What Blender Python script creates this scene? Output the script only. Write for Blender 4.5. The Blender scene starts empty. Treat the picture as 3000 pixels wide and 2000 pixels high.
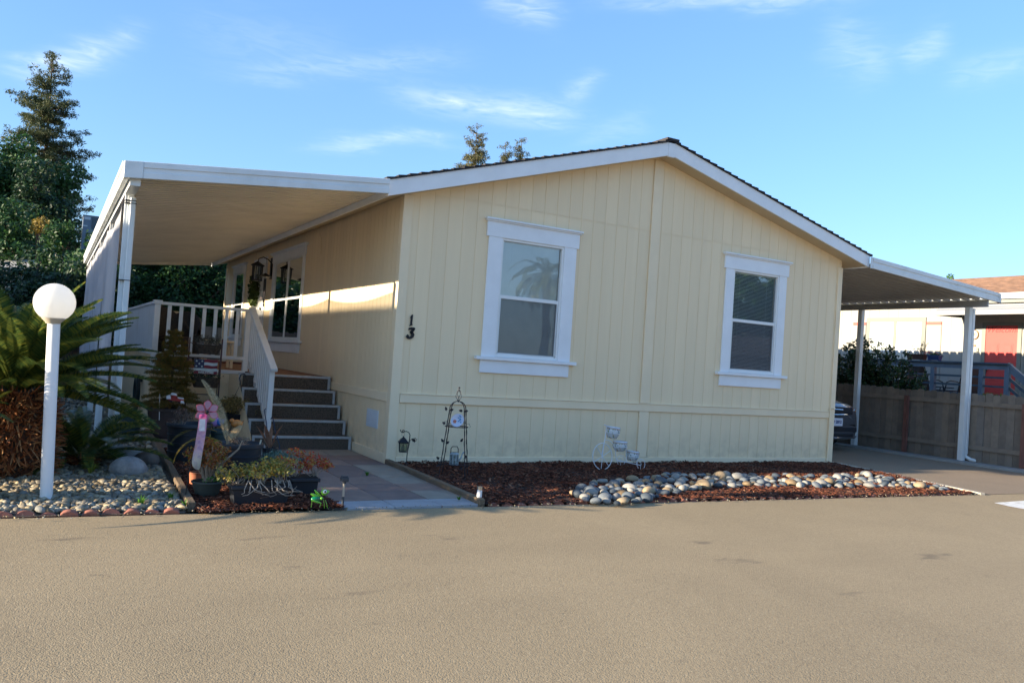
import bpy, bmesh, math, random
import numpy as np
from mathutils import Vector, Matrix, Euler

# ------------------------------------------------------------------ camera, sky, sun, exposure
scene = bpy.context.scene
COL = scene.collection
PI = math.pi
CAM = np.array([-3.715, -9.662, 1.388]); FPX = 2413.9
ROLL, PITCH, YAW = 0.0672, 0.0231, 0.5077

def cam_basis():
    f = np.array([math.sin(YAW)*math.cos(PITCH), math.cos(YAW)*math.cos(PITCH), math.sin(PITCH)])
    r = np.array([math.cos(YAW), -math.sin(YAW), 0.0]); u = np.cross(r, f)
    return r*math.cos(ROLL)+u*math.sin(ROLL), -r*math.sin(ROLL)+u*math.cos(ROLL), f
CR, CU, CF = cam_basis()

def at(px, py, ax, val):
    """point of the real plane ax = val seen at pixel (px, py) of the 3000 x 2000 photograph"""
    d = CF + CR*(px-1500)/FPX + CU*(1000-py)/FPX
    i = 'xyz'.index(ax); t = (val-CAM[i])/d[i]
    p = CAM + d*t
    return Vector((float(p[0]), float(p[1]), float(p[2])))

cam_data = bpy.data.cameras.new('camera'); cam = bpy.data.objects.new('camera', cam_data); COL.objects.link(cam)
cam_data.sensor_width = 36; cam_data.lens = 36*FPX/3000; cam_data.clip_end = 3000; cam_data.clip_start = 0.05
M4 = Matrix.Identity(4)
for i in range(3):
    M4[i][0] = CR[i]; M4[i][1] = CU[i]; M4[i][2] = -CF[i]; M4[i][3] = CAM[i]
cam.matrix_world = M4
scene.camera = cam

SUN_EL, SUN_AZ = math.radians(11.9), math.radians(5.0)      # sun stands at -x, turned SUN_AZ towards +y
SUN_DIR = Vector((-math.cos(SUN_AZ)*math.cos(SUN_EL), math.sin(SUN_AZ)*math.cos(SUN_EL), math.sin(SUN_EL)))
SKY_STRENGTH, SUN_STRENGTH, EXPOSURE = 0.13, 4.4, 1.78
scene.view_settings.view_transform = 'Standard'; scene.view_settings.look = 'None'
scene.view_settings.exposure = EXPOSURE; scene.view_settings.gamma = 1.0

world = bpy.data.worlds.new('World'); scene.world = world; world.use_nodes = True
wn, wl = world.node_tree.nodes, world.node_tree.links
wn.clear()
w_out = wn.new('ShaderNodeOutputWorld'); w_bg = wn.new('ShaderNodeBackground'); w_sky = wn.new('ShaderNodeTexSky')
w_sky.sky_type = 'NISHITA'; w_sky.sun_disc = False; w_sky.sun_elevation = SUN_EL
w_sky.sun_rotation = math.radians(270)+SUN_AZ
w_sky.altitude = 0; w_sky.air_density = 1.0; w_sky.dust_density = 0.6; w_sky.ozone_density = 2.5
w_bg.inputs['Strength'].default_value = SKY_STRENGTH
wl.new(w_bg.outputs[0], w_out.inputs[0])

def wmath(op, a, b=None, c=None):
    n = wn.new('ShaderNodeMath'); n.operation = op
    for i, v in enumerate((a, b, c)):
        if v is None: continue
        if isinstance(v, (int, float)): n.inputs[i].default_value = v
        else: wl.new(v, n.inputs[i])
    return n.outputs[0]
def wvec(op, a, b):
    n = wn.new('ShaderNodeVectorMath'); n.operation = op
    for i, v in enumerate((a, b)):
        if isinstance(v, (tuple, list)): n.inputs[i].default_value = v
        else: wl.new(v, n.inputs[i])
    return n
w_tc = wn.new('ShaderNodeTexCoord')
# thin cirrus streaks: soft elongated patches on the sky sphere broken up by stretched noise
w_n1 = wn.new('ShaderNodeTexNoise'); w_n1.inputs['Scale'].default_value = 5.0; w_n1.inputs['Detail'].default_value = 6; w_n1.inputs['Distortion'].default_value = 0.8
w_map = wn.new('ShaderNodeMapping'); w_map.inputs['Scale'].default_value = (1.0, 1.0, 4.5); w_map.inputs['Rotation'].default_value = (0.05, 0.12, 0.3)
wl.new(w_tc.outputs['Generated'], w_map.inputs[0]); wl.new(w_map.outputs[0], w_n1.inputs['Vector'])
w_n2 = wn.new('ShaderNodeTexNoise'); w_n2.inputs['Scale'].default_value = 26.0; w_n2.inputs['Detail'].default_value = 8; w_n2.inputs['Distortion'].default_value = 1.2
wl.new(w_map.outputs[0], w_n2.inputs['Vector'])
wob = wvec('SUBTRACT', w_n1.outputs['Color'], (0.5, 0.5, 0.5))
wob2 = wvec('SCALE', wob.outputs[0], (0, 0, 0)); wob2.inputs['Scale'].default_value = 0.05
w_dir = wvec('ADD', w_tc.outputs['Generated'], wob2.outputs[0]).outputs[0]
def streak(px, py, qx, qy, width, amp, prev):
    """a wisp running from one sky direction to another"""
    def d(px, py):
        v = CF + CR*(px-1500)/FPX + CU*(1000-py)/FPX; return Vector([float(k) for k in v]).normalized()
    a, b = d(px, py), d(qx, qy); c = (a+b)/2; c.normalize(); t = (b-a); L = t.length/2; t.normalize(); n = c.cross(t); n.normalize()
    s = wmath('DIVIDE', wvec('DOT_PRODUCT', w_dir, tuple(n)).outputs['Value'], width)
    s = wmath('MULTIPLY', s, s)
    q = wmath('DIVIDE', wmath('SUBTRACT', wvec('DOT_PRODUCT', w_dir, tuple(t)).outputs['Value'], float(c.dot(t))), L)
    q = wmath('MULTIPLY', q, q); q = wmath('MULTIPLY', q, q)
    e = wmath('EXPONENT', wmath('MULTIPLY', wmath('ADD', s, q), -1.0))
    front = wmath('GREATER_THAN', wvec('DOT_PRODUCT', w_dir, tuple(c)).outputs['Value'], 0.2)
    e = wmath('MULTIPLY', wmath('MULTIPLY', e, amp), front)
    return e if prev is None else wmath('ADD', prev, e)
acc = None
for (a, b, c, d, w, k) in [(1180, 270, 1660, 345, .012, .75), (1640, 300, 1760, 225, .010, .30), (930, 425, 1330, 405, .008, .42),
                           (60, 210, 400, 120, .012, .50), (0, 190, 290, 190, .006, .35), (1420, -10, 1650, 60, .016, .45), (1800, 15, 2500, -10, .010, .45),
                           (2640, 160, 2780, 90, .014, .36), (2420, 100, 2600, 190, .022, .28), (2780, 210, 3050, 170, .016, .26), (720, 215, 1320, 180, .012, .24),
                           (1700, 420, 1900, 340, .012, .18), (550, 90, 1000, 150, .03, .12)]:
    acc = streak(a, b, c, d, w, k*.5, acc)
brk = wmath('MULTIPLY', acc, wmath('MULTIPLY', wmath('ADD', w_n2.outputs['Fac'], -0.18), 2.3))
brk = wmath('MINIMUM', brk, 0.85)
w_tint = wn.new('ShaderNodeMix'); w_tint.data_type = 'RGBA'; w_tint.blend_type = 'MULTIPLY'; w_tint.inputs['Factor'].default_value = 1.0
w_hs = wn.new('ShaderNodeHueSaturation'); w_hs.inputs['Saturation'].default_value = 1.20; w_gm = wn.new('ShaderNodeGamma'); w_gm.inputs['Gamma'].default_value = 0.60; wl.new(w_sky.outputs[0], w_gm.inputs['Color']); wl.new(w_gm.outputs[0], w_hs.inputs['Color']); wl.new(w_hs.outputs[0], w_tint.inputs['A']); w_tint.inputs['B'].default_value = (0.78, 1.0, 1.32, 1)
w_mix = wn.new('ShaderNodeMix'); w_mix.data_type = 'RGBA'
wl.new(brk, w_mix.inputs['Factor']); wl.new(w_tint.outputs['Result'], w_mix.inputs['A']); w_mix.inputs['B'].default_value = (3.2, 3.4, 3.7, 1)
wl.new(w_mix.outputs['Result'], w_bg.inputs['Color'])

sun_data = bpy.data.lights.new('sun', 'SUN'); sun = bpy.data.objects.new('sun', sun_data); COL.objects.link(sun)
sun_data.energy = SUN_STRENGTH; sun_data.angle = math.radians(0.5); sun_data.color = (1.0, 0.84, 0.62)
sun.rotation_euler = SUN_DIR.to_track_quat('Z', 'Y').to_euler(); sun.location = (-20, 0, 20)

rnd = random.Random(7)
RS = np.random.RandomState(11)

# ------------------------------------------------------------------ helpers
ROOT = {}
def tag(o, label=None, cat=None, group=None, kind=None):
    if label: o['label'] = label
    if cat: o['category'] = cat
    if group: o['group'] = group
    if kind: o['kind'] = kind
    return o
def thing(name, label, cat, loc=(0, 0, 0), group=None):
    o = bpy.data.objects.new(name, None); COL.objects.link(o); o.location = loc; o.empty_display_size = 0.2
    ROOT[o] = Vector(loc)
    return tag(o, label, cat, group)
def link(me, name, mats, parent=None, loc=None):
    if not isinstance(mats, (list, tuple)): mats = [mats]
    for m in mats: me.materials.append(m)
    o = bpy.data.objects.new(name, me); COL.objects.link(o)
    org = Vector((0, 0, 0))
    if parent is not None:
        o.parent = parent; org = ROOT[parent]; ROOT[o] = org
    elif loc is not None:
        o.location = loc; org = Vector(loc); ROOT[o] = org
    else: ROOT[o] = org
    return o, org
def npmesh(name, V, F, mats, parent=None, loc=None, smooth=False):
    """big meshes from arrays: V (n,3), F (m,k)"""
    me = bpy.data.meshes.new(name); V = np.asarray(V, dtype=np.float32); F = np.asarray(F, dtype=np.int32)
    k = F.shape[1]
    o, org = link(me, name, mats, parent, loc)
    V = V - np.array(org, dtype=np.float32)
    me.vertices.add(len(V)); me.vertices.foreach_set('co', V.ravel())
    me.loops.add(F.size); me.loops.foreach_set('vertex_index', F.ravel())
    me.polygons.add(len(F)); me.polygons.foreach_set('loop_start', np.arange(0, F.size, k, dtype=np.int32))
    me.polygons.foreach_set('loop_total', np.full(len(F), k, dtype=np.int32))
    me.polygons.foreach_set('use_smooth', np.full(len(F), smooth, dtype=bool))
    me.update(); me.validate()
    return o
class MB:
    def __init__(s): s.v = []; s.f = []; s.m = []
    def add(s, vs, fs, m=0):
        b = len(s.v); s.v += [tuple(v) for v in vs]; s.f += [tuple(b+i for i in f) for f in fs]; s.m += [m]*len(fs); return s
    def hexa(s, c, m=0):
        return s.add(c, [(0, 3, 2, 1), (4, 5, 6, 7), (0, 1, 5, 4), (1, 2, 6, 5), (2, 3, 7, 6), (3, 0, 4, 7)], m)
    def box(s, x0, x1, y0, y1, z0, z1, m=0):
        return s.hexa([(x0, y0, z0), (x1, y0, z0), (x1, y1, z0), (x0, y1, z0), (x0, y0, z1), (x1, y0, z1), (x1, y1, z1), (x0, y1, z1)], m)
    def pbox(s, P, u0, u1, d0, d1, z0, z1, m=0):
        return s.hexa([P(u0, d0, z0), P(u1, d0, z0), P(u1, d1, z0), P(u0, d1, z0), P(u0, d0, z1), P(u1, d0, z1), P(u1, d1, z1), P(u0, d1, z1)], m)
    def bar(s, a, b, w, h, up=(0, 0, 1), m=0):
        a, b = Vector(a), Vector(b); d = (b-a).normalized(); up = Vector(up)
        if abs(d.dot(up)) > .98: up = Vector((0, 1, 0)) if abs(d.y) < .9 else Vector((1, 0, 0))
        r = d.cross(up).normalized(); u = r.cross(d)
        r = r*w/2; u = u*h/2
        return s.hexa([a-r-u, a+r-u, b+r-u, b-r-u, a-r+u, a+r+u, b+r+u, b-r+u], m)
    def tube(s, pts, r, n=8, m=0, caps=True):
        pts = [Vector(p) for p in pts]; rr = r if isinstance(r, (list, tuple)) else [r]*len(pts)
        rings = []; prev = None
        for i, p in enumerate(pts):
            t = (pts[min(i+1, len(pts)-1)]-pts[max(i-1, 0)])
            t = t.normalized() if t.length > 1e-9 else Vector((0, 0, 1))
            if prev is None:
                ref = Vector((0, 0, 1)) if abs(t.z) < .9 else Vector((1, 0, 0)); x = t.cross(ref).normalized()
            else:
                x = prev - t*prev.dot(t); x = x.normalized() if x.length > 1e-6 else t.orthogonal().normalized()
            prev = x; y = t.cross(x)
            rings.append([p+(x*math.cos(2*PI*k/n)+y*math.sin(2*PI*k/n))*rr[i] for k in range(n)])
        vs = [v for g in rings for v in g]; fs = []
        for i in range(len(pts)-1):
            for k in range(n):
                k2 = (k+1) % n; fs.append((i*n+k, i*n+k2, (i+1)*n+k2, (i+1)*n+k))
        if caps: fs.append(tuple(range(n-1, -1, -1))); fs.append(tuple((len(pts)-1)*n+k for k in range(n)))
        return s.add(vs, fs, m)
    def lathe(s, prof, n=24, c=(0, 0, 0), m=0, sx=1, sy=1, tilt=None):
        vs = []; c = Vector(c)
        for (r, z) in prof:
            for k in range(n):
                v = Vector((r*sx*math.cos(2*PI*k/n), r*sy*math.sin(2*PI*k/n), z))
                if tilt: v = tilt @ v
                vs.append(v+c)
        fs = [(i*n+k, i*n+(k+1) % n, (i+1)*n+(k+1) % n, (i+1)*n+k) for i in range(len(prof)-1) for k in range(n)]
        return s.add(vs, fs, m)
    def disc(s, c, r, n=24, m=0, sx=1, sy=1, tilt=None):
        c = Vector(c); vs = []
        for k in range(n):
            v = Vector((r*sx*math.cos(2*PI*k/n), r*sy*math.sin(2*PI*k/n), 0))
            if tilt: v = tilt @ v
            vs.append(c+v)
        return s.add(vs, [tuple(range(n))], m)
    def ball(s, c, r, n=12, m=0, sc=(1, 1, 1), tilt=None):
        prof = [(max(1e-4, math.sin(PI*i/n)), -math.cos(PI*i/n)) for i in range(n+1)]; vs = []; c = Vector(c); k2 = n*2
        for (a, z) in prof:
            for k in range(k2):
                v = Vector((a*math.cos(2*PI*k/k2)*r*sc[0], a*math.sin(2*PI*k/k2)*r*sc[1], z*r*sc[2]))
                if tilt: v = tilt @ v
                vs.append(v+c)
        fs = [(i*k2+k, i*k2+(k+1) % k2, (i+1)*k2+(k+1) % k2, (i+1)*k2+k) for i in range(n) for k in range(k2)]
        return s.add(vs, fs, m)
    def prism(s, poly, P, d0, d1, m=0):
        """poly of (u, z) extruded from depth d0 to d1 through the frame P"""
        n = len(poly); vs = [P(u, d0, z) for u, z in poly]+[P(u, d1, z) for u, z in poly]
        fs = [tuple(range(n)), tuple(range(2*n-1, n-1, -1))]+[(i, i+n, (i+1) % n+n, (i+1) % n) for i in range(n)]
        return s.add(vs, fs, m)
    def build(s, name, mats, parent=None, loc=None, smooth=False, angle=35, bevel=0, fix=True, seg=1):
        me = bpy.data.meshes.new(name); o, org = link(me, name, mats, parent, loc)
        me.from_pydata([(v[0]-org.x, v[1]-org.y, v[2]-org.z) for v in s.v], [], s.f)
        if any(s.m): me.polygons.foreach_set('material_index', s.m)
        if fix:
            bm = bmesh.new(); bm.from_mesh(me); bmesh.ops.recalc_face_normals(bm, faces=bm.faces); bm.to_mesh(me); bm.free()
        if smooth:
            me.polygons.foreach_set('use_smooth', [True]*len(me.polygons)); me.set_sharp_from_angle(angle=math.radians(angle))
        me.update()
        if bevel:
            b = o.modifiers.new('bevel', 'BEVEL'); b.width = bevel; b.segments = seg; b.limit_method = 'ANGLE'; b.angle_limit = math.radians(40)
        return o
    def solo(s, name, mats, label, cat, loc=(0, 0, 0), group=None, kind=None, **k):
        o = s.build(name, mats, None, loc, **k); return tag(o, label, cat, group, kind)
def children(o): return [c for c in bpy.data.objects if c.parent == o]
KIDS = {}
def copy_tree(o, parent=None):
    """copy of a thing with copies of its parts and sub-parts"""
    c = o.copy(); COL.objects.link(c); c.parent = parent
    for ch in KIDS.get(o) or children(o): copy_tree(ch, c)
    return c
PF = lambda u, d, z: Vector((u, d, z))               # front wall frame: u = x, depth = +y
PL = lambda u, d, z: Vector((d, u, z))               # left wall frame: u = y, depth = +x
def world_frame(ox, oy, oz): return lambda u, d, z: Vector((ox+u, oy+d, oz+z))

# ------------------------------------------------------------------ materials
def node(nt, t, **k):
    n = nt.nodes.new(t)
    for a, b in k.items(): setattr(n, a, b)
    return n
def newmat(name):
    m = bpy.data.materials.new(name); m.use_nodes = True; nt = m.node_tree; nt.nodes.clear()
    out = node(nt, 'ShaderNodeOutputMaterial'); b = node(nt, 'ShaderNodeBsdfPrincipled'); nt.links.new(b.outputs[0], out.inputs[0])
    return m, nt, b, out
def rgba(c): return (c[0], c[1], c[2], 1)
def coords(nt, scale=(1, 1, 1), rot=(0, 0, 0)):
    tc = node(nt, 'ShaderNodeTexCoord'); mp = node(nt, 'ShaderNodeMapping'); mp.inputs['Scale'].default_value = scale; mp.inputs['Rotation'].default_value = rot
    nt.links.new(tc.outputs['Object'], mp.inputs[0]); return mp.outputs[0]
def noise(nt, vec, scale, detail=4, rough=.5, dist=0):
    n = node(nt, 'ShaderNodeTexNoise'); n.inputs['Scale'].default_value = scale; n.inputs['Detail'].default_value = detail
    n.inputs['Roughness'].default_value = rough; n.inputs['Distortion'].default_value = dist
    if vec is not None: nt.links.new(vec, n.inputs['Vector'])
    return n.outputs['Fac']
def ramp(nt, fac, stops):
    r = node(nt, 'ShaderNodeValToRGB'); e = r.color_ramp.elements
    while len(e) < len(stops): e.new(0.5)
    for i, (p, c) in enumerate(stops): e[i].position = p; e[i].color = rgba(c)
    nt.links.new(fac, r.inputs[0]); return r.outputs[0]
def mixc(nt, fac, a, b, mode='MIX'):
    n = node(nt, 'ShaderNodeMix', data_type='RGBA', blend_type=mode)
    for k, v in (('Factor', fac), ('A', a), ('B', b)):
        if isinstance(v, (int, float)): n.inputs[k].default_value = v
        elif isinstance(v, tuple): n.inputs[k].default_value = rgba(v)
        else: nt.links.new(v, n.inputs[k])
    return n.outputs['Result']
def bump(nt, b, h, dist, strength=1.0, prev=None):
    n = node(nt, 'ShaderNodeBump'); n.inputs['Distance'].default_value = dist; n.inputs['Strength'].default_value = strength
    nt.links.new(h, n.inputs['Height'])
    if prev is not None: nt.links.new(prev, n.inputs['Normal'])
    nt.links.new(n.outputs[0], b.inputs['Normal']); return n.outputs[0]
def mat(name, col, rough=.6, var=.08, vs=3.0, bs=60.0, bd=.0008, metal=0.0, spec=.5, coat=0.0, stretch=(1, 1, 1), dirt=None, ds=1.2):
    """painted or plain surface: a little tone variation, optional dirt patches, fine relief"""
    m, nt, b, out = newmat(name); v = coords(nt, stretch)
    c2 = tuple(max(0, x*(1-var*2)) for x in col); c3 = tuple(min(1, x*(1+var)) for x in col)
    c = ramp(nt, noise(nt, v, vs, 5, .6), [(.3, c2), (.7, c3)])
    if dirt:
        k = ramp(nt, noise(nt, v, ds, 6, .65, .3), [(.52, (0, 0, 0)), (.72, (.6, .6, .6))])
        c = mixc(nt, k, c, dirt)
    nt.links.new(c, b.inputs['Base Color'])
    b.inputs['Roughness'].default_value = rough; b.inputs['Metallic'].default_value = metal; b.inputs['Specular IOR Level'].default_value = spec
    b.inputs['Coat Weight'].default_value = coat
    if bd: bump(nt, b, noise(nt, v, bs, 3), bd)
    return m
def leafmat(name, a, b_, transl=.25, rough=.5, mid=None):
    m, nt, b, out = newmat(name); g = node(nt, 'ShaderNodeNewGeometry')
    st = [(0, a), (1, b_)] if mid is None else [(0, a), (.5, mid), (1, b_)]
    c = ramp(nt, g.outputs['Random Per Island'], st)
    nt.links.new(c, b.inputs['Base Color']); b.inputs['Roughness'].default_value = rough; b.inputs['Specular IOR Level'].default_value = .35
    if transl:
        t = node(nt, 'ShaderNodeBsdfTranslucent'); nt.links.new(c, t.inputs[0]); mx = node(nt, 'ShaderNodeMixShader'); mx.inputs[0].default_value = transl
        nt.links.new(b.outputs[0], mx.inputs[1]); nt.links.new(t.outputs[0], mx.inputs[2]); nt.links.new(mx.outputs[0], out.inputs[0])
    return m
def glassmat(name, tint=(.9, .95, .95), refl=1.0):
    m = bpy.data.materials.new(name); m.use_nodes = True; nt = m.node_tree; nt.nodes.clear()
    out = node(nt, 'ShaderNodeOutputMaterial'); t = node(nt, 'ShaderNodeBsdfTransparent'); t.inputs[0].default_value = rgba(tint)
    g = node(nt, 'ShaderNodeBsdfGlossy'); g.inputs['Roughness'].default_value = 0.01
    f = node(nt, 'ShaderNodeFresnel'); f.inputs[0].default_value = 1.52
    mu = node(nt, 'ShaderNodeMath', operation='MULTIPLY_ADD'); nt.links.new(f.outputs[0], mu.inputs[0]); mu.inputs[1].default_value = 2.4*refl; mu.inputs[2].default_value = .05*refl
    v = coords(nt); bp = node(nt, 'ShaderNodeBump'); bp.inputs['Distance'].default_value = .004; bp.inputs['Strength'].default_value = .25
    nt.links.new(noise(nt, v, 2.2, 1), bp.inputs['Height']); nt.links.new(bp.outputs[0], g.inputs['Normal'])
    mx = node(nt, 'ShaderNodeMixShader'); nt.links.new(mu.outputs[0], mx.inputs[0]); nt.links.new(t.outputs[0], mx.inputs[1]); nt.links.new(g.outputs[0], mx.inputs[2])
    nt.links.new(mx.outputs[0], out.inputs[0]); return m
def sheermat(name, col, opacity, rough=.8, transl=.0):
    """woven cloth or mesh that lets part of the light straight through"""
    m = bpy.data.materials.new(name); m.use_nodes = True; nt = m.node_tree; nt.nodes.clear()
    out = node(nt, 'ShaderNodeOutputMaterial'); t = node(nt, 'ShaderNodeBsdfTransparent'); d = node(nt, 'ShaderNodeBsdfDiffuse'); 
    c = ramp(nt, noise(nt, coords(nt), 1.5, 4), [(.3, tuple(x*.8 for x in col)), (.7, col)]); nt.links.new(c, d.inputs[0])
    sh = d.outputs[0]
    if transl:
        tr = node(nt, 'ShaderNodeBsdfTranslucent'); nt.links.new(c, tr.inputs[0]); m2 = node(nt, 'ShaderNodeMixShader'); m2.inputs[0].default_value = transl
        nt.links.new(sh, m2.inputs[1]); nt.links.new(tr.outputs[0], m2.inputs[2]); sh = m2.outputs[0]
    mx = node(nt, 'ShaderNodeMixShader'); mx.inputs[0].default_value = opacity
    nt.links.new(t.outputs[0], mx.inputs[1]); nt.links.new(sh, mx.inputs[2]); nt.links.new(mx.outputs[0], out.inputs[0]); return m
def asphalt(name, col, dark, light, patch, spots=True):
    m, nt, b, out = newmat(name); v = coords(nt)
    vo = node(nt, 'ShaderNodeTexVoronoi'); vo.inputs['Scale'].default_value = 120; nt.links.new(v, vo.inputs['Vector'])
    sp = ramp(nt, vo.outputs['Color'], [(.0, dark), (.45, col), (.8, col), (1., light)])
    big = ramp(nt, noise(nt, v, .5, 5, .6, .4), [(.3, tuple(x*.78 for x in col)), (.7, tuple(min(1, x*1.14) for x in col))])
    c = mixc(nt, .5, sp, big)
    c = mixc(nt, ramp(nt, noise(nt, v, 22, 4, .7), [(.62, (0, 0, 0)), (.75, (.7, .7, .7))]), c, dark)
    if spots:     # oil drips and worn patches
        v2 = coords(nt, (1, 2.2, 1)); k = ramp(nt, noise(nt, v2, 1.6, 3, .5), [(.66, (0, 0, 0)), (.74, (.8, .8, .8))])
        c = mixc(nt, k, c, patch)
        c = mixc(nt, .55, c, ramp(nt, noise(nt, coords(nt, (.05, .75, 1)), 1.0, 4, .55), [(.3, (.84, .84, .85)), (.7, (1, 1, 1))]), 'MULTIPLY')
    nt.links.new(c, b.inputs['Base Color']); b.inputs['Roughness'].default_value = .85; b.inputs['Specular IOR Level'].default_value = .3
    h = node(nt, 'ShaderNodeTexVoronoi'); h.inputs['Scale'].default_value = 130; nt.links.new(v, h.inputs['Vector'])
    inv = node(nt, 'ShaderNodeMath', operation='SUBTRACT'); inv.inputs[0].default_value = 1; nt.links.new(h.outputs['Distance'], inv.inputs[1])
    p = bump(nt, b, inv.outputs[0], .0028, .5); bump(nt, b, noise(nt, v, 40, 3), .003, .35, p)
    return m
def noise_col(nt, v, s):
    n = node(nt, 'ShaderNodeTexNoise'); n.inputs['Scale'].default_value = s; nt.links.new(v, n.inputs['Vector']); return n.outputs['Color']
def islandmat(name, stops, rough=.8, bs=40, bd=.002, use_object=False, spec=.3):
    m, nt, b, out = newmat(name); v = coords(nt)
    if use_object: g = node(nt, 'ShaderNodeObjectInfo'); r = g.outputs['Random']
    else: g = node(nt, 'ShaderNodeNewGeometry'); r = g.outputs['Random Per Island']
    c = ramp(nt, r, stops); c = mixc(nt, .5, c, ramp(nt, noise(nt, v, bs*.4, 5, .65), [(.25, (.35, .35, .35)), (.75, (1, 1, 1))]), 'MULTIPLY')
    nt.links.new(c, b.inputs['Base Color']); b.inputs['Roughness'].default_value = rough; b.inputs['Specular IOR Level'].default_value = spec
    if bd: bump(nt, b, noise(nt, v, bs, 4), bd)
    return m

CREAM = mat('cream_paint', (.87, .70, .46), .62, .02, 1.5, 90, .0010, stretch=(1, 1, .35))
def siding(name, col):
    """painted grooved plywood: slight tone change from board to board, upright wood grain, a little grime low down"""
    m, nt, b, out = newmat(name); g = node(nt, 'ShaderNodeNewGeometry'); v = coords(nt)
    c = ramp(nt, g.outputs['Random Per Island'], [(0, tuple(x*.965 for x in col)), (1, tuple(min(1, x*1.02) for x in col))])
    c = mixc(nt, .8, c, ramp(nt, noise(nt, coords(nt, (9, 9, .5)), 1.0, 5, .6), [(.3, (.94, .93, .92)), (.7, (1, 1, 1))]), 'MULTIPLY')
    sx = node(nt, 'ShaderNodeSeparateXYZ'); nt.links.new(v, sx.inputs[0])
    lo = node(nt, 'ShaderNodeMapRange'); lo.inputs[1].default_value = .05; lo.inputs[2].default_value = .55; lo.inputs[3].default_value = 1; lo.inputs[4].default_value = 0; nt.links.new(sx.outputs[2], lo.inputs[0])
    sp = node(nt, 'ShaderNodeMath', operation='MULTIPLY'); nt.links.new(lo.outputs[0], sp.inputs[0]); nt.links.new(ramp(nt, noise(nt, v, 6, 6, .7), [(.42, (0, 0, 0)), (.75, (.55, .55, .55))]), sp.inputs[1])
    c = mixc(nt, sp.outputs[0], c, (.36, .27, .18)); nt.links.new(c, b.inputs['Base Color']); b.inputs['Roughness'].default_value = .62
    p = bump(nt, b, noise(nt, coords(nt, (70, 70, 2.2)), 1.0, 4, .6), .0016, .6); bump(nt, b, noise(nt, v, 1.3, 2), .012, .25, p); return m
CREAM = siding('cream_grooved_siding', (.88, .71, .465))
CREAM_TRIM = mat('cream_trim_paint', (.87, .71, .48), .55, .03, 2, 90, .0006)
WHITE = mat('white_trim_paint', (.82, .84, .86), .45, .03, 3, 120, .0004)
VINYL = mat('white_vinyl', (.80, .81, .80), .35, .02, 3, 100, .0002)
ALU = mat('white_enamelled_aluminium', (.72, .75, .76), .38, .04, 2, 60, .0003, dirt=(.5, .5, .46), ds=1.1)
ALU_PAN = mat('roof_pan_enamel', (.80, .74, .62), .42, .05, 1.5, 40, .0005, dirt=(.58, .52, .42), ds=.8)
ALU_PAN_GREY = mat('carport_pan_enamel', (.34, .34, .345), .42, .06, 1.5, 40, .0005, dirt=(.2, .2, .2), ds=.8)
SOFFIT = mat('soffit_paint', (.60, .49, .33), .65, .05, 2, 50, .0006)
SHINGLE = islandmat('asphalt_shingles', [(0, (.022, .022, .028)), (.5, (.035, .033, .038)), (1, (.055, .05, .05))], .9, 120, .003)
GLASS = glassmat('window_glass'); 
SCREEN = sheermat('insect_screen', (.14, .15, .17), .45)
BLIND = mat('blind_slats', (.90, .92, .92), .5, .04, 5, 50, 0)
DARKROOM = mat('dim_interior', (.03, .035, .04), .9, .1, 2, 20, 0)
CARPET = mat('brown_outdoor_carpet', (.115, .088, .066), .95, .3, 60, 220, .003)
DECKFLOOR = mat('brown_deck_covering', (.19, .085, .042), .8, .15, 8, 90, .001)
RAIL = mat('white_rail_vinyl', (.72, .73, .72), .42, .04, 4, 60, .0003, dirt=(.5, .47, .4), ds=2)
RAIL_CREAM = mat('cream_rail_paint', (.66, .55, .36), .5, .05, 4, 60, .0003)
BLACK = mat('black_metal', (.018, .018, .022), .45, .1, 8, 60, .0005, metal=.4)
RUSTY = mat('dark_rusted_iron', (.055, .042, .045), .6, .3, 18, 80, .001, metal=.5)
BLACKPLASTIC = mat('black_plastic', (.014, .018, .026), .5, .1, 6, 60, .0004)
BROWNPLASTIC = mat('brown_plastic', (.055, .036, .034), .5, .1, 6, 60, .0004)
GREENPLASTIC = mat('dark_green_plastic', (.018, .045, .045), .5, .1, 6, 60, .0004)
GREYPLASTIC = mat('grey_green_plastic', (.055, .065, .055), .55, .1, 6, 60, .0004)
BLUEPLASTIC = mat('slate_blue_plastic', (.05, .075, .115), .5, .1, 6, 60, .0004)
TERRACOTTA = mat('terracotta', (.36, .12, .055), .8, .1, 10, 80, .0006)
SOIL = mat('potting_soil', (.035, .024, .018), .95, .3, 30, 90, .006)
TIMBER = mat('weathered_timber', (.17, .12, .075), .85, .2, 6, 40, .003, stretch=(6, .6, 6))
CONCRETE = mat('grey_concrete', (.33, .33, .32), .85, .1, 3, 70, .001, dirt=(.2, .19, .17), ds=1.5)
FENCEWOOD = islandmat('weathered_fence_boards', [(0, (.19, .165, .14)), (.35, (.24, .20, .165)), (.7, (.29, .24, .19)), (1, (.21, .19, .175))], .9, 14, .004)
FENCERED = mat('reddish_fence_timber', (.20, .09, .07), .85, .2, 5, 40, .003, stretch=(5, 5, .6))
GRAVELM = islandmat('river_gravel', [(0, (.10, .08, .055)), (.2, (.32, .25, .15)), (.4, (.17, .16, .14)), (.6, (.46, .37, .23)), (.8, (.22, .23, .22)), (1, (.56, .48, .34))], .7, 60, .002)
MULCHM = islandmat('bark_chips', [(0, (.028, .010, .007)), (.35, (.085, .026, .014)), (.65, (.16, .048, .024)), (.88, (.24, .08, .04)), (1, (.32, .17, .10))], .9, 60, .002)
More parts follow.
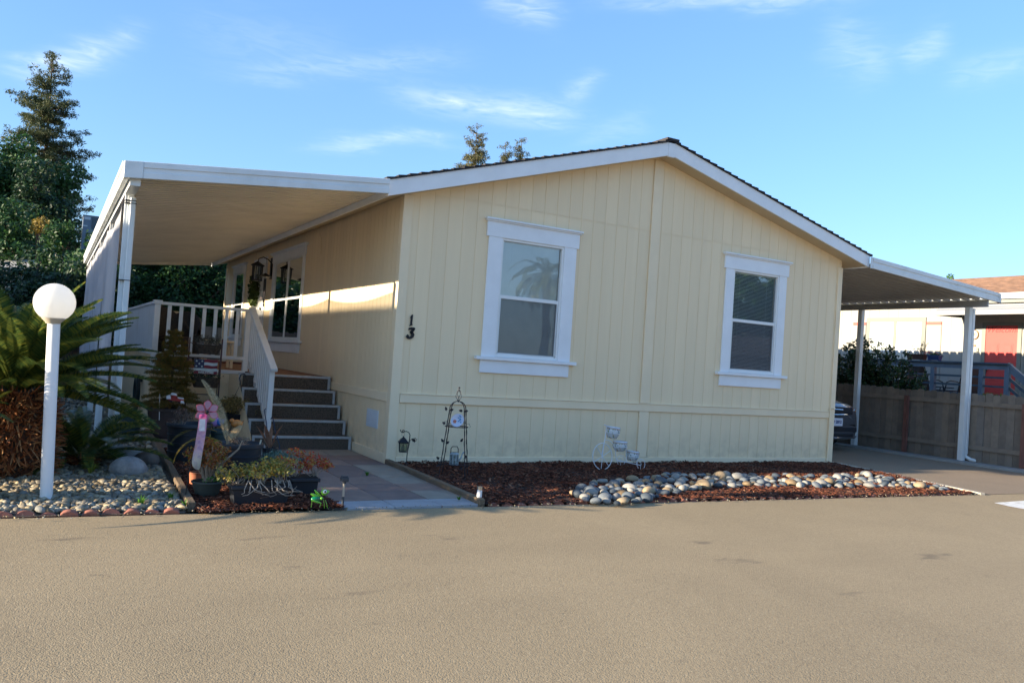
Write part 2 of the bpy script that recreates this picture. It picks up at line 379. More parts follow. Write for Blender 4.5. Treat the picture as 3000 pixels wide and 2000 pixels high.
ROCKM = [islandmat('blue_grey_rock', [(0, (.06, .08, .10)), (.5, (.13, .155, .18)), (1, (.22, .24, .25))], .6, 26, .002, use_object=True), islandmat('tan_rock', [(0, (.20, .14, .08)), (.5, (.32, .23, .13)), (1, (.40, .31, .20))], .6, 26, .002, use_object=True), islandmat('pale_grey_rock', [(0, (.24, .24, .23)), (.5, (.33, .32, .29)), (1, (.44, .41, .35))], .6, 26, .002, use_object=True)]
MULCHBASE = mat('mulch_soil', (.05, .020, .013), .95, .4, 24, 60, .02)
GRAVELBASE = mat('gravel_soil', (.12, .10, .075), .95, .3, 24, 60, .02)
BRICKEDGE = mat('red_scallop_concrete', (.34, .13, .09), .9, .15, 14, 70, .002, dirt=(.45, .28, .2), ds=8)
REDPAINT = mat('red_door_paint', (.62, .070, .060), .4, .03, 2, 60, .0003)
GREYBLUE = mat('grey_blue_deck_paint', (.12, .16, .21), .6, .1, 4, 60, .0006)
GREYBLUE_D = mat('dark_grey_blue_paint', (.06, .085, .11), .6, .1, 4, 60, .0006)
NWALL = mat('white_house_siding', (.33, .325, .295), .6, .03, 2, 60, .0008)
NTRIM = mat('sage_grey_trim', (.20, .21, .185), .55, .04, 2, 60, .0005)
BROWNROOF = mat('brown_shingles', (.20, .115, .075), .9, .25, 30, 60, .01, stretch=(1, .15, 1))
ROAD = asphalt('tan_worn_asphalt', (.37, .282, .165), (.13, .10, .066), (.61, .51, .34), (.20, .155, .10))
DRIVE = asphalt('driveway_asphalt', (.29, .22, .15), (.13, .10, .07), (.45, .37, .27), (.12, .10, .08), spots=False)
PAINTLINE = mat('road_paint', (.78, .76, .70), .7, .05, 10, 80, .001, dirt=(.35, .30, .22), ds=7)
# ------------------------------------------------------------------ ground, road, beds
def road_y(x): return -2.75-.030*(x+1.4)
def sheet(name, poly, z, m, thick=0):
    mb = MB(); n = len(poly)
    mb.add([(x, y, z) for x, y in poly], [tuple(range(n))])
    if thick: mb.add([(x, y, z) for x, y in poly]+[(x, y, z-thick) for x, y in poly], [(i, i+n, (i+1) % n+n, (i+1) % n) for i in range(n)])
    return tag(mb.build(name, m, loc=(poly[0][0], poly[0][1], 0)), kind='structure')
EARTH = mat('dry_earth', (.20, .16, .11), .95, .2, 2, 40, .01)
sheet('ground', [(-600, -600), (600, -600), (600, 900), (-600, 900)], -.02, EARTH)
sheet('road', [(-80, -26), (80, -26), (80, road_y(80)), (7.4, road_y(7.4)), (-.1, road_y(-.1)), (-1.42, road_y(-1.42)), (-12, road_y(-12)), (-80, -2.4)], 0.0, ROAD)
DX = 8.12                                                   # left edge of the driveway
sheet('driveway', [(7.45, road_y(7.45)+.002), (14, road_y(14)+.002), (14, -.9), (11.45, -.9), (11.45, 16), (DX, 16), (DX, -.05)], .004, DRIVE)
sheet('driveway_kerb_strip', [(11.45, -5.5+2.3), (11.86, -3.2), (11.86, 16), (11.45, 16)], .045, CONCRETE, .06)
mb = MB(); mb.bar((DX-.02, -.02, .012), (7.42, road_y(7.4)-.02, .012), .07, .03); 
tag(mb.build('driveway_edging', mat('pale_edging_concrete', (.50, .46, .38), .85, .1, 6, 60, .001), loc=(8, 0, 0)), kind='structure')
# painted road arrow, its tip in view at the right edge
def on_road(px, py): p = at(px, py, 'z', .006); return (p.x, p.y)
a0, a1, a2 = on_road(2912, 1472), on_road(3010, 1492), on_road(3010, 1465)
sheet('road_marking', [a0, on_road(2955, 1482), a1, (a1[0]+1.6, a1[1]-.55), (a1[0]+1.6, a1[1]+.55), a2], .006, PAINTLINE)

# walkway of square pavers, running from the road past the stairs and along the deck
PAVE = [mat('pink_paver', (.27, .185, .15), .85, .1, 5, 60, .001, dirt=(.12, .09, .08), ds=2.5), mat('buff_paver', (.31, .26, .205), .85, .1, 5, 60, .001, dirt=(.16, .13, .1), ds=2.5),
        mat('dark_rose_paver', (.215, .15, .13), .85, .1, 5, 60, .001, dirt=(.1, .08, .08), ds=2.5), mat('grey_paver', (.36, .36, .37), .85, .08, 5, 60, .001, dirt=(.2, .2, .2), ds=2.5)]
mb = MB(); pv = random.Random(3)
xs = [-1.40, -.945, -.49, -.045]
def walk_x(x, y):            # the walkway narrows slightly beside the corner of the house
    return x if y >= 0 else x+(.04 if x > -.1 else 0)*0
ys = [road_y(-.7)+.02, -2.42, -1.97, -1.52, -1.07, -.62, -.17, .28, .73, 1.18, 1.62]
for j in range(len(ys)-1):
    for i in range(3):
        k = 3 if j == 0 else (0 if i == 0 else (pv.choice([1, 1, 1, 0, 2]) if j not in (6, 7) else pv.choice([1, 2, 0])))
        dz = pv.uniform(-.002, .003)
        mb.box(xs[i]+.004, xs[i+1]-.004, ys[j]+.004, ys[j+1]-.004, -.02, .018+dz, k)
for j in range(4):
    for i in range(5):
        x0 = -2.42+i*.256*1.0; y0 = 1.62+j*.40
        if x0 < -1.2: mb.box(x0+.004, x0+.248, y0+.004, y0+.396, -.02, .016, pv.choice([0, 0, 1, 2]))
for i in range(3): mb.box(-2.42+i*.34+.004, -2.42+(i+1)*.34-.004, 1.22, 1.61, -.02, .016, pv.choice([0, 1]))
tag(mb.build('walkway', PAVE, loc=(-.7, -1, 0), bevel=.003), kind='structure')

def inside(poly, X, Y):
    c = np.zeros(len(X), bool); n = len(poly)
    for i in range(n):
        x0, y0 = poly[i]; x1, y1 = poly[(i+1) % n]
        k = ((y0 > Y) != (y1 > Y)) & (X < (x1-x0)*(Y-y0)/(y1-y0+1e-12)+x0); c ^= k
    return c
def scatter(poly, n, rs):
    P = np.array(poly); lo, hi = P.min(0), P.max(0); out = np.zeros((0, 2))
    while len(out) < n:
        q = lo+rs.rand(n*2, 2)*(hi-lo); out = np.vstack([out, q[inside(poly, q[:, 0], q[:, 1])]])
    return out[:n]
BED_R = [(.02, -.03), (.02, -.30), (-.07, road_y(-.07)+.01), (7.30, road_y(7.3)+.01), (8.05, -.03)]
BED_L = [(-2.43, 1.15), (-2.62, -2.55), (-2.60, road_y(-2.6)+.0), (-1.43, road_y(-1.43)+.0), (-1.43, 1.15)]
GRAV = [(-9, road_y(-9)), (-2.70, road_y(-2.7)), (-2.70, -2.5), (-2.49, 1.0), (-2.49, 12), (-7, 12), (-9, 3)]
def bed(name, poly, z, m, amp=.02):
    lo = np.array(poly).min(0); hi = np.array(poly).max(0); s = .12
    gx = np.arange(lo[0], hi[0]+s, s); gy = np.arange(lo[1], hi[1]+s, s); mb = MB()
    n = len(poly); mb.add([(x, y, z) for x, y in poly], [tuple(range(n))])
    o = mb.build(name, m, loc=(poly[0][0], poly[0][1], 0)); return tag(o, kind='structure')
bed('mulch_bed', BED_R, .022, MULCHBASE); bed('planting_bed', BED_L, .022, MULCHBASE); bed('gravel_bed', GRAV, .012, GRAVELBASE)

def rotmats(n, rs, tilt):
    a = rs.rand(n)*2*PI; t = rs.randn(n)*tilt; p = rs.rand(n)*2*PI
    ca, sa = np.cos(a), np.sin(a); R1 = np.zeros((n, 3, 3)); R1[:, 0, 0] = ca; R1[:, 0, 1] = -sa; R1[:, 1, 0] = sa; R1[:, 1, 1] = ca; R1[:, 2, 2] = 1
    ax = np.stack([np.cos(p), np.sin(p), np.zeros(n)], 1); c, s = np.cos(t), np.sin(t)
    K = np.zeros((n, 3, 3)); K[:, 0, 2] = ax[:, 1]; K[:, 1, 2] = -ax[:, 0]; K[:, 2, 0] = -ax[:, 1]; K[:, 2, 1] = ax[:, 0]
    R2 = np.eye(3)[None]+s[:, None, None]*K+(1-c)[:, None, None]*(K@K)
    return R2@R1
def instances(bv, bf, pos, R, S):
    """merge n copies of a small base mesh: rotations R (n,3,3), scales S (n,3)"""
    V = np.einsum('nij,nkj->nki', R, bv[None]*S[:, None, :])+pos[:, None, :]
    F = bf[None]+(np.arange(len(pos))*len(bv))[:, None, None]
    return V.reshape(-1, 3), F.reshape(-1, bf.shape[1])
def ico(sub):
    bm = bmesh.new(); bmesh.ops.create_icosphere(bm, subdivisions=sub, radius=1); V = np.array([v.co[:] for v in bm.verts]); F = np.array([[v.index for v in f.verts] for f in bm.faces]); bm.free(); return V, F
def chips(name, poly, n, z, seed, label, z_noise=.02):
    rs = np.random.RandomState(seed); q = scatter(poly, n, rs)
    bv = np.array([(-1, -.8, 0), (1, -1, 0), (1.1, .9, 0), (-.9, 1, 0), (-1, -.8, 1), (1, -1, 1), (1.1, .9, 1), (-.9, 1, 1)], float)
    bf = np.array([(0, 3, 2, 1), (4, 5, 6, 7), (0, 1, 5, 4), (1, 2, 6, 5), (2, 3, 7, 6), (3, 0, 4, 7)])
    L = .008+.022*rs.rand(n)**1.5; S = np.stack([L, L*(.22+.25*rs.rand(n)), .0015+.004*rs.rand(n)], 1)
    zz = z+z_noise*rs.rand(n)**1.6+.010*np.sin(q[:, 0]*3.1+q[:, 1]*2)
    V, F = instances(bv, bf, np.column_stack([q, zz]), rotmats(n, rs, .35), S)
    return tag(npmesh(name, V, F, MULCHM), label, 'bark mulch', kind='stuff')
chips('bark_mulch', BED_R, 34000, .022, 1, 'dark red bark mulch spread in the bed before the gable wall')
chips('bark_mulch', [(x, y-(.035 if y < -2 else 0)) for x, y in BED_L], 12500, .022, 2, 'brown bark mulch under the potted plants left of the walkway')
def gravel(n, poly, seed, sub, rmin, rmax, label):
    rs = np.random.RandomState(seed); q = scatter(poly, n, rs); bv, bf = ico(sub)
    r = rmin+(rmax-rmin)*rs.rand(n)**1.8; S = np.stack([r*(1+.5*rs.rand(n)), r*(.8+.3*rs.rand(n)), r*(.45+.35*rs.rand(n))], 1)
    V, F = instances(bv, bf, np.column_stack([q, .012+S[:, 2]*.5+.02*rs.rand(n)]), rotmats(n, rs, .45), S)
    V += .0035*np.sin(V[:, [1, 2, 0]]*150+V[:, [2, 0, 1]]*90)
    return tag(npmesh('gravel', V, F, GRAVELM, smooth=True), label, 'gravel', kind='stuff')
gravel(7600, [(-5.6, road_y(-5.6)+.07), (-2.70, road_y(-2.7)+.07), (-2.66, -.3), (-5.6, -.3)], 5, 2, .013, .036, 'pale rounded river gravel along the road under the globe lamp')
gravel(7500, [(-6.5, -.3), (-2.66, -.3), (-2.50, 1), (-2.50, 10), (-6.5, 10)], 6, 1, .018, .042, 'shaded river gravel beside the deck and the screen posts')

# river rocks in a band across the mulch: each one a thing
ROCKP = [at(*p, 'z', .05) for p in [(1672, 1441), (1730, 1413), (1790, 1403), (1870, 1398), (1960, 1386), (2080, 1389), (2180, 1393), (2300, 1390), (2400, 1395), (2530, 1386),
         (2620, 1400), (2690, 1413), (2790, 1434), (2700, 1428), (2560, 1422), (2400, 1422), (2200, 1422), (2050, 1427), (1940, 1450), (1860, 1470), (1750, 1472), (1700, 1459)]]
ROCKP = [(p.x, p.y) for p in ROCKP]
rr = np.random.RandomState(21); rmesh = []
for k in range(18):
    V, F = ico(3); f = rr.randn(3, 3)*.9; ph = rr.rand(3)*6
    V = V*(1+.10*np.sin(V@f.T+ph).sum(1, keepdims=True)/1.5); V = V*np.array([1, .66+.3*rr.rand(), .45+.25*rr.rand()])
    me = bpy.data.meshes.new('river_rock'); me.from_pydata(V.tolist(), [], F.tolist()); me.polygons.foreach_set('use_smooth', [True]*len(me.polygons)); me.materials.append(ROCKM[k % 3]); rmesh.append(me)
cand = scatter(ROCKP, 9000, rr); placed = []
for q in cand:
    s = (.042+.040*rr.rand()**1.5)
    if len(placed) < 7: s = .09+.02*rr.rand()
    if all((q[0]-p[0])**2+(q[1]-p[1])**2 > ((s+p[2])*.76)**2 for p in placed): placed.append((q[0], q[1], s))
    if len(placed) >= 298: break
big = sorted(placed, key=lambda p: -p[2])[:2]
for (x, y, s) in placed:
    kd = rr.choice([0, 0, 1, 2]); o = bpy.data.objects.new('river_rock', rmesh[rr.randint(6)*3+kd]); COL.objects.link(o); o.location = (x, y, .022+s*.26+.016*rr.rand())
    o.scale = (s, s, s); o.rotation_euler = (rr.randn()*.2, rr.randn()*.2, rr.rand()*6.28)
    tone = ('blue grey', 'tan', 'pale grey')[kd]; size = 'large' if s > .088 else 'smooth'; where = 'wide end of the dry creek band' if x < 3.0 else 'middle of the dry creek band' if x < 5.2 else 'narrow end of the band by the driveway'
    tag(o, '%s %s river rock in the %s' % (size, tone, where), 'rock', 'river rocks in the dry creek band')

gravel(420, [(-5.6, road_y(-5.6)-.16), (7.4, road_y(7.4)-.10), (7.4, road_y(7.4)+.02), (-5.6, road_y(-5.6)+.02)], 9, 1, .003, .009, 'loose grit along the edge of the road')
# scalloped edging pieces along the road
def scallop():
    mb = MB(); n = 9; t = .028; pr = [(.066*math.cos(PI*k/(n-1)), .05*math.sin(PI*k/(n-1))) for k in range(n)]
    poly = [(-.066, -.03)]+[(a, b) for a, b in reversed(pr)]+[(.066, -.03)]
    mb.prism(poly, lambda u, d, z: Vector((u, d, z)), -t, t); return mb
sc = scallop().build('edging_brick', BRICKEDGE, smooth=True, bevel=.006, seg=2)
tag(sc, 'red scalloped edging brick in the row along the gravel edge', 'edging brick', 'scalloped bricks edging the gravel')
first = True; er = random.Random(5)
for x in np.arange(-5.5, -2.75, .142):
    o = sc if first else sc.copy()
    if not first: COL.objects.link(o)
    first = False
    y = -2.60+(x+4)*(-.03) if x < -2.7 else 0
    o.location = (x, road_y(x)+.045+er.uniform(-.01, .01), .0+er.uniform(-.02, .002)); o.rotation_euler = (er.uniform(-.2, .2), er.uniform(-.12, .12), er.uniform(-.06, .02)-.03)
for x in np.arange(.05, 7.25, .142):
    o = sc.copy(); COL.objects.link(o)
    tag(o, 'red scalloped edging brick in the row along the mulch edge', 'edging brick', 'scalloped bricks edging the mulch bed')
    o.location = (x, road_y(x)+.04+er.uniform(-.008, .008), -.022+er.uniform(-.012, .008)); o.rotation_euler = (er.uniform(-.15, .15), er.uniform(-.1, .1), er.uniform(-.05, .02)-.03)

def timber(name, pts, label):
    mb = MB()
    for a, b in zip(pts[:-1], pts[1:]): mb.bar((a[0], a[1], .03), (b[0], b[1], .03), .065, .085)
    return mb.solo(name, TIMBER, label, 'garden edging', loc=(pts[0][0], pts[0][1], 0), bevel=.008)
timber('edging_timber', [(-.005, -.03), (-.035, -1.4), (-.085, road_y(-.1)+.02)], 'weathered timber edging between the walkway and the mulch bed')
timber('edging_timber', [(-2.46, 3.1), (-2.50, 1.0), (-2.64, -2.58)], 'weathered timber edging between the gravel and the potted plants')

# ------------------------------------------------------------------ the manufactured house
W, YB = 8.05, 12.0
RX, RZT = 3.93, 4.72                         # ridge
def roof_top(x): return 3.46+(RZT-3.46)*(x+.33)/(RX+.33) if x <= RX else RZT+(3.59-RZT)*(x-RX)/(8.38-RX)
FASC = .205
def wall_top(x): return roof_top(x)-FASC+.02
house = thing('manufactured_house', 'cream single storey house with vertical grooved siding and white trimmed windows', 'house', (W/2, 6, 0))

def grooved(mb, P, u0, u1, zb, top, opens, pitch=.2035, gw=.0075, gd=.004, start=0, seam=None, breaks=(), reveal=.11):
    g = []; u = u0+start
    while u < u1-.02:
        if u > u0+.03: g.append(u)
        u += pitch
    E = {u0, u1}
    for c in g: E.add(c-gw/2); E.add(c+gw/2)
    for o in opens: E.add(o[0]); E.add(o[1])
    for b in breaks: E.add(b)
    E = sorted(e for e in E if u0 <= e <= u1); prev = None
    for a, b in zip(E[:-1], E[1:]):
        if b-a < 1e-6: continue
        mid = (a+b)/2; d = gd if any(abs(mid-c) < gw/2 for c in g) else 0
        iv = [(zb, None)]
        cuts = [(o[2], o[3]) for o in opens if o[0]-1e-6 < mid < o[1]+1e-6]
        if seam: cuts.append((seam-.004, seam+.004))
        cuts.sort(); z = zb; segs = []
        for c0, c1 in cuts:
            if min(top(a), top(b)) <= c1: continue
            segs.append((z, c0, c0)); z = c1
        segs.append((z, top(a), top(b)))
        for (s0, ta, tb) in segs:
            mb.add([P(a, d, s0), P(b, d, s0), P(b, d, tb), P(a, d, ta)], [(0, 1, 2, 3)])
            if d: 
                mb.add([P(a, 0, s0), P(a, d, s0), P(a, d, ta), P(a, 0, ta)], [(0, 1, 2, 3)]); mb.add([P(b, 0, s0), P(b, d, s0), P(b, d, tb), P(b, 0, tb)], [(0, 1, 2, 3)])
    for o in opens:
        a, b, c, e = o[:4]
        for q in ([(a, 0, c), (a, reveal, c), (a, reveal, e), (a, 0, e)], [(b, 0, c), (b, reveal, c), (b, reveal, e), (b, 0, e)], [(a, 0, c), (b, 0, c), (b, reveal, c), (a, reveal, c)], [(a, 0, e), (b, 0, e), (b, reveal, e), (a, reveal, e)]):
            mb.add([P(*k) for k in q], [(0, 1, 2, 3)])
    if seam: mb.add([P(u0, gd+.001, seam-.01), P(u1, gd+.001, seam-.01), P(u1, gd+.001, seam+.01), P(u0, gd+.001, seam+.01)], [(0, 1, 2, 3)])

W1 = (1.40, 2.385, 1.432, 3.003); W2 = (5.562, 6.561, 1.445, 3.057)
S1 = (4.64, 6.74, 1.49, 2.98); S2 = (9.72, 10.82, 1.52, 3.0); DOOR = (7.55, 8.55, .955, 3.05)
mb = MB(); BREAKS = [RX]
grooved(mb, PF, 0, W, .0, wall_top, [W1, W2], start=.20, seam=3.43, breaks=[RX])
mb.add([(W, 0, 0), (W, YB, 0), (W, YB, wall_top(W)), (W, 0, wall_top(W))], [(0, 1, 2, 3)])
mb.add([(0, YB, 0), (W, YB, 0), (W, YB, wall_top(W)), (RX, YB, wall_top(RX)), (0, YB, wall_top(0))], [(0, 1, 2, 3, 4)])
grooved(mb, PL, 0, YB, .0, lambda u: wall_top(0), [S1, S2, DOOR], start=.16, pitch=.1525)
mb.build('wall', CREAM, house, fix=False)
# added dark box so that daylight does not pass through the house
mb = MB(); mb.box(.9, W-.3, .9, YB-.3, .9, 3.2); mb.build('interior_light_block', DARKROOM, house)

mb = MB(); t = .019
mb.box(-t, .105, -t, 0, 0, wall_top(0)-.005); mb.box(-t, 0, 0, .10, 0, 3.36); mb.build('corner_trim', CREAM_TRIM, house, bevel=.003)
mb = MB(); mb.box(W-.09, W+t, -t, 0, 0, 3.36); mb.box(W, W+t, 0, .08, 0, 3.30); mb.build('corner_trim', CREAM_TRIM, house, bevel=.003)
mb = MB(); mb.box(-t, 0, YB-.1, YB+t, 0, 3.3); mb.build('corner_trim', CREAM_TRIM, house, bevel=.003)
mb = MB(); mb.box(.109, W-.094, -.024, -.0005, .772, .885); mb.box(.109, W-.094, -.034, -.0005, .878, .892); mb.box(-.024, -.0005, .104, YB-.1, .772, .885)
mb.build('belly_band', CREAM_TRIM, house, bevel=.004)
mb = MB(); mb.box(3.868, 4.035, -.021, -.0004, .896, wall_top(3.868)-.03); mb.box(3.868, 4.035, -.021, -.0004, .10, .768)
mb.build('centre_batten', CREAM_TRIM, house, bevel=.003)
mb = MB(); mb.box(.108, W-.092, -.023, -.0004, -.01, .095); mb.box(-.023, -.0004, .052, YB, -.01, .13)
mb.build('base_trim', CREAM_TRIM, house, bevel=.004)

# roof: boards at the rake, soffit, shingle courses
YF, YR = -.30, YB+.35
mb = MB()
def rake(x0, x1):
    mb.hexa([(x0, YF, roof_top(x0)-FASC), (x1, YF, roof_top(x1)-FASC), (x1, YF+.028, roof_top(x1)-FASC), (x0, YF+.028, roof_top(x0)-FASC),
             (x0, YF, roof_top(x0)-.006), (x1, YF, roof_top(x1)-.006), (x1, YF+.028, roof_top(x1)-.006), (x0, YF+.028, roof_top(x0)-.006)])
rake(-.335, RX-.06); rake(RX+.06, 8.385)
mb.box(RX-.06, RX+.06, YF-.006, YF+.03, roof_top(RX)-FASC-.03, roof_top(RX)-.03)
mb.build('rake_board', WHITE, house, bevel=.003)
mb = MB(); mb.box(-.335, -.31, YF+.028, YR, roof_top(-.33)-FASC, roof_top(-.33)-.01); mb.build('eave_fascia', WHITE, house); mb = MB(); mb.box(8.36, 8.385, YF+.028, YR, roof_top(8.38)-FASC, roof_top(8.38)-.01)
mb.build('eave_fascia', WHITE, house)
mb = MB(); 
for (a, b) in ((-.31, RX), (RX, 8.36)):
    mb.add([(a, YF+.028, roof_top(a)-FASC+.012), (b, YF+.028, roof_top(b)-FASC+.012), (b, YR, roof_top(b)-FASC+.012), (a, YR, roof_top(a)-FASC+.012)], [(0, 1, 2, 3)])
mb.build('soffit', SOFFIT, house, fix=False)
mb = MB(); rs_ = random.Random(9)
def courses(xa, xb, n):
    for i in range(n):
        a = xa+(xb-xa)*i/n; b = xa+(xb-xa)*(i+1.12)/n
        b = min(b, xb) if xb > xa else max(b, xb)
        za, zb_ = roof_top(a), roof_top(b); y0 = YF-.02-rs_.uniform(0, .008); th = .028
        y = y0
        while y < YR:
            y2 = min(y+rs_.uniform(.28, .36) if y > y0 else y+rs_.uniform(.1, .34), YR+.02); dz = rs_.uniform(0, .006)
            mb.hexa([(a, y, za-.004), (a, y2, za-.004), (b, y2, zb_-.004), (b, y, zb_-.004), (a, y, za+th+dz), (a, y2, za+th+dz), (b, y2, zb_+.008), (b, y, zb_+.008)])
            y = y2+.004 if y2 < 2.5 else y2
            if y2 > 2.5:
                mb.hexa([(a, y, za-.004), (a, YR, za-.004), (b, YR, zb_-.004), (b, y, zb_-.004), (a, y, za+th+dz), (a, YR, za+th+dz), (b, YR, zb_+.008), (b, y, zb_+.008)]); break
courses(-.37, RX, 30); courses(8.42, RX, 31)
mb.bar((RX, YF-.03, RZT+.02), (RX, YR, RZT+.02), .22, .03)
rf = mb.build('roof', SHINGLE, house, fix=True)

def window(P, o, kind, cas=.20, head=.22, ear=.035, capx=.07, sill=.09, apron=.17, blind=.5, nx=1, capt=.045, slim=False):
    """trimmed double-hung window: o = opening (u0, u1, z0, z1)"""
    u0, u1, z0, z1 = o; c = cas; T = -.024
    mb = MB()
    mb.pbox(P, u0-c, u0, T, -.0006, z0-.01, z1); mb.pbox(P, u1, u1+c, T, -.0006, z0-.01, z1)
    mb.pbox(P, u0-c-ear, u1+c+ear, T-.006, -.0006, z1, z1+head)
    mb.pbox(P, u0-c-capx, u1+c+capx, T-.045, -.0006, z1+head, z1+head+capt*.55); mb.pbox(P, u0-c-capx+.015, u1+c+capx-.015, T-.025, -.0006, z1+head-.02, z1+head)
    mb.pbox(P, u0-c-sill, u1+c+sill, T-.045, -.0006, z0-.01-capt, z0-.01)
    mb.pbox(P, u0-c-.01, u1+c-.01, T-.004, -.0006, z0-.01-capt-apron, z0-.01-capt)
    w = mb.build('window', WHITE, house, bevel=.003)
    zm = (z0+z1)/2+.01; fw = .034 if not slim else .018; jb = .03 if not slim else .016; gd_ = .028 if not slim else .004; mu_ = .035 if not slim else .022
    us = [u0+(u1-u0)*k/nx for k in range(nx+1)]
    mb = MB()
    mb.pbox(P, u0, u1, -.012, .05, z1-.03, z1); mb.pbox(P, u0, u1, -.012, .05, z0-.008, z0+.03)
    mb.pbox(P, u0, u0+jb, -.011, .05, z0, z1); mb.pbox(P, u1-jb, u1, -.011, .05, z0, z1)
    for k in range(nx):
        a, b = us[k], us[k+1]
        if k: mb.pbox(P, a-mu_, a+mu_, -.012, .05, z0, z1)
        mb.pbox(P, a+.028, b-.028, .002, .035, zm-.024, zm+.024)
        if not slim:
            for q in (a+.03, b-.03-fw*.6): mb.pbox(P, q, q+fw*.6, .012, .03, z0+.03, zm-.02)
        mb.pbox(P, a+.03, b-.03, .012, .03, z0+.03, z0+.055)
    mb.build('window_frame', VINYL, w, bevel=.002)
    for k in range(nx):
        a, b = us[k]+jb, us[k+1]-jb
        mb = MB(); mb.add([P(a, gd_, zm+.02), P(b, gd_, zm+.02), P(b, gd_, z1-.03), P(a, gd_, z1-.03)], [(0, 1, 2, 3)]); 
        mb.add([P(a+fw*.6, gd_-.003, z0+.05), P(b-fw*.6, gd_-.003, z0+.05), P(b-fw*.6, gd_-.003, zm-.02), P(a+fw*.6, gd_-.003, zm-.02)], [(0, 1, 2, 3)]); mb.build('pane', GLASS, w, fix=False)
        if not slim:
            mb = MB(); mb.add([P(a+.012, .008, z0+.04), P(b-.012, .008, z0+.04), P(b-.012, .008, zm-.02), P(a+.012, .008, zm-.02)], [(0, 1, 2, 3)])
            mb.pbox(P, a+.008, a+.022, .002, .012, z0+.035, zm-.022, 1); mb.pbox(P, b-.022, b-.008, .002, .012, z0+.035, zm-.022, 1); mb.pbox(P, a+.008, b-.008, .002, .012, z0+.03, z0+.045, 1)
            mb.build('insect_screen', [SCREEN, ALU], w, fix=False)
        mb = MB(); z = z1-.05; ti = blind; mb.pbox(P, a, b, .055, .085, z1-.05, z1-.025)
        while z > z0+.05:
            dz = math.sin(ti)*.0125; dd = math.cos(ti)*.0125
            mb.add([P(a+.004, .055-dd, z-dz), P(b-.004, .055-dd, z-dz), P(b-.004, .055+dd, z+dz), P(a+.004, .055+dd, z+dz)], [(0, 1, 2, 3)]); z -= .0215
        for q in (a+.18*(b-a), b-.18*(b-a)): mb.pbox(P, q, q+.003, .055, .057, z0+.05, z1-.05)
        mb.build('blind', BLIND, w, fix=False)
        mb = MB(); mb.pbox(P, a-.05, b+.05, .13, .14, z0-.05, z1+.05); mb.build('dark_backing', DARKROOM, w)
    return w
window(PF, W1, 'front', blind=1.30)
window(PF, W2, 'front', blind=.62, cas=.17)
window(PL, S1, 'side', cas=.13, head=.17, capx=.12, sill=.12, apron=.17, blind=.75, nx=2, slim=True)
window(PL, S2, 'side', cas=.14, head=.17, capx=.10, sill=.12, apron=.16, blind=.9, nx=1, slim=True)

# front door with its security screen, reached from the deck
u0, u1, z0, z1 = DOOR
mb = MB(); mb.pbox(PL, u0-.11, u0, -.024, -.0006, z0, z1+.12); mb.pbox(PL, u1, u1+.11, -.024, -.0006, z0, z1+.12); mb.pbox(PL, u0, u1, -.024, -.0006, z1, z1+.12)
dr = mb.build('door', WHITE, house, bevel=.003)
mb = MB(); mb.pbox(PL, u0, u1, .04, .08, z0, z1)
for a, b in ((u0+.12, u0+.42), (u1-.42, u1-.12)):
    for c, e in ((z0+.2, z0+.85), (z0+1.0, z0+1.85)): mb.pbox(PL, a, b, .032, .04, c, e)
mb.build('door_leaf', VINYL, dr, bevel=.008)
mb = MB(); mb.pbox(PL, u0+.01, u1-.01, -.01, .01, z1-.06, z1-.005); mb.pbox(PL, u0+.01, u1-.01, -.01, .01, z0+.01, z0+.1); mb.pbox(PL, u0+.01, u0+.07, -.01, .01, z0+.1, z1-.06); mb.pbox(PL, u1-.07, u1-.01, -.01, .01, z0+.1, z1-.06); mb.pbox(PL, u0+.07, u1-.07, -.01, .01, z0+1.0, z0+1.06)
for k in range(9): mb.pbox(PL, u0+.07+(k+.5)*.0955-.006, u0+.07+(k+.5)*.0955+.006, -.006, .006, z0+.1, z1-.06)
mb.build('screen_door', VINYL, dr)
mb = MB(); mb.tube([(-.03, u0+.06, z0+.95), (-.05, u0+.06, z0+.95), (-.05, u0+.06, z0+.83), (-.03, u0+.06, z0+.83)], .007, 6); mb.build('handle', BLACK, dr, smooth=True)

# lantern on the wall beside the door
mb = MB(); mb.box(-.03, -.001, 6.98, 7.08, 2.68, 3.10)
mb.tube([(-.02, 7.03, 3.0), (-.08, 7.03, 3.06), (-.18, 7.03, 3.10), (-.27, 7.03, 3.06), (-.28, 7.03, 3.0)], .011, 6)
ln = mb.build('wall_lantern', BLACK, house)
mb = MB(); c = (-.28, 7.03)
mb.lathe([(.004, 3.01), (.05, 2.98), (.135, 2.93), (.13, 2.915), (.02, 2.915)], 4, (c[0], c[1], 0)); mb.lathe([(.02, 2.62), (.105, 2.62), (.105, 2.645), (.02, 2.645)], 4, (c[0], c[1], 0))
for sx in (-1, 1):
    for sy in (-1, 1): mb.bar((c[0]+sx*.078, c[1]+sy*.078, 2.64), (c[0]+sx*.082, c[1]+sy*.082, 2.92), .014, .014)
for sx, sy in ((1, 0), (-1, 0), (0, 1), (0, -1)):
    for t_ in (-.5, 0, .5):
        dx, dy = (-sy, sx); mb.bar((c[0]+sx*.079+dx*t_*.08, c[1]+sy*.079+dy*t_*.08, 2.64), (c[0]+sx*.079+dx*t_*.08, c[1]+sy*.079+dy*t_*.08, 2.92), .006, .006)
mb.build('lantern_cage', BLACK, ln)
mb = MB(); mb.lathe([(.075, 2.65), (.078, 2.91)], 4, (c[0], c[1], 0), tilt=Euler((0, 0, 0)).to_matrix()); mb.build('lantern_glass', GLASS, ln, fix=False)

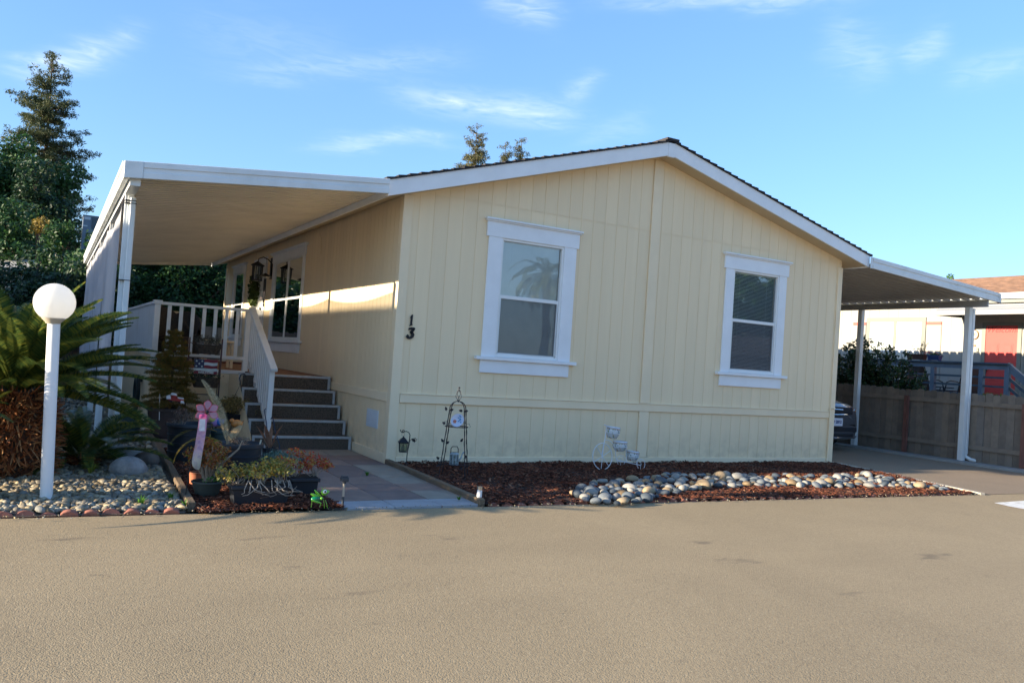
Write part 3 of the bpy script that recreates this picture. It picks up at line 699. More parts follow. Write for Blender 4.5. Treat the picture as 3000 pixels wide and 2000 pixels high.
# vent grille, cable, meter pipe, house numbers
mb = MB(); mb.box(-.012, -.0005, .40, .82, .40, .63)
for i in range(9):
    for j in range(8): mb.box(-.017, -.012, .42+i*.043, .42+i*.043+.034, .418+j*.0255, .418+j*.0255+.011)
mb.build('vent_grille', mat('vent_enamel', (.66, .70, .74), .4, .03, 4, 60, 0), house)
mb = MB(); mb.tube([(W-.115, -.035, .93), (W-.115, -.035, .10), (W-.15, -.045, .05)], .013, 8); mb.tube([(W-.005, -.035, .945), (W-.115, -.035, .945), (W-.115, -.035, .90)], .013, 8)
mb.build('conduit', CREAM_TRIM, house, smooth=True)
mb = MB(); mb.tube([(-.006, 3.9, 3.30), (-.006, 3.75, 3.27), (-.006, 3.60, 3.15), (-.006, 3.58, 2.9)], .005, 5); mb.build('cable', CREAM_TRIM, house)
def ribbon(mb, pts, P, d0, d1, closed=False):
    """flat calligraphic stroke: pts = (u, z, half-width)"""
    n = len(pts); L, R_ = [], []
    for i, (u, z, w) in enumerate(pts):
        a = pts[max(i-1, 0)]; b = pts[min(i+1, n-1)]; dx, dz = b[0]-a[0], b[1]-a[1]; l = math.hypot(dx, dz) or 1; nx_, nz_ = -dz/l, dx/l
        L.append((u+nx_*w, z+nz_*w)); R_.append((u-nx_*w, z-nz_*w))
    for i in range(n-1): mb.prism([L[i], L[i+1], R_[i+1], R_[i]], P, d0, d1)
def px_front(cx, cy):  # crop pixel of the number close-up -> wall position
    p = at(1160+cx/13.07, 900+cy/13.07, 'y', -.01); return p.x, p.z
mb = MB()
one = [px_front(*p) for p in [(635, 275), (650, 290), (640, 380), (615, 600), (628, 690), (512, 722), (510, 690), (538, 670), (565, 430), (545, 405), (550, 370), (600, 290)]]
mb.prism(one, PF, -.02, -.008); mb.build('house_number', BLACK, house, bevel=.001)
mb = MB()
def rib(pts, w):
    q = [px_front(a, b) for a, b, _ in pts]; k = .00041
    ribbon(mb, [(q[i][0], q[i][1], pts[i][2]*k) for i in range(len(pts))], PF, -.02, -.008)
rib([(480, 865, 10), (520, 815, 34), (600, 815, 44), (680, 815, 36), (722, 805, 18)], 1); rib([(712, 815, 22), (640, 890, 40), (545, 975, 40)], 1)
rib([(545, 965, 30), (610, 985, 52), (645, 1050, 50), (620, 1110, 48), (560, 1160, 40), (500, 1175, 38), (450, 1150, 44), (430, 1110, 46), (450, 1080, 40), (485, 1095, 16)], 1)
mb.build('house_number', BLACK, house)

# ------------------------------------------------------------------ patio awning on the left
awn = thing('patio_awning', 'long white aluminium patio awning with square posts left of the house', 'awning', (-1.75, 6, 0))
def pans(mb, xa, za, xb, zb_, y0, y1, pitch=.2, dep=.045, prof=((0, 0), (.055, 0), (.065, 1), (.135, 1), (.145, 0))):
    """ribbed sheet: troughs run along x"""
    pts = []; y = y0
    while y < y1:
        for a, h in prof:
            yy = y+a*pitch/.2
            if yy <= y1: pts.append((yy, h*dep))
        y += pitch
    pts.append((y1, 0)); n = len(pts)
    for k, off in ((0, 0), (1, .003)):
        vs = [(xa, yy, za+h+off) for yy, h in pts]+[(xb, yy, zb_+h+off) for yy, h in pts]
        mb.add(vs, [(i, i+1, n+i+1, n+i) for i in range(n-1)])
AX0, AX1, AZ0, AZ1 = -3.14, -.335, 3.03, 3.335
mb = MB(); pans(mb, AX0, AZ0, AX1, AZ1, -.30, 12.25, .16, .05); mb.build('roof_panels', ALU_PAN, awn, fix=False)
def az(x): return 2.985+(3.268-2.985)*(x+3.2)/(3.2-.37)
def azt(x): return 3.16+(3.445-3.16)*(x+3.2)/(3.2-.37)
def slab(mb, x0, x1, y0, y1, fa, fb, m=0):
    mb.hexa([(x0, y0, fa(x0)), (x1, y0, fa(x1)), (x1, y1, fa(x1)), (x0, y1, fa(x0)), (x0, y0, fb(x0)), (x1, y0, fb(x1)), (x1, y1, fb(x1)), (x0, y1, fb(x0))], m)
mb = MB()
slab(mb, -3.20, -3.02, -.37, -.30, az, azt)
slab(mb, -3.018, -.345, -.355, -.33, az, lambda x: azt(x)); slab(mb, -3.018, -.345, -.366, -.356, lambda x: az(x)+.112, azt); slab(mb, -3.018, -.345, -.366, -.356, az, lambda x: az(x)+.065)
mb.build('front_fascia', ALU, awn, bevel=.003)
mb = MB(); mb.box(-3.20, -3.15, -.30, 12.25, 2.985, 3.16); mb.box(-3.215, -3.20, -.30, 12.25, 3.12, 3.165)
mb.build('gutter', ALU, awn, bevel=.004)
mb = MB(); mb.box(-3.13, -3.03, -.29, 12.2, 2.93, 3.025); mb.build('beam', ALU, awn)
mb = MB(); slab(mb, -3.15, -.345, 12.22, 12.27, az, azt); mb.build('rear_fascia', ALU_PAN, awn)
PY = [.42, 3.22, 6.0, 8.75, 11.5]
def post(par, x, y, zt, w=.085, zb_=0, name='post'):
    mb = MB(); mb.box(x-w/2, x+w/2, y-w/2, y+w/2, zb_, zt); mb.box(x-w*.2, x+w*.2, y-w/2-.004, y-w/2, zb_, zt); return mb.build(name, ALU, par, bevel=.006)
for y in PY: post(awn, -3.08, y, 2.93)
mb = MB(); mb.box(-3.075, -3.015, PY[0]-.10, PY[0]-.047, .06, 2.9); mb.tube([(-3.045, PY[0]-.07, .1), (-3.02, PY[0]-.14, .03)], .03, 6); mb.build('downspout', ALU, awn, bevel=.008)
mb = MB()
for z in (2.86, 2.83, 1.98): mb.box(-3.125, -3.01, PY[0]-.104, PY[0]+.046, z, z+.008)
mb.build('strap', BLACK, awn)
SHADE = sheermat('grey_shade_cloth', (.62, .63, .68), .74, transl=.35)
for k in range(4):
    a, b = PY[k]+.012, PY[k+1]-.012; nu, nz = 26, 14; V = []; F = []
    for i in range(nu+1):
        s = i/nu; u = a+(b-a)*s; zt = 2.825-.085*math.sin(PI*s)-(.02*s); zb_ = .62
        for j in range(nz+1):
            q = j/nz; z = zb_+(zt-zb_)*q
            V.append((-3.15-.018*math.sin(s*9+k)*math.sin(q*5+s*4)-.03*math.sin(PI*s)*math.sin(PI*q), u, z))
    for i in range(nu):
        for j in range(nz): q = i*(nz+1)+j; F.append((q, q+nz+1, q+nz+2, q+1))
    npmesh('shade_screen', V, F, SHADE, awn, smooth=True)
    mb = MB()
    for u in (a, b): mb.tube([(-3.15, u, 2.82), (-3.14, u, 2.87), (-3.12, u, 2.94)], .006, 5)
    mb.build('hook', RUSTY, awn)

# ------------------------------------------------------------------ carport awning on the right
cp = thing('carport', 'white aluminium carport with ribbed roof and slim posts right of the house', 'carport', (10.2, 4, 0))
def cz(x): return 3.365+(3.125-3.365)*(x-8.39)/(12.15-8.39)
def czt(x): return 3.555+(3.305-3.555)*(x-8.39)/(12.15-8.39)
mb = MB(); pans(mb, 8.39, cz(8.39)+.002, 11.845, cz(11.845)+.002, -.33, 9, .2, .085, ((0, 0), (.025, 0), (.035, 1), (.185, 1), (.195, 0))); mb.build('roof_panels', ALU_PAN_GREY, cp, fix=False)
mb = MB(); slab(mb, 8.35, 12.09, -.36, -.335, cz, czt); slab(mb, 8.392, 12.09, -.372, -.361, cz, lambda x: cz(x)+.075); slab(mb, 8.392, 12.09, -.372, -.361, lambda x: cz(x)+.12, czt); slab(mb, 12.09, 12.15, -.378, -.32, cz, czt)
mb.build('front_fascia', ALU, cp, bevel=.003)
mb = MB(); mb.box(11.79, 11.825, -.33, 9, 3.02, cz(11.8)+.0); mb.build('beam', ALU_PAN_GREY, cp)
for y in (.04, 2.48, 5.1, 7.7): post(cp, 11.8, y, 3.02, .10, .045)
mb = MB(); mb.box(11.86, 11.925, -.02, .08, .17, 3.0); mb.tube([(11.893, .03, .19), (11.90, .01, .12), (11.96, -.06, .07), (12.02, -.12, .055)], .038, 8); mb.build('downspout', ALU, cp, bevel=.006)

# ------------------------------------------------------------------ deck, railings and stairs
deck = thing('deck', 'cream skirted deck with brown carpeted stairs and white picket railings', 'deck', (-1.2, 5, 0))
DZ = .955; DL = -2.44; DF = 3.2; DB = 9.1; LX = -1.15
mb = MB(); mb.box(DL, -.03, DF, DB, DZ-.04, DZ); mb.box(LX, -.03, 2.46, DF, DZ-.04, DZ); mb.build('floor', DECKFLOOR, deck)
mb = MB(); PD = lambda u, d, z: Vector((u, DF-.02+d, z)); PDL = lambda u, d, z: Vector((DL-.02+d, u, z))
grooved(mb, PD, DL-.02, LX-.20, .0, lambda u: DZ-.09, [], pitch=.30, start=.15); grooved(mb, PDL, DF-.02, DB, .0, lambda u: DZ-.09, [], pitch=.1525)
mb.box(DL-.03, LX, DF-.036, DF-.02, DZ-.20, DZ-.055); mb.box(DL-.03, DL-.02, DF-.03, DB, .0, .11); mb.box(DL-.032, DL-.02, DF-.03, DB, DZ-.16, DZ-.05)
mb.box(LX-.22, LX-.16, DF-.034, DF, 0, DZ-.2)
mb.build('skirting', CREAM, deck, fix=False)
mb = MB(); mb.box(DL-.04, LX+.02, DF-.05, DF+.05, DZ-.045, DZ+.006); mb.box(DL-.04, DL+.06, DF+.05, DB, DZ-.045, DZ+.006); mb.build('edge_strip', ALU, deck, bevel=.003)
st = MB(); ns = MB(); RI, TR = .191, .2905; SX0 = -1.36
for i in range(5):
    yf = 1.30+TR*i; z = RI*(i+1); zz = z if i < 4 else DZ
    x1 = -.055
    st.box(SX0 if i < 4 else LX-.16, x1, yf, 2.9 if i < 4 else 2.47, z-RI if i else 0, zz-.002)
    ns.box(SX0-.01, x1+.012, yf-.014, yf+.03, zz-.028, zz+.004); ns.box(x1-.022, x1+.014, yf-.013, yf-.0005, zz-RI, zz-.028); ns.box(SX0-.01, SX0+.022, yf-.013, yf-.0005, zz-RI, zz-.028)
st.build('stairs', CARPET, deck); nn = ns.build('stair_nosing', mat('dull_aluminium_nosing', (.42, .43, .43), .4, .1, 12, 60, .0003), deck, bevel=.002)
mb = MB(); mb.add([(SX0-.012, 1.32, 0), (SX0-.012, DF, 0), (SX0-.012, DF, DZ-.05), (SX0-.012, 2.5, DZ-.05), (SX0-.012, 1.32, .15)], [(0, 1, 2, 3, 4)]); mb.build('stringer', CREAM, deck, fix=False)
# front railing of wide pickets
mb = MB(); RT, RB = 1.885, 1.14
mb.box(DL-.03, LX+.06, DF-.045, DF+.02, RT-.03, RT+.012); mb.build('top_rail', RAIL, deck, bevel=.004)
mb = MB(); mb.box(DL, LX, DF-.03, DF+.01, RB-.02, RB+.03); mb.build('bottom_rail', RAIL, deck, bevel=.004)
for k in range(8):
    x = DL+.175+k*.160; mb = MB(); mb.box(x-.026, x+.026, DF-.016, DF+.004, RB+.03, RT-.03); mb.build('picket', RAIL, deck, bevel=.003)
mb = MB(); mb.box(DL-.03, DL+.05, DF-.05, DF+.03, DZ-.02, RT-.03); mb.box(DL-.05, DL+.07, DF-.07, DF+.05, RT-.03, RT+.03); mb.build('corner_post', RAIL, deck, bevel=.005)
mb = MB(); mb.box(LX-.04, LX+.04, DF-.04, DF+.04, DZ-.02, RT-.03); mb.build('corner_post', RAIL, deck, bevel=.005)
# solid siding screen on the left rail, standing on short posts
mb = MB(); PSL = lambda u, d, z: Vector((DL-.02+d, u, z)); grooved(mb, PSL, DF+.05, DB, 1.15, lambda u: 1.86, [], pitch=.10, gd=.01, gw=.02)
mb.box(DL+.0, DL+.01, DF+.05, DB, 1.15, 1.86); mb.box(DL-.05, DL+.03, DF+.05, DB, 1.86, 1.895); mb.box(DL-.03, DL+.02, DF+.05, DB, 1.13, 1.155); mb.build('siding_screen', RAIL, deck, fix=False)
for k in range(14):
    y = DF+.30+k*.40; mb = MB(); mb.box(DL-.035, DL+.005, y-.035, y+.035, DZ-.05, 1.13); mb.build('short_post', RAIL_CREAM, deck, bevel=.003)
# stair railing
a, b = Vector((LX, 1.36, 1.075)), Vector((LX, 2.98, 1.90))
mb = MB(); mb.bar(a-(b-a).normalized()*.06, b, .095, .045); mb.build('stair_handrail', RAIL, deck, bevel=.006)
mb = MB(); mb.bar(a+Vector((0, .1, -.80)), b+Vector((0, -.05, -.76)), .03, .05); mb.build('stair_bottom_rail', RAIL, deck)
for k in range(13):
    s = (k+.6)/13.2; p = a+(b-a)*s; mb = MB(); mb.box(p.x-.014, p.x+.014, p.y-.030, p.y+.030, p.z-.86+(.02 if s < .9 else 0), p.z-.02); mb.build('stair_picket', RAIL, deck, bevel=.003)
mb = MB(); mb.box(LX-.035, LX+.035, 1.40, 1.475, .05, 1.075); mb.build('stair_post', RAIL, deck, bevel=.005)
# rear railing
mb = MB(); mb.box(DL, -1.35, DB-.06, DB, 1.90, 1.95); mb.build('rear_top_rail', RAIL_CREAM, deck); mb = MB(); mb.box(DL, -1.35, DB-.05, DB-.01, 1.10, 1.15); mb.build('rear_bottom_rail', RAIL_CREAM, deck)
for x in (-2.2, -1.9, -1.65, -1.38):
    mb = MB(); mb.box(x-.04, x+.04, DB-.05, DB-.01, DZ, 1.90); mb.build('rear_picket', RAIL_CREAM, deck)
# ------------------------------------------------------------------ fence and neighbouring house on the right
fence = thing('wooden_fence', 'weathered grey board fence with dog-eared tops beside the carport', 'fence', (12, 5, 0))
mb = MB(); fr = random.Random(4); y = -3.1
while y < 15:
    w = .138; h = 1.36+fr.uniform(-.025, .02)+.002*y; o = fr.uniform(-.006, .006); c = .028; t = fr.uniform(-.004, .004)
    mb.prism([(y, .03), (y+w, .03), (y+w+t, h-c), (y+w-c+t, h), (y+c+t, h), (y+t, h-c)], lambda u, d, z: Vector((12.0+d, u, z)), o, o+.016)
    y += w+fr.uniform(.002, .007)
mb.build('boards', FENCEWOOD, fence)
for z in (1.12, .27):
    mb = MB(); mb.box(11.955, 11.992, -3.1, 15, z, z+.085); mb.build('rail', FENCEWOOD, fence)
for y in (-1.05, 1.35, 3.75, 6.2, 8.6, 11):
    mb = MB(); mb.box(11.90, 11.954, y-.045, y+.045, 0, 1.22); mb.build('post', FENCERED, fence)

nb = thing('neighbouring_house', 'white house with red door and brown shingle roof beyond the fence', 'house', (20, 5, 0))
NX = 16.0
PN = lambda u, d, z: Vector((NX+d, u, z))
mb = MB(); grooved(mb, PN, -2, 14, 0, lambda u: 3.53, [], pitch=.30, gd=.006); 
mb.add([(NX, -2, 0), (24, -2, 0), (24, -2, 3.5), (20, -2, 4.6), (NX, -2, 3.5)], [(0, 1, 2, 3, 4)]); mb.add([(NX, 14, 0), (24, 14, 0), (24, 14, 3.5), (20, 14, 4.6), (NX, 14, 3.5)], [(0, 1, 2, 3, 4)]); mb.add([(24, -2, 0), (24, 14, 0), (24, 14, 3.5), (24, -2, 3.5)], [(0, 1, 2, 3)])
mb.build('wall', NWALL, nb, fix=False)
mb = MB(); k = 0; n = 16
for i in range(n):
    a, b = 15.66+(20-15.66)*i/n, 15.66+(20-15.66)*(i+1.1)/n; b = min(b, 20); f = lambda x: 3.70+(4.74-3.70)*(x-15.66)/(20-15.66)
    mb.hexa([(a, -2.3, f(a)), (a, 14.3, f(a)), (b, 14.3, f(b)), (b, -2.3, f(b)), (a, -2.3, f(a)+.03), (a, 14.3, f(a)+.03), (b, 14.3, f(b)+.01), (b, -2.3, f(b)+.01)])
mb.add([(20, -2.3, 4.75), (20, 14.3, 4.75), (24.4, 14.3, 3.7), (24.4, -2.3, 3.7)], [(0, 1, 2, 3)])
mb.build('roof', BROWNROOF, nb)
mb = MB(); mb.box(15.66, 15.69, -2.3, 14.3, 3.60, 3.735); mb.box(15.60, 15.66, -2.3, 14.3, 3.61, 3.74); mb.build('gutter', ALU, nb, bevel=.004)
mb = MB(); mb.box(15.69, 16, -2.3, 14.3, 3.52, 3.60); mb.build('soffit', NTRIM, nb)
def nwin(u0, u1, z0, z1, n):
    mb = MB(); t = .12
    mb.pbox(PN, u0-t, u1+t, -.03, -.001, z1, z1+t); mb.pbox(PN, u0-t, u1+t, -.03, -.001, z0-t, z0); mb.pbox(PN, u0-t, u0, -.03, -.001, z0, z1); mb.pbox(PN, u1, u1+t, -.03, -.001, z0, z1)
    for i in range(1, n): c = u0+(u1-u0)*i/n; mb.pbox(PN, c-.045, c+.045, -.03, -.001, z0, z1)
    w = mb.build('window', NTRIM, nb, bevel=.003)
    for i in range(n):
        a = u0+(u1-u0)*i/n+(.05 if i else .0); b = u0+(u1-u0)*(i+1)/n-(.05 if i < n-1 else 0)
        mb = MB(); f = .035
        mb.pbox(PN, a, b, -.022, -.001, z1-f, z1); mb.pbox(PN, a, b, -.022, -.001, z0, z0+f); mb.pbox(PN, a, a+f, -.022, -.001, z0+f, z1-f); mb.pbox(PN, b-f, b, -.022, -.001, z0+f, z1-f); mb.pbox(PN, a+f, b-f, -.020, -.001, (z0+z1)/2-.02, (z0+z1)/2+.02); mb.build('window_frame', VINYL, w)
        mb = MB(); mb.pbox(PN, a+f, b-f, -.006, -.001, z0+f, z1-f); mb.build('blind', mat('pale_blind', (.80, .80, .77), .6, .05, 3, 40, 0, stretch=(1, 1, 40)), w)
        mb = MB(); mb.add([PN(a+f, -.012, z0+f), PN(b-f, -.012, z0+f), PN(b-f, -.012, z1-f), PN(a+f, -.012, z1-f)], [(0, 1, 2, 3)]); mb.build('pane', GLASS, w, fix=False)
nwin(3.90, 5.44, 1.55, 3.11, 2)
REDBAR = mat('red_accent_paint', (.70, .10, .08), .5, .05, 3, 40, 0)
for a, b in ((3.35, 3.755), (5.585, 6.0)):
    mb = MB(); mb.pbox(PN, a, b, -.022, -.001, 1.55, 3.03); mb.pbox(PN, a+.02, b-.02, -.028, -.022, 1.57, 3.01); mb.build('shutter', NWALL, nb, bevel=.004)
    mb = MB(); mb.pbox(PN, a, b, -.03, -.001, 3.035, 3.11); mb.build('accent_board', REDBAR, nb)
mb = MB(); a, b, z0, z1 = 1.44, 2.20, .96, 3.0
mb.pbox(PN, b, b+.09, -.03, -.001, z0, z1+.08); mb.pbox(PN, a-.09, a, -.03, -.001, z0, z1+.08); mb.pbox(PN, a, b, -.03, -.001, z1, z1+.08)
mb.pbox(PN, a-.20, a-.14, -.02, -.001, z0, z1+.1)
d2 = mb.build('door', NTRIM, nb)
mb = MB(); mb.pbox(PN, a, b, -.012, -.001, z0, z1)
for (p, q, r, s) in ((.10, .33, .14, .62), (.43, .66, .14, .62), (.10, .33, .74, 1.62), (.43, .66, .74, 1.62)):
    mb.pbox(PN, a+p, a+q, -.018, -.012, z0+r, z0+s); mb.pbox(PN, a+p+.035, a+q-.035, -.025, -.018, z0+r+.035, z0+s-.035)
mb.build('door_leaf', REDPAINT, d2, bevel=.004)
mb = MB(); mb.ball((NX-.06, b-.07, z0+.98), .03, 6); mb.tube([(NX-.012, b-.07, z0+.98), (NX-.06, b-.07, z0+.98)], .012, 6); mb.build('door_knob', mat('brushed_steel', (.6, .6, .58), .3, .05, 5, 60, 0, metal=.9), d2, smooth=True)
def text(name, s, m, parent, size, origin, ux, uz, ext=.004, shear=0., off=0., spacing=1.):
    """writing as extruded mesh letters: origin, reading direction ux, up direction uz"""
    cu = bpy.data.curves.new(name, 'FONT'); cu.body = s; cu.size = size; cu.extrude = ext; cu.shear = shear; cu.offset = off; cu.align_x = 'CENTER'; cu.align_y = 'CENTER'; cu.space_character = spacing
    ob = bpy.data.objects.new(name, cu); COL.objects.link(ob); dg = bpy.context.evaluated_depsgraph_get(); dg.update()
    me = bpy.data.meshes.new_from_object(ob.evaluated_get(dg)); COL.objects.unlink(ob); bpy.data.objects.remove(ob)
    ux, uz = Vector(ux).normalized(), Vector(uz).normalized(); nn_ = ux.cross(uz); me.materials.clear()
    o, org = link(me, name, m, parent)
    for v in me.vertices: v.co = Vector(origin)-org+ux*v.co.x+uz*v.co.y+nn_*v.co.z
    me.update(); return o
text('door_lettering', 'Welcome', mat('dark_script', (.25, .02, .02), .5, 0, 3, 40, 0), d2, .20, (NX-.016, 1.80, 2.90), (0, -1, 0), (0, 0, 1), .002, .35)
# letter P on the wall: brown outline, white face
text('wall_letter', 'P', mat('brown_letter_edge', (.30, .15, .07), .6, .1, 3, 40, 0), nb, .50, (NX-.02, 2.52, 2.69), (0, -1, 0), (0, 0, 1), .018, 0, .022)
mb = MB(); mb.pbox(PN, 2.44, 2.64, -.025, -.0, 2.50, 2.535); mb.build('wall_letter_foot', mat('brown_letter_edge2', (.30, .15, .07), .6, .1, 3, 40, 0), nb)
text('wall_letter_face', 'P', mat('white_letter_face', (.8, .78, .72), .6, .1, 3, 40, 0), nb, .50, (NX-.040, 2.52, 2.69), (0, -1, 0), (0, 0, 1), .002, 0, .002)
mb = MB(); mb.box(NX-.03, NX, 2.50, 2.60, 2.98, 3.12); mb.tube([(NX-.03, 2.55, 3.1), (NX-.12, 2.55, 3.12), (NX-.14, 2.55, 3.05)], .01, 6); mb.lathe([(.02, 3.06), (.09, 3.0), (.085, 2.99), (.07, 2.86), (.02, 2.84)], 6, (NX-.14, 2.55, 0)); mb.build('wall_lantern', BLACK, nb)
mb = MB(); mb.box(NX-.03, NX, 2.36, 2.41, 2.36, 2.46); mb.build('doorbell_box', NTRIM, nb)
# awning over the neighbour's door
NAWN = mat('pale_awning_enamel', (.26, .265, .27), .5, .03, 4, 60, 0)
na = thing('door_awning', 'small white ribbed awning on brackets over the red door', 'awning', (15.4, 1.6, 3.2))
mb = MB(); pts = []
for k in range(13): pts.append((14.86+(16-14.86)*k/12, 3.20+.27*math.sin(PI/2*min(1, k/5))*.62+.012*k))
n = len(pts); Y0, Y1 = .40, 2.87
for k, dz in ((0, 0), (1, .012)): mb.add([(x, Y0, z+dz) for x, z in pts]+[(x, Y1, z+dz) for x, z in pts], [(i, i+1, n+i+1, n+i) for i in range(n-1)])
for k in range(1, 12): mb.tube([(pts[k][0], Y0, pts[k][1]+.014), (pts[k][0], Y1, pts[k][1]+.014)], .008, 5)
mb.build('awning_sheet', NAWN, na, fix=False)
mb = MB(); mb.box(14.83, 14.86, Y0, Y1, 3.165, 3.26); mb.build('front_lip', NAWN, na)
for yy in (Y0+.02, Y1-.03):
    mb = MB(); mb.add([(x, yy, z) for x, z in pts]+[(16, yy, 3.2), (14.88, yy, 3.17)], [tuple(range(n+2))]); mb.build('side_bracket', GREYBLUE_D, na, fix=False)

nd = thing('neighbour_deck', 'grey blue deck railing before the white house', 'deck', (15.2, 3.4, 0))
mb = MB(); mb.box(14.5, 16, .75, 6.5, .86, .95); mb.box(14.62, 14.66, .75, 6.5, 0, .86); mb.build('floor', GREYBLUE, nd)
for y in (.834, 1.407, 2.577, 3.75, 5.0, 6.3):
    mb = MB(); mb.box(14.55, 14.65, y-.05, y+.05, .4, 2.0); mb.build('post', GREYBLUE, nd, bevel=.004)
mb = MB(); mb.box(14.50, 14.70, .78, 6.4, 2.015, 2.06); mb.build('rail_cap', GREYBLUE_D, nd, bevel=.004)
mb = MB(); mb.box(14.545, 14.58, .80, 6.35, 1.905, 2.012); mb.build('top_rail', GREYBLUE, nd)
for z in (1.73, 1.53, 1.33, 1.13): mb = MB(); mb.box(14.57, 14.61, .88, 6.3, z-.022, z+.022); mb.build('rail', GREYBLUE_D, nd)
for k, z in enumerate((2.05, 1.95, 1.75, 1.55, 1.35)):
    mb = MB(); mb.bar((14.6, .83, z), (14.6, -.85, z-1.32), .09 if k == 0 else .04, .05 if k == 0 else .06 if k > 1 else .10); mb.build('stair_rail', GREYBLUE if k < 2 else GREYBLUE_D, nd)
for y in (.35, -.15, -.65): mb = MB(); mb.box(14.56, 14.64, y-.04, y+.04, 0, 2.0-(.83-y)*.786); mb.build('stair_post', GREYBLUE, nd)

# ------------------------------------------------------------------ foliage tools
def leaf_arrays(P, size, rs, up=.3, out=None, aspect=.55, fold=.12):
    n = len(P); s = size*(.65+.7*rs.rand(n))[:, None]
    nr = rs.randn(n, 3); nr[:, 2] += up*2
    if out is not None: nr += out*1.2
    nr /= np.linalg.norm(nr, axis=1, keepdims=True)+1e-9
    t = np.cross(nr, rs.randn(n, 3)); t /= np.linalg.norm(t, axis=1, keepdims=True)+1e-9; b = np.cross(nr, t)
    A = P+t*s; B = P+b*s*aspect+nr*s*fold; C = P-t*s; D = P-b*s*aspect+nr*s*fold
    V = np.stack([A, B, C, D], 1).reshape(-1, 3); F = np.arange(4*n).reshape(-1, 4); return V, F
def cloud(centers, radii, per, rs, squash=.8, shell=.5):
    out = []; nrm = []
    for c, r in zip(centers, radii):
        n = int(per*(r**2)); d = rs.randn(n, 3); d /= np.linalg.norm(d, axis=1, keepdims=True); q = (shell+(1-shell)*rs.rand(n))**.6
        p = d*(r*q)[:, None]; p[:, 2] *= squash; out.append(np.array(c)+p+rs.randn(n, 3)*r*.08); nrm.append(d)
    return np.vstack(out), np.vstack(nrm)
BARK = mat('tree_bark', (.10, .07, .05), .95, .3, 8, 30, .01)
G_DARK = leafmat('dark_leaves', (.008, .022, .012), (.028, .070, .022), .2)
G_MID = leafmat('mid_green_leaves', (.012, .040, .013), (.046, .115, .026), .3)
G_BRIGHT = leafmat('bright_leaves', (.040, .110, .016), (.13, .26, .045), .35)
G_OLIVE = leafmat('olive_needles', (.035, .055, .025), (.12, .135, .055), .25)
G_SPARSE = leafmat('dry_olive_leaves', (.06, .075, .025), (.20, .17, .07), .3)
G_YELLOW = leafmat('golden_leaves', (.25, .16, .02), (.40, .28, .06), .3)
def broadleaf(name, label, cat, base, h, cw, cd, ch, zc, nclump, per, lsize, m, seed, group=None, r0=.2, squash=.75, rmin=.5, rmax=1.0, m2=None):
    """tree: tapered trunk, limbs to clumps spread through an uneven crown"""
    t = thing(name, label, cat, base, group); rs = np.random.RandomState(seed); base = Vector(base)
    cs, rd = [], []
    for i in range(nclump):
        d = rs.randn(3); d /= np.linalg.norm(d); q = .35+.65*rs.rand()
        cs.append((base.x+d[0]*cw*q, base.y+d[1]*cd*q, base.z+zc+d[2]*ch*q)); rd.append(rmin+(rmax-rmin)*rs.rand()*(1.15-.4*q))
    mb = MB(); top = Vector((base.x+rs.randn()*.1, base.y, base.z+zc+ch*.5))
    mid = base+(top-base)*.5+Vector((rs.randn()*.1, 0, 0)); mb.tube([base, mid, top], [r0, r0*.7, r0*.25], 8)
    for c in cs[::2]:
        c = Vector(c); s = base+(top-base)*min(.95, .35+.5*rs.rand()); k = (s+c)/2+Vector((0, 0, .1*ch)); mb.tube([s, k, c], [r0*.35, r0*.2, r0*.05], 5, caps=False)
    mb.build('trunk', BARK, t, smooth=True)
    P, N = cloud(cs, rd, per, rs, squash); V, F = leaf_arrays(P, lsize, rs, .4, N)
    npmesh('crown', V, F, m, t)
    return t
def conifer(name, label, base, h, k, seed, m, per=70, lsize=.14, zlow=4., group=None, lean=0, gaps=.12, step=.30, pw=.68, cl=.27):
    """layered conifer: branch length grows with the distance d below the top as k*d**pw"""
    t = thing(name, label, 'tree', base, group); rs = np.random.RandomState(seed); base = Vector(base)
    mb = MB(); mb.tube([base, base+Vector((lean*.5, 0, h*.5)), base+Vector((lean, 0, h))], [h*.014, h*.009, .015], 8)
    cs, rd = [], []; z = h-.15
    while z > zlow:
        d_ = h-z; L = .12+k*d_**pw*(.62+.5*rs.rand()); nbr = 3 if d_ < 1 else 6
        for q in range(nbr):
            if rs.rand() < gaps: continue
            a = rs.rand()*2*PI; Lk = L*(.55+.55*rs.rand()); st = base+Vector((lean*z/h, 0, z)); dr_ = Vector((math.cos(a), math.sin(a), 0)); up_ = .35 if d_ < 1.5 else .05
            e = st+dr_*Lk+Vector((0, 0, Lk*(up_+.12*rs.randn()))); md = (st+e)/2+Vector((0, 0, -.10*Lk)); mb.tube([st, md, e], [.035+.01*min(1, d_*.1), .02, .006], 4, caps=False)
            nn = max(2, int(Lk/.22))
            for j in range(nn):
                u = (j+1)/nn; p = (st*(1-u)**2+md*2*u*(1-u)+e*u*u); sp = .10+.18*Lk*(1-u)
                for s_ in range(2): cs.append((p.x+rs.randn()*sp, p.y+rs.randn()*sp, p.z+rs.randn()*.06+.03)); rd.append(cl*(.6+.6*rs.rand())*(.6+.4*min(1, d_/2)))
        z -= step*(.7+.6*rs.rand())
    mb.build('trunk', BARK, t, smooth=True)
    P, N = cloud(cs, rd, per*6, rs, .6, .1); V, F = leaf_arrays(P, lsize, rs, .3, N*.3, .22); npmesh('crown', V, F, m, t); return t

def gp(px, Y, z=0): p = at(px, 1000, 'y', Y); return (p.x, p.y, z)
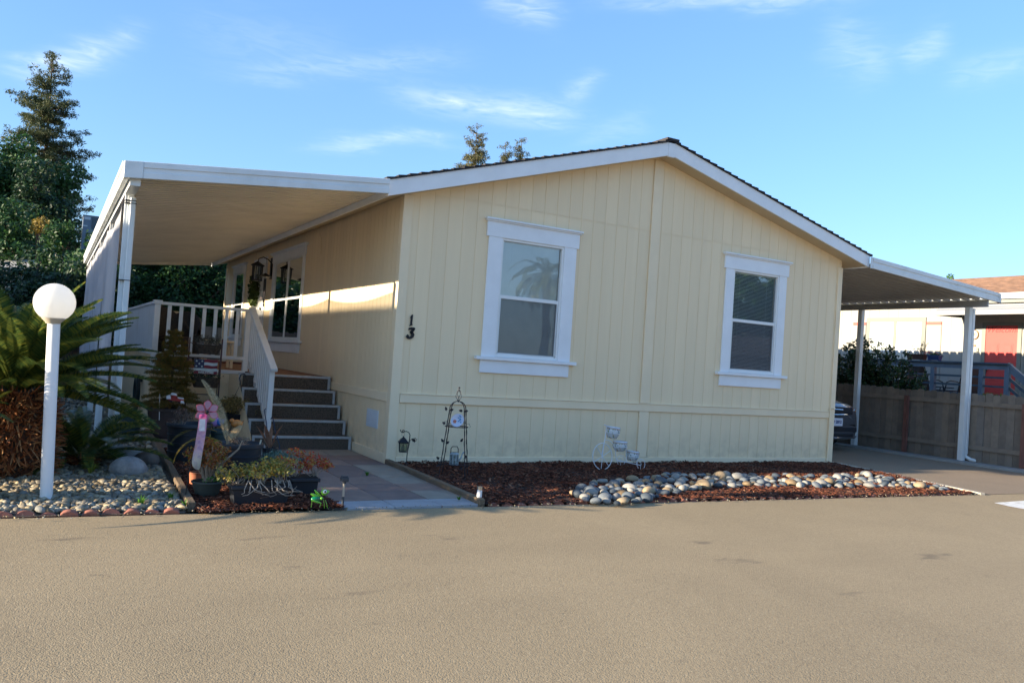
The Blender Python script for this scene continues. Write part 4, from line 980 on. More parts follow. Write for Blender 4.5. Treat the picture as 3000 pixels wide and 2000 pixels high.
# tall conifer, left background
p = at(112, 700, 'y', 40); ptop = at(118, 150, 'y', 40)
conifer('conifer_tree', 'tall layered conifer rising against the sky at the far left', (p.x+.1, 40, 0), ptop.z, .72, 3, G_OLIVE, per=75, lsize=.085, zlow=4.5, lean=-.1)
def tree_at(px, py, Y, rw, rh, label, m, seed, n=26, per=300, ls=.12, name='leafy_tree', cat='tree', depth=None, rmin=.45, rmax=.85, group=None):
    """crown centred on the pixel at distance Y, half-size rw x rh metres"""
    c = at(px, py, 'y', Y); return broadleaf(name, label, cat, (c.x, Y, 0), c.z+rh, rw, depth or rw*.8, rh, c.z, n, per*2.2, ls*.64, m, seed, rmin=rmin, rmax=rmax, group=group)
tree_at(35, 560, 34, 2.5, 2.5, 'broad dark green tree in front of the tall conifer', G_MID, 12, 46, 300, .15, rmin=.6, rmax=1.1)
tree_at(115, 640, 30, 1.3, 2.0, 'dark rounded tree between the tall conifer and the rooftop cooler', G_DARK, 13, 26, 330, .13, rmin=.5, rmax=.9)
tree_at(40, 760, 24, 1.7, 2.1, 'soft grey green tree at the left edge behind the sago palm', G_MID, 14, 40, 330, .12)
tree_at(190, 770, 20, .85, 1.35, 'fresh green upright tree beside the grey rooftop cooler', G_MID, 15, 26, 480, .10, rmin=.3, rmax=.55)
tree_at(120, 665, 23, .35, .35, 'small golden tree top among the dark trees', G_YELLOW, 16, 6, 500, .08, rmin=.2, rmax=.35)
tree_at(60, 920, 14, 1.9, 1.4, 'low dark shrub mass behind the globe lamp', G_DARK, 17, 34, 520, .09, name='tall_shrub', cat='shrub', rmin=.4, rmax=.7)
tree_at(190, 900, 13, 1.0, 1.2, 'dark green shrub behind the big sago palm', G_DARK, 18, 24, 560, .085, name='tall_shrub', cat='shrub', rmin=.35, rmax=.6)
# hedge seen under the awning behind the deck
for k, (px, py, Y, a, b, m, lab) in enumerate([(345, 900, 16, 1.5, 2.1, G_MID, 'tall green hedge shrub seen between the awning posts and the deck rail'), (450, 880, 17, 1.7, 2.3, G_DARK, 'dark hedge shrub behind the white picket rail'),
        (560, 860, 16.2, 1.5, 2.3, G_MID, 'bright leaved hedge shrub behind the deck near the far house corner'), (650, 880, 17, 1.5, 2.4, G_DARK, 'dark hedge shrub at the far corner of the cream house'), (290, 980, 15, 1.2, 1.6, G_DARK, 'dark hedge shrub beyond the shade screens'), (500, 960, 19, 3.2, 2.4, G_DARK, 'deep dark hedge mass at the back of the lot')]):
    tree_at(px, py, Y, a, b, lab, m, 30+k, 44, 560, .085, name='hedge_shrub', cat='hedge', rmin=.45, rmax=.8)
mb = MB(); q = random.Random(8); x = -9.0
while x < 3: mb.box(x, x+.14, 13.9, 13.92, 0, 1.75+q.uniform(-.02, .02)); x += .146
bf = thing('back_fence', 'weathered grey board fence behind the deck', 'fence', (-3, 13.9, 0)); mb.build('boards', FENCEWOOD, bf)
mb = MB(); mb.box(-9, 3, 13.93, 13.97, 1.4, 1.49); mb.build('rail', FENCEWOOD, bf)
# sparse trees over the roof ridge
for (pxc, pyt, Y, w, sd, lab) in [(1398, 372, 45, 1.35, 51, 'sparse olive tree showing above the roof slope, tallest of three'), (1482, 418, 46, .85, 52, 'sparse olive tree top above the roof slope, between two others'), (1529, 410, 45, .75, 53, 'small sparse tree top nearest the roof ridge')]:
    p = at(pxc, pyt, 'y', Y); conifer('sparse_tree', lab, (p.x, Y, 0), p.z, w*.62, sd, G_SPARSE, per=30, lsize=.10, zlow=p.z-5, gaps=.25, step=.38, pw=.6, cl=.34, group='sparse trees beyond the roof')
p = at(2790, 806, 'y', 30); broadleaf('leafy_tree', 'green tree top just above the brown shingle roof', 'tree', (p.x, 30, 0), p.z, .5, .5, .5, p.z-.45, 8, 500, .09, G_BRIGHT, 55, rmin=.25, rmax=.4)
# shrub behind the fence beside the carport
hs = thing('hedge_shrub', 'dark leggy hedge shrub behind the fence seen through the carport', 'shrub', (13.1, 3.4, 0)); rs = np.random.RandomState(61)
mb = MB(); cs, rd = [], []
for k in range(64):
    b0 = Vector((13.1+rs.randn()*.15, 3.4+rs.uniform(-1.5, 1.0), .9)); e = b0+Vector((rs.randn()*.15, rs.randn()*.22, rs.uniform(.5, 1.75)*(1-.25*abs(b0.y-3.4)))); mb.tube([b0-Vector((0, 0, .9)), b0, (b0+e)/2+Vector((0, rs.randn()*.05, 0)), e], [.02, .015, .010, .004], 4)
    L = (e-b0).length
    for j in range(int(L/.09)): q = b0+(e-b0)*(j+1)*.09/L; cs.append(q+Vector((rs.randn()*.07, rs.randn()*.08, 0))); rd.append(.12*(1.05-.35*j*.09/L))
mb.build('stems', BARK, hs); P, N = cloud(cs, rd, 2300, rs, .9, .1); V, F = leaf_arrays(P, .038, rs, .1); npmesh('foliage', V, F, leafmat('glossy_dark_leaves', (.012, .032, .012), (.05, .095, .03), .2, .35), hs)
sb = thing('ornamental_grass', 'yellow green grassy plant above the fence before the red door', 'plant', (13.6, .55, 0)); rs = np.random.RandomState(62); mb = MB()
for k in range(90):
    a = rs.rand()*6.28; b0 = Vector((13.6+rs.randn()*.05, .55+rs.randn()*.08, .7)); d = Vector((math.cos(a), math.sin(a), 0)); L = .2+.25*rs.rand(); p1 = b0+d*L*.4+Vector((0, 0, .55+.15*rs.rand())); p2 = b0+d*L+Vector((0, 0, .5+.2*rs.rand()))
    s = Vector((-d.y, d.x, 0))*.008; mb.add([b0-s, b0+s, p1+s, p1-s], [(0, 1, 2, 3)]); mb.add([p1-s, p1+s, p2], [(0, 1, 2)])
mb.tube([(13.6, .55, 0), (13.6, .55, .7)], .05, 6); mb.build('blades', leafmat('yellow_green_blades', (.10, .14, .02), (.25, .24, .05), .3), sb, fix=False)

# planters, table and chairs on the neighbour's deck
def planter(name, label, y, w, h, m, flower, fm, seed, x=14.6, z=2.062):
    t = thing(name, label, 'planter', (x, y, z)); mb = MB(); mb.hexa([(x-.06, y-w*.46, z+.012), (x+.06, y-w*.46, z+.012), (x+.06, y+w*.46, z+.012), (x-.06, y+w*.46, z+.012), (x-.085, y-w/2, z+h), (x+.085, y-w/2, z+h), (x+.085, y+w/2, z+h), (x-.085, y+w/2, z+h)])
    mb.box(x-.095, x+.095, y-w/2-.01, y+w/2+.01, z+h-.02, z+h+.004)
    for s in (-1, 1): mb.bar((x-.07, y+s*w*.45, z), (x+.07, y+s*w*.45, z), .012, .024)
    mb.build('box', m, t, bevel=.004); rs = np.random.RandomState(seed)
    return t, rs
t, rs = planter('planter_box', 'brown planter box with wispy stems on the grey blue rail', 3.03, .46, .14, mat('brown_planter', (.07, .035, .025), .6, .2, 8, 50, 0), 0, 0, 3)
mb = MB(); cs = []
for k in range(16):
    b0 = Vector((14.6, 3.03+rs.uniform(-.2, .2), 2.2)); e = b0+Vector((rs.randn()*.05, rs.randn()*.10, rs.uniform(.08, .32))); mb.tube([b0, (b0+e)/2+Vector((0, rs.randn()*.02, 0)), e], .003, 4); cs += [e, (b0+e)/2]
mb.build('stems', BARK, t); P, N = cloud(cs, [.045]*len(cs), 5000, rs, .9, .1); V, F = leaf_arrays(P, .014, rs); npmesh('leaves', V, F, leafmat('wispy_leaves', (.15, .12, .07), (.42, .22, .14), .3), t)
t, rs = planter('planter_box', 'blue planter box of red geraniums on the grey blue rail', 2.565, .29, .12, mat('cobalt_planter', (.03, .06, .16), .4, .1, 8, 50, 0), 0, 0, 4)
P, N = cloud([(14.6, 2.565+k*.07-.1, 2.2) for k in range(4)], [.085]*4, 9000, rs, .6, .2); V, F = leaf_arrays(P, .018, rs, .4); npmesh('leaves', V, F, G_MID, t)
P, N = cloud([(14.58, 2.66+k*.035, 2.245) for k in range(4)]+[(14.57, 2.50, 2.24)], [.04]*5, 9000, rs, .6, .5); V, F = leaf_arrays(P, .012, rs, .4); npmesh('flowers', V, F, leafmat('red_petals', (.5, .03, .03), (.85, .12, .10), .3), t)
SLING = sheermat('brown_sling', (.12, .06, .045), .92)
def sling_chair(label, x, y, rz, group):
    t = thing('patio_chair', label, 'chair', (0, 0, 0), group); mb = MB()
    for s in (-1, 1):
        X = s*.29
        mb.tube([(X, -.28, 0), (X, -.27, .40), (X, -.20, .62), (X, -.05, .66), (X, .18, .64), (X, .30, .60)], .013, 6); mb.tube([(X, .32, 0), (X, .22, .40), (X, .30, .70), (X*.9, .42, 1.02)], .013, 6)
        mb.tube([(X, -.27, .42), (X, .22, .38)], .013, 6)
    mb.tube([(-.26, .42, 1.02), (-.15, .44, 1.07), (0, .45, 1.085), (.15, .44, 1.07), (.26, .42, 1.02)], .013, 6); mb.tube([(-.29, -.26, .42), (.29, -.26, .42)], .013, 6)
    mb.build('frame', BLACK, t, smooth=True)
    V, F = [], []
    path = [(-.26, .42), (-.1, .39), (.1, .37), (.21, .40), (.28, .62), (.36, .85), (.44, 1.06)]
    for i, (yy, zz) in enumerate(path):
        for j in range(7): u = -.27+.54*j/6; V.append((u*(1 if i < 5 else 1-.06*(i-4)), yy, zz-.02*math.sin(PI*j/6)*(1 if i < 4 else 0)+(.02*math.cos(PI*(j/6-.5)) if i == 6 else 0)))
    for i in range(len(path)-1):
        for j in range(6): F.append((i*7+j, i*7+j+1, (i+1)*7+j+1, (i+1)*7+j))
    npmesh('sling_seat', V, F, SLING, t, smooth=True); t.location = (x, y, .95); t.rotation_euler = (0, 0, rz); return t
c1 = sling_chair('dark sling patio chair seen side-on behind the neighbour railing', 15.15, 3.12, 1.45, 'sling chairs on the neighbour deck')
KIDS[c1] = children(c1); c2 = copy_tree(c1); c2.location = (15.2, 2.20, .95); c2.rotation_euler = (0, 0, -.4+PI); c2['label'] = 'brown sling patio chair with rounded back beside the neighbour railing post'
t = thing('patio_table', 'small dark round patio table between the sling chairs', 'table', (0, 0, 0)); mb = MB(); mb.lathe([(.0001, .48), (.24, .48), (.25, .49), (.25, .50), (.0001, .50)], 24); mb.build('tabletop', BLACK, t)
for k in range(3): a = k*2.09; mb = MB(); mb.tube([(math.cos(a)*.05, math.sin(a)*.05, .48), (math.cos(a)*.08, math.sin(a)*.08, .2), (math.cos(a)*.20, math.sin(a)*.20, 0)], .012, 6); mb.build('leg', BLACK, t)
t.location = (15.2, 2.72, .95)

# ------------------------------------------------------------------ car under the carport
CARPAINT = mat('dark_grey_car_paint', (.13, .14, .165), .28, .02, 2, 300, 0, metal=.55, coat=1.0)
CHROME = mat('chrome', (.75, .77, .8), .12, 0, 2, 60, 0, metal=1.0)
TYRE = mat('tyre_rubber', (.02, .02, .02), .85, .1, 5, 60, .001)
def car(name, label):
    t = thing(name, label, 'car', (0, 0, 0))
    secs = [(.00, .60, .36, .74, .86), (.05, .74, .26, .84, .93), (.20, .86, .20, .93, 1.02), (.55, .925, .19, .985, 1.09), (1.05, .935, .19, 1.03, 1.14), (1.55, .935, .19, 1.07, 1.17), (3.9, .935, .19, 1.10, 1.18), (4.6, .93, .2, 1.10, 1.17), (4.85, .88, .25, 1.02, 1.10), (4.95, .75, .35, .9, .98)]
    V, F = [], []; half = lambda w, zb, zh, zc: [(0, zb), (w*.86, zb), (w*.97, zb+.08), (w, zb+.25), (w, zh-.28), (w*.975, zh-.10), (w*.90, zh), (w*.55, zh+(zc-zh)*.75), (0, zc)]
    for (y, w, zb, zh, zc) in secs:
        h = half(w, zb, zh, zc); ring = [(x, y, z) for x, z in h]+[(-x, y, z) for x, z in h[-2:0:-1]]; V += ring
    n = len(V)//len(secs)
    for i in range(len(secs)-1):
        for k in range(n): F.append((i*n+k, i*n+(k+1) % n, (i+1)*n+(k+1) % n, (i+1)*n+k))
    mb = MB(); mb.add(V, F); mb.add(V[:n], [tuple(range(n))]); mb.add(V[-n:], [tuple(range(n))]); b = mb.build('body', CARPAINT, t, smooth=True, angle=60, bevel=.0)
    ss = b.modifiers.new('smooth', 'SUBSURF'); ss.levels = 2; ss.render_levels = 2
    mb = MB(); mb.hexa([(-.80, 1.15, 1.10), (.80, 1.15, 1.10), (.80, 4.6, 1.12), (-.80, 4.6, 1.12), (-.62, 2.05, 1.62), (.62, 2.05, 1.62), (.62, 4.1, 1.62), (-.62, 4.1, 1.62)])
    mb.build('windows', mat('tinted_glass', (.02, .025, .03), .06, 0, 2, 60, 0), t, bevel=.05, seg=3, smooth=True)
    mb = MB(); mb.hexa([(-.63, 2.0, 1.60), (.63, 2.0, 1.60), (.63, 4.15, 1.60), (-.63, 4.15, 1.60), (-.55, 2.15, 1.66), (.55, 2.15, 1.66), (.55, 4.0, 1.66), (-.55, 4.0, 1.66)]); mb.build('roof_panel', CARPAINT, t, bevel=.02, seg=2, smooth=True)
    mb = MB(); mb.box(-.50, .50, -.012, .05, .76, .90); mb.add([(.50, .04, .77), (.60, .07, .80), (.60, .07, .89), (.50, .03, .90)], [(0, 1, 2, 3)]); mb.build('grille', BLACKPLASTIC, t, bevel=.01)
    mb = MB(); mb.tube([(-.62, .07, .80), (-.50, .015, .758), (0, -.02, .745), (.50, .015, .758), (.62, .07, .80), (.645, .085, .87)], .011, 6); mb.tube([(-.18, -.02, .845), (0, -.028, .85), (.18, -.02, .845)], .012, 6); mb.build('chrome_trim', CHROME, t, smooth=True)
    LAMP = mat('headlamp_lens', (.55, .56, .58), .08, .1, 20, 60, 0, coat=1)
    for s in (-1, 1):
        mb = MB(); mb.add([(s*.40, -.006, .715), (s*.60, .045, .73), (s*.80, .15, .74), (s*.86, .24, .705), (s*.72, .06, .66), (s*.52, .0, .655)], [(0, 1, 2, 3, 4, 5)]); mb.add([(s*.40, .03, .715), (s*.60, .085, .73), (s*.80, .19, .74), (s*.86, .28, .705), (s*.72, .12, .66), (s*.52, .04, .655)], [(0, 1, 2, 3, 4, 5)])
        mb.add([(s*.40, -.006, .715), (s*.60, .045, .73), (s*.80, .15, .74), (s*.86, .24, .705), (s*.72, .06, .66), (s*.52, .0, .655), (s*.40, .03, .715), (s*.60, .085, .73), (s*.80, .19, .74), (s*.86, .28, .705), (s*.72, .12, .66), (s*.52, .04, .655)], [(k, (k+1) % 6, (k+1) % 6+6, k+6) for k in range(6)]); h = mb.build('headlight', LAMP, t)
        mb = MB(); mb.add([(s*.655, .06, .78), (s*.72, .095, .79), (s*.74, .10, .88), (s*.69, .07, .90)], [(0, 1, 2, 3)]); mb.build('marker_lamp', mat('amber_lens', (.55, .16, .05), .2, 0, 3, 60, 0), h, fix=False)
        for yy in (.95, 3.95):
            mb = MB(); prof = [(.18, -.10), (.30, -.105), (.335, -.08), (.34, 0), (.335, .08), (.30, .105), (.18, .10)]; tl = Euler((0, PI/2, 0)).to_matrix(); mb.lathe(prof, 28, (s*.84, yy, .34), tilt=tl); wh = mb.build('wheel', TYRE, t, smooth=True)
            mb = MB(); mb.lathe([(.0001, .06), (.05, .085), (.06, .06), (.19, .05), (.20, .09), (.20, -.05), (.0001, -.05)], 28, (s*.84, yy, .34), tilt=Euler((0, s*PI/2, 0)).to_matrix()); mb.build('rim', CHROME, wh, smooth=True)
        mb = MB(); mb.ball((s*1.0, 1.55, 1.15), .10, 8, sc=(1, .6, .75)); mb.bar((s*.86, 1.58, 1.08), (s*.98, 1.56, 1.11), .04, .03); mb.build('side_mirror', CARPAINT, t, smooth=True)
    mb = MB(); mb.box(-.66, .66, -.005, .10, .40, .50); mb.box(-.55, .55, -.008, .1, .30, .37); mb.build('lower_intake', BLACKPLASTIC, t, bevel=.01)
    mb = MB(); mb.tube([(-.84, .16, .30), (-.6, .0, .285), (0, -.04, .28), (.6, .0, .285), (.84, .16, .30)], .018, 6); mb.build('bumper_lip', CARPAINT, t, smooth=True)
    mb = MB(); mb.box(-.155, .155, -.055, -.04, .52, .68); pl = mb.build('licence_plate', mat('plate_white', (.72, .74, .82), .35, 0, 3, 60, 0), t)
    mb = MB(); mb.box(-.175, .175, -.045, -.02, .505, .70); mb.build('plate_frame', BLACKPLASTIC, t)
    text('plate_characters', '7 2062', mat('plate_blue', (.03, .05, .20), .4, 0, 3, 60, 0), pl, .085, (0, -.058, .60), (1, 0, 0), (0, 0, 1), .002, 0, .002)
    return t
c = car('parked_car', 'dark grey car nose-out under the carport'); c.location = (10.10, 1.62, 0); KIDS[c] = children(c)
for q in list(KIDS[c]): KIDS[q] = children(q)
q = at(20, 1075, 'y', 4.6); cc = copy_tree(c); cc.location = (q.x-.93, 4.4, 0); cc['label'] = 'dark parked car just showing at the left edge behind the sago palm'

# ------------------------------------------------------------------ houses out of the frame to the left, behind, and across the road
def simple_house(name, label, x0, x1, y0, y1, ze, zr, wallm, roofm, along='y', over=.35):
    h = thing(name, label, 'house', ((x0+x1)/2, (y0+y1)/2, 0)); xm = (x0+x1)/2; ym = (y0+y1)/2; mb = MB()
    if along == 'y':
        for y in (y0, y1): mb.add([(x0, y, 0), (x1, y, 0), (x1, y, ze), (xm, y, zr-.08), (x0, y, ze)], [(0, 1, 2, 3, 4)])
        for x in (x0, x1): mb.add([(x, y0, 0), (x, y1, 0), (x, y1, ze), (x, y0, ze)], [(0, 1, 2, 3)])
    else:
        for x in (x0, x1): mb.add([(x, y0, 0), (x, y1, 0), (x, y1, ze), (x, ym, zr-.08), (x, y0, ze)], [(0, 1, 2, 3, 4)])
        for y in (y0, y1): mb.add([(x0, y, 0), (x1, y, 0), (x1, y, ze), (x0, y, ze)], [(0, 1, 2, 3)])
    mb.build('wall', wallm, h, fix=False); mb = MB(); th = .12
    if along == 'y':
        sl = (zr-ze)/(xm-x0)
        for s in (-1, 1): a = xm+s*(xm-x0+over); mb.hexa([(xm, y0-over, zr-th), (a, y0-over, ze-sl*over-th), (a, y1+over, ze-sl*over-th), (xm, y1+over, zr-th), (xm, y0-over, zr), (a, y0-over, ze-sl*over), (a, y1+over, ze-sl*over), (xm, y1+over, zr)])
    else:
        sl = (zr-ze)/(ym-y0)
        for s in (-1, 1): a = ym+s*(ym-y0+over); mb.hexa([(x0-over, ym, zr-th), (x0-over, a, ze-sl*over-th), (x1+over, a, ze-sl*over-th), (x1+over, ym, zr-th), (x0-over, ym, zr), (x0-over, a, ze-sl*over), (x1+over, a, ze-sl*over), (x1+over, ym, zr)])
    mb.build('roof', roofm, h); return h
ROOFGREY = mat('grey_shingles', (.20, .18, .16), .9, .2, 20, 60, .01); TANW = mat('tan_siding', (.55, .46, .34), .7, .05, 2, 40, .001)
lh = thing('neighbouring_house', 'tan hip roofed house to the left whose roof shades the deck', 'house', (-12.7, 8, 0)); mb = MB()
mb.add([(x, y, z) for z in (0, 3.0) for x, y in ((-17, .25), (-8.4, .25), (-8.4, 16), (-17, 16))], [(0, 1, 5, 4), (1, 2, 6, 5), (2, 3, 7, 6), (3, 0, 4, 7)]); mb.build('wall', TANW, lh, fix=False)
mb = MB(); mb.add([(-17.4, -.10, 2.92), (-8.0, -.10, 2.92), (-8.0, 16.4, 2.92), (-17.4, 16.4, 2.92), (-12.7, .75, 4.66), (-12.7, 14.5, 4.66), (-17.4, -.10, 2.80), (-8.0, -.10, 2.80), (-8.0, 16.4, 2.80), (-17.4, 16.4, 2.80)], [(0, 1, 4), (1, 2, 5, 4), (2, 3, 5), (3, 0, 4, 5), (0, 1, 7, 6), (1, 2, 8, 7), (2, 3, 9, 8), (3, 0, 6, 9), (6, 7, 8, 9)]); mb.build('roof', ROOFGREY, lh)
rh = simple_house('neighbouring_house', 'pale low roofed house glimpsed behind the trees at the left', -14, -4.2, 21, 30, 3.3, 4.05, mat('pale_siding', (.5, .46, .38), .7, .05, 2, 40, 0), mat('pale_roof', (.55, .50, .42), .8, .1, 8, 40, .003), 'x')
p = at(245, 631, 'y', 19.6)
cl = thing('rooftop_cooler', 'blue grey metal cooler box on the roof behind the trees', 'cooler', (p.x+.5, 20, 3.6)); CW = mat('blue_grey_enamel', (.13, .17, .23), .5, .08, 5, 40, 0)
mb = MB(); mb.box(p.x, p.x+1.1, 19.6, 20.6, 3.5, p.z); mb.box(p.x-.02, p.x+1.12, 19.58, 20.62, p.z, p.z+.025); mb.build('cabinet', CW, cl)
mb = MB(); mb.box(p.x+.24, p.x+1.0, 19.585, 19.60, p.z-.40, p.z-.03); mb.build('vent_panel', GREYBLUE_D, cl)
mb = MB(); mb.box(p.x+.03, p.x+.20, 19.585, 19.6, p.z-.12, p.z-.03); mb.box(p.x, p.x+.13, 19.585, 19.6, p.z-.34, p.z-.30); mb.build('plate', mat('pale_label', (.45, .5, .55), .5, .1, 5, 40, 0), cl)
mb = MB(); mb.box(p.x+.10, p.x+.13, 19.58, 19.6, 3.6, p.z-.55); mb.box(p.x+.10, p.x+1.0, 19.58, 19.6, p.z-.57, p.z-.55); mb.build('pipe', BLACK, cl)
simple_house('house_across_the_road', 'tan house across the road mirrored in the windows', 35, 49, -44, -34, 3.0, 4.6, mat('tan_siding_sun_tint', (.6, .45, .30), .7, .05, 2, 40, 0), ROOFGREY, 'x')  # sunlit look put into the wall colour, the sun only grazes this side
simple_house('house_across_the_road', 'pale house across the road mirrored in the larger window', -9, 3, -46, -36, 3.0, 4.6, TANW, ROOFGREY, 'x')
broadleaf('leafy_tree', 'leafy tree across the road mirrored in the smaller window', 'tree', (56, -50, 0), 13, 7.5, 4, 4.2, 8.4, 70, 40, .36, G_MID, 71, rmin=.8, rmax=1.4)
broadleaf('leafy_tree', 'round tree across the road by the pale house', 'tree', (9, -27, 0), 7, 2.2, 2, 2.3, 4.2, 40, 60, .26, G_MID, 72, rmin=.8, rmax=1.4)

# ------------------------------------------------------------------ globe lamp
LB = at(135, 1466, 'z', .02); lamp = thing('globe_lamp', 'white globe lamp on a round white pole standing in the gravel', 'lamp', (LB.x, LB.y, 0))
GLOBE = mat('white_acrylic_globe', (.88, .88, .86), .25, .01, 2, 60, 0, coat=.3); nt = GLOBE.node_tree
bs = [n for n in nt.nodes if n.type == 'BSDF_PRINCIPLED'][0]; trn = node(nt, 'ShaderNodeBsdfTranslucent'); trn.inputs[0].default_value = (.93, .93, .91, 1); mxg = node(nt, 'ShaderNodeMixShader'); mxg.inputs[0].default_value = .62; outg = [n for n in nt.nodes if n.type == 'OUTPUT_MATERIAL'][0]; nt.links.new(bs.outputs[0], mxg.inputs[1]); nt.links.new(trn.outputs[0], mxg.inputs[2]); nt.links.new(mxg.outputs[0], outg.inputs[0])
POLEM = mat('white_pole_paint', (.78, .79, .80), .4, .03, 2, 60, .0003)
GX = at(160, 888, 'y', LB.y).x; GZ = at(160, 886, 'y', LB.y).z; mb = MB(); mb.tube([(LB.x, LB.y, 0), (LB.x+(GX-LB.x)*.87, LB.y, GZ-.17)], .0465, 28); mb.build('pole', POLEM, lamp, smooth=True)
mb = MB(); mb.lathe([(.085, .0), (.085, .03), (.055, .035), (.047, .05)], 24, (LB.x, LB.y, .0)); mb.build('base_plate', POLEM, lamp, smooth=True)
mb = MB(); mb.lathe([(.0001, -.17), (.052, -.17), (.060, -.155), (.082, -.135), (.086, -.118), (.0001, -.118)], 28, (GX, LB.y, GZ)); mb.build('collar', mat('beige_collar', (.45, .40, .32), .5, .05, 4, 60, 0), lamp, smooth=True)
mb = MB(); mb.ball((GX, LB.y, GZ), .153, 24); mb.build('globe', GLOBE, lamp, smooth=True)

# ------------------------------------------------------------------ sago palms
def frond(V, F, base, ang, elev, L, curl, rs, w=.12, nl=46, lw=.0065, vee=.5, tips=1.0):
    """one pinnate frond: arching rachis with two rows of stiff narrow leaflets"""
    d = Vector((math.cos(ang), math.sin(ang), 0)); side = Vector((-d.y, d.x, 0)); p = Vector(base); e = elev; n = nl; st = L/n; twist = rs.randn()*.25
    for i in range(n):
        t = i/n; dirv = d*math.cos(e)+Vector((0, 0, math.sin(e))); up = dirv.cross(side)*-1
        up = (side.cross(dirv))*-1 if up.z < 0 else up
        q = p+dirv*st; e -= curl*st/L
        r = .006*(1-t)+.0015; b = len(V)
        V += [p+side*r, p-side*r, q-side*r*.95, q+side*r*.95]; F.append((b, b+1, b+2, b+3))
        if t > .10:
            ll = w*(math.sin(PI*min(1, (t-.05)*1.05))**.6)*(1-.35*t)*tips+.012
            for s in (-1, 1):
                a = .65+.25*t; o = (side*s*math.cos(vee+twist*s*.3)+up*math.sin(vee)).normalized(); tip = p+(o*math.sin(a+.35)+dirv*math.cos(a+.35))*ll+Vector((0, 0, -.10*ll*rs.rand())); h = dirv*lw*.9
                mid = p+(tip-p)*.5+up*ll*.05; b = len(V); V += [p-h*.6, p+h*.6, mid+h, mid-h, tip]; F.append((b, b+1, b+2, b+3)); F.append((b+3, b+2, b+4))
        p = q
def polymesh(name, V, F, m, parent):
    me = bpy.data.meshes.new(name); o, org = link(me, name, m, parent); me.from_pydata([tuple(Vector(v)-org) for v in V], [], F); me.update(); return o
SAGO = leafmat('sago_leaflets', (.03, .065, .022), (.20, .20, .032), .4, .32, mid=(.07, .115, .028))
SAGOFIB = islandmat('palm_trunk_fibres', [(0, (.12, .04, .018)), (.4, (.30, .10, .035)), (.75, (.46, .18, .07)), (1, (.55, .32, .15))], .9, 50, .002)
def sago(label, base, zc, L, nf, seed, trunk_r=.24, w=.14, emin=-.25, emax=1.35, nl=46, angs=None, lw=.0065, curl=1.5, fib=(.035, .06, 1.0)):
    t = thing('sago_palm', label, 'palm', base); rs = np.random.RandomState(seed); base = Vector(base)
    mb = MB(); mb.lathe([(trunk_r*.9, 0), (trunk_r*1.05, zc*.35), (trunk_r*.95, zc*.8), (trunk_r*.55, zc), (.01, zc+.04)], 20, base); mb.build('trunk_core', mat('palm_trunk', (.09, .045, .025), .95, .3, 12, 50, .01), t, smooth=True)
    n = int(900*fib[2]*max(zc, .15)/.7); V, F = [], []
    for i in range(n):
        a = rs.rand()*2*PI; z = zc*rs.rand()**.8; r = trunk_r*(.92+.12*math.sin(z*5)); o = Vector((math.cos(a), math.sin(a), 0)); p = base+o*r+Vector((0, 0, z)); l = (fib[0]+fib[1]*rs.rand()); dd = (o*.75+Vector((rs.randn()*.25, rs.randn()*.25, rs.randn()*.45+.1))).normalized(); s = o.cross(dd).normalized() if o.cross(dd).length > .01 else Vector((0, 0, 1)); h = .006+.008*rs.rand()
        b = len(V); V += [p-s*h, p+s*h, p+dd*l+s*h*.3, p+dd*l-s*h*.3]; F.append((b, b+1, b+2, b+3))
    polymesh('trunk_fibres', V, F, SAGOFIB, t)
    V, F = [], []
    for i in range(nf):
        q = i/nf; a = i*2.39996+rs.randn()*.15 if angs is None else angs[i]; el = emin+(emax-emin)*(q**.8)+rs.randn()*.06; l = L*(1-.18*q)*(.9+.2*rs.rand())
        b0 = base+Vector((math.cos(a)*.06, math.sin(a)*.06, zc-.05+.08*q)); frond(V, F, b0, a, el, l, curl*(.8+.5*rs.rand()), rs, w, nl, lw, .30+.35*rs.rand())
    polymesh('fronds', V, F, SAGO, t); return t
sago('big sago palm with shaggy orange trunk behind the globe lamp', (-3.98, -.75, 0), .80, 1.30, 110, 5, .30, .16, .12, 1.48, 84, lw=.0085, curl=.75, fib=(.07, .10, 3.0))
sago('sago palm partly out of the frame at the left edge', (-5.0, -1.9, 0), .62, 1.05, 56, 6, .17, .14, .25, 1.40, 60, lw=.009, curl=.85)
def street_palm():
    t = thing('palm_tree', 'tall palm across the road mirrored in the larger window', 'palm', (19.2, -28, 0)); rs = np.random.RandomState(44); b0 = Vector((19.2, -28, 0)); mb = MB(); mb.tube([b0, b0+Vector((.1, 0, 3)), b0+Vector((0, 0, 6.0))], [.3, .22, .2], 12); mb.build('trunk', BARK, t, smooth=True)
    V, F = [], []
    for i in range(30): frond(V, F, b0+Vector((0, 0, 6.0)), i*2.4, 1.2-1.5*i/30, 2.6, 1.9, rs, .5, 40, .03, .1)
    polymesh('fronds', V, F, SAGO, t)
street_palm()
p = at(262, 1378, 'z', .02); sago('small low sago cycad between the big palm and the white boulder', (p.x-.05, p.y+.35, 0), .12, .88, 44, 8, .10, .13, .15, 1.25, 56, lw=.008, curl=1.1)
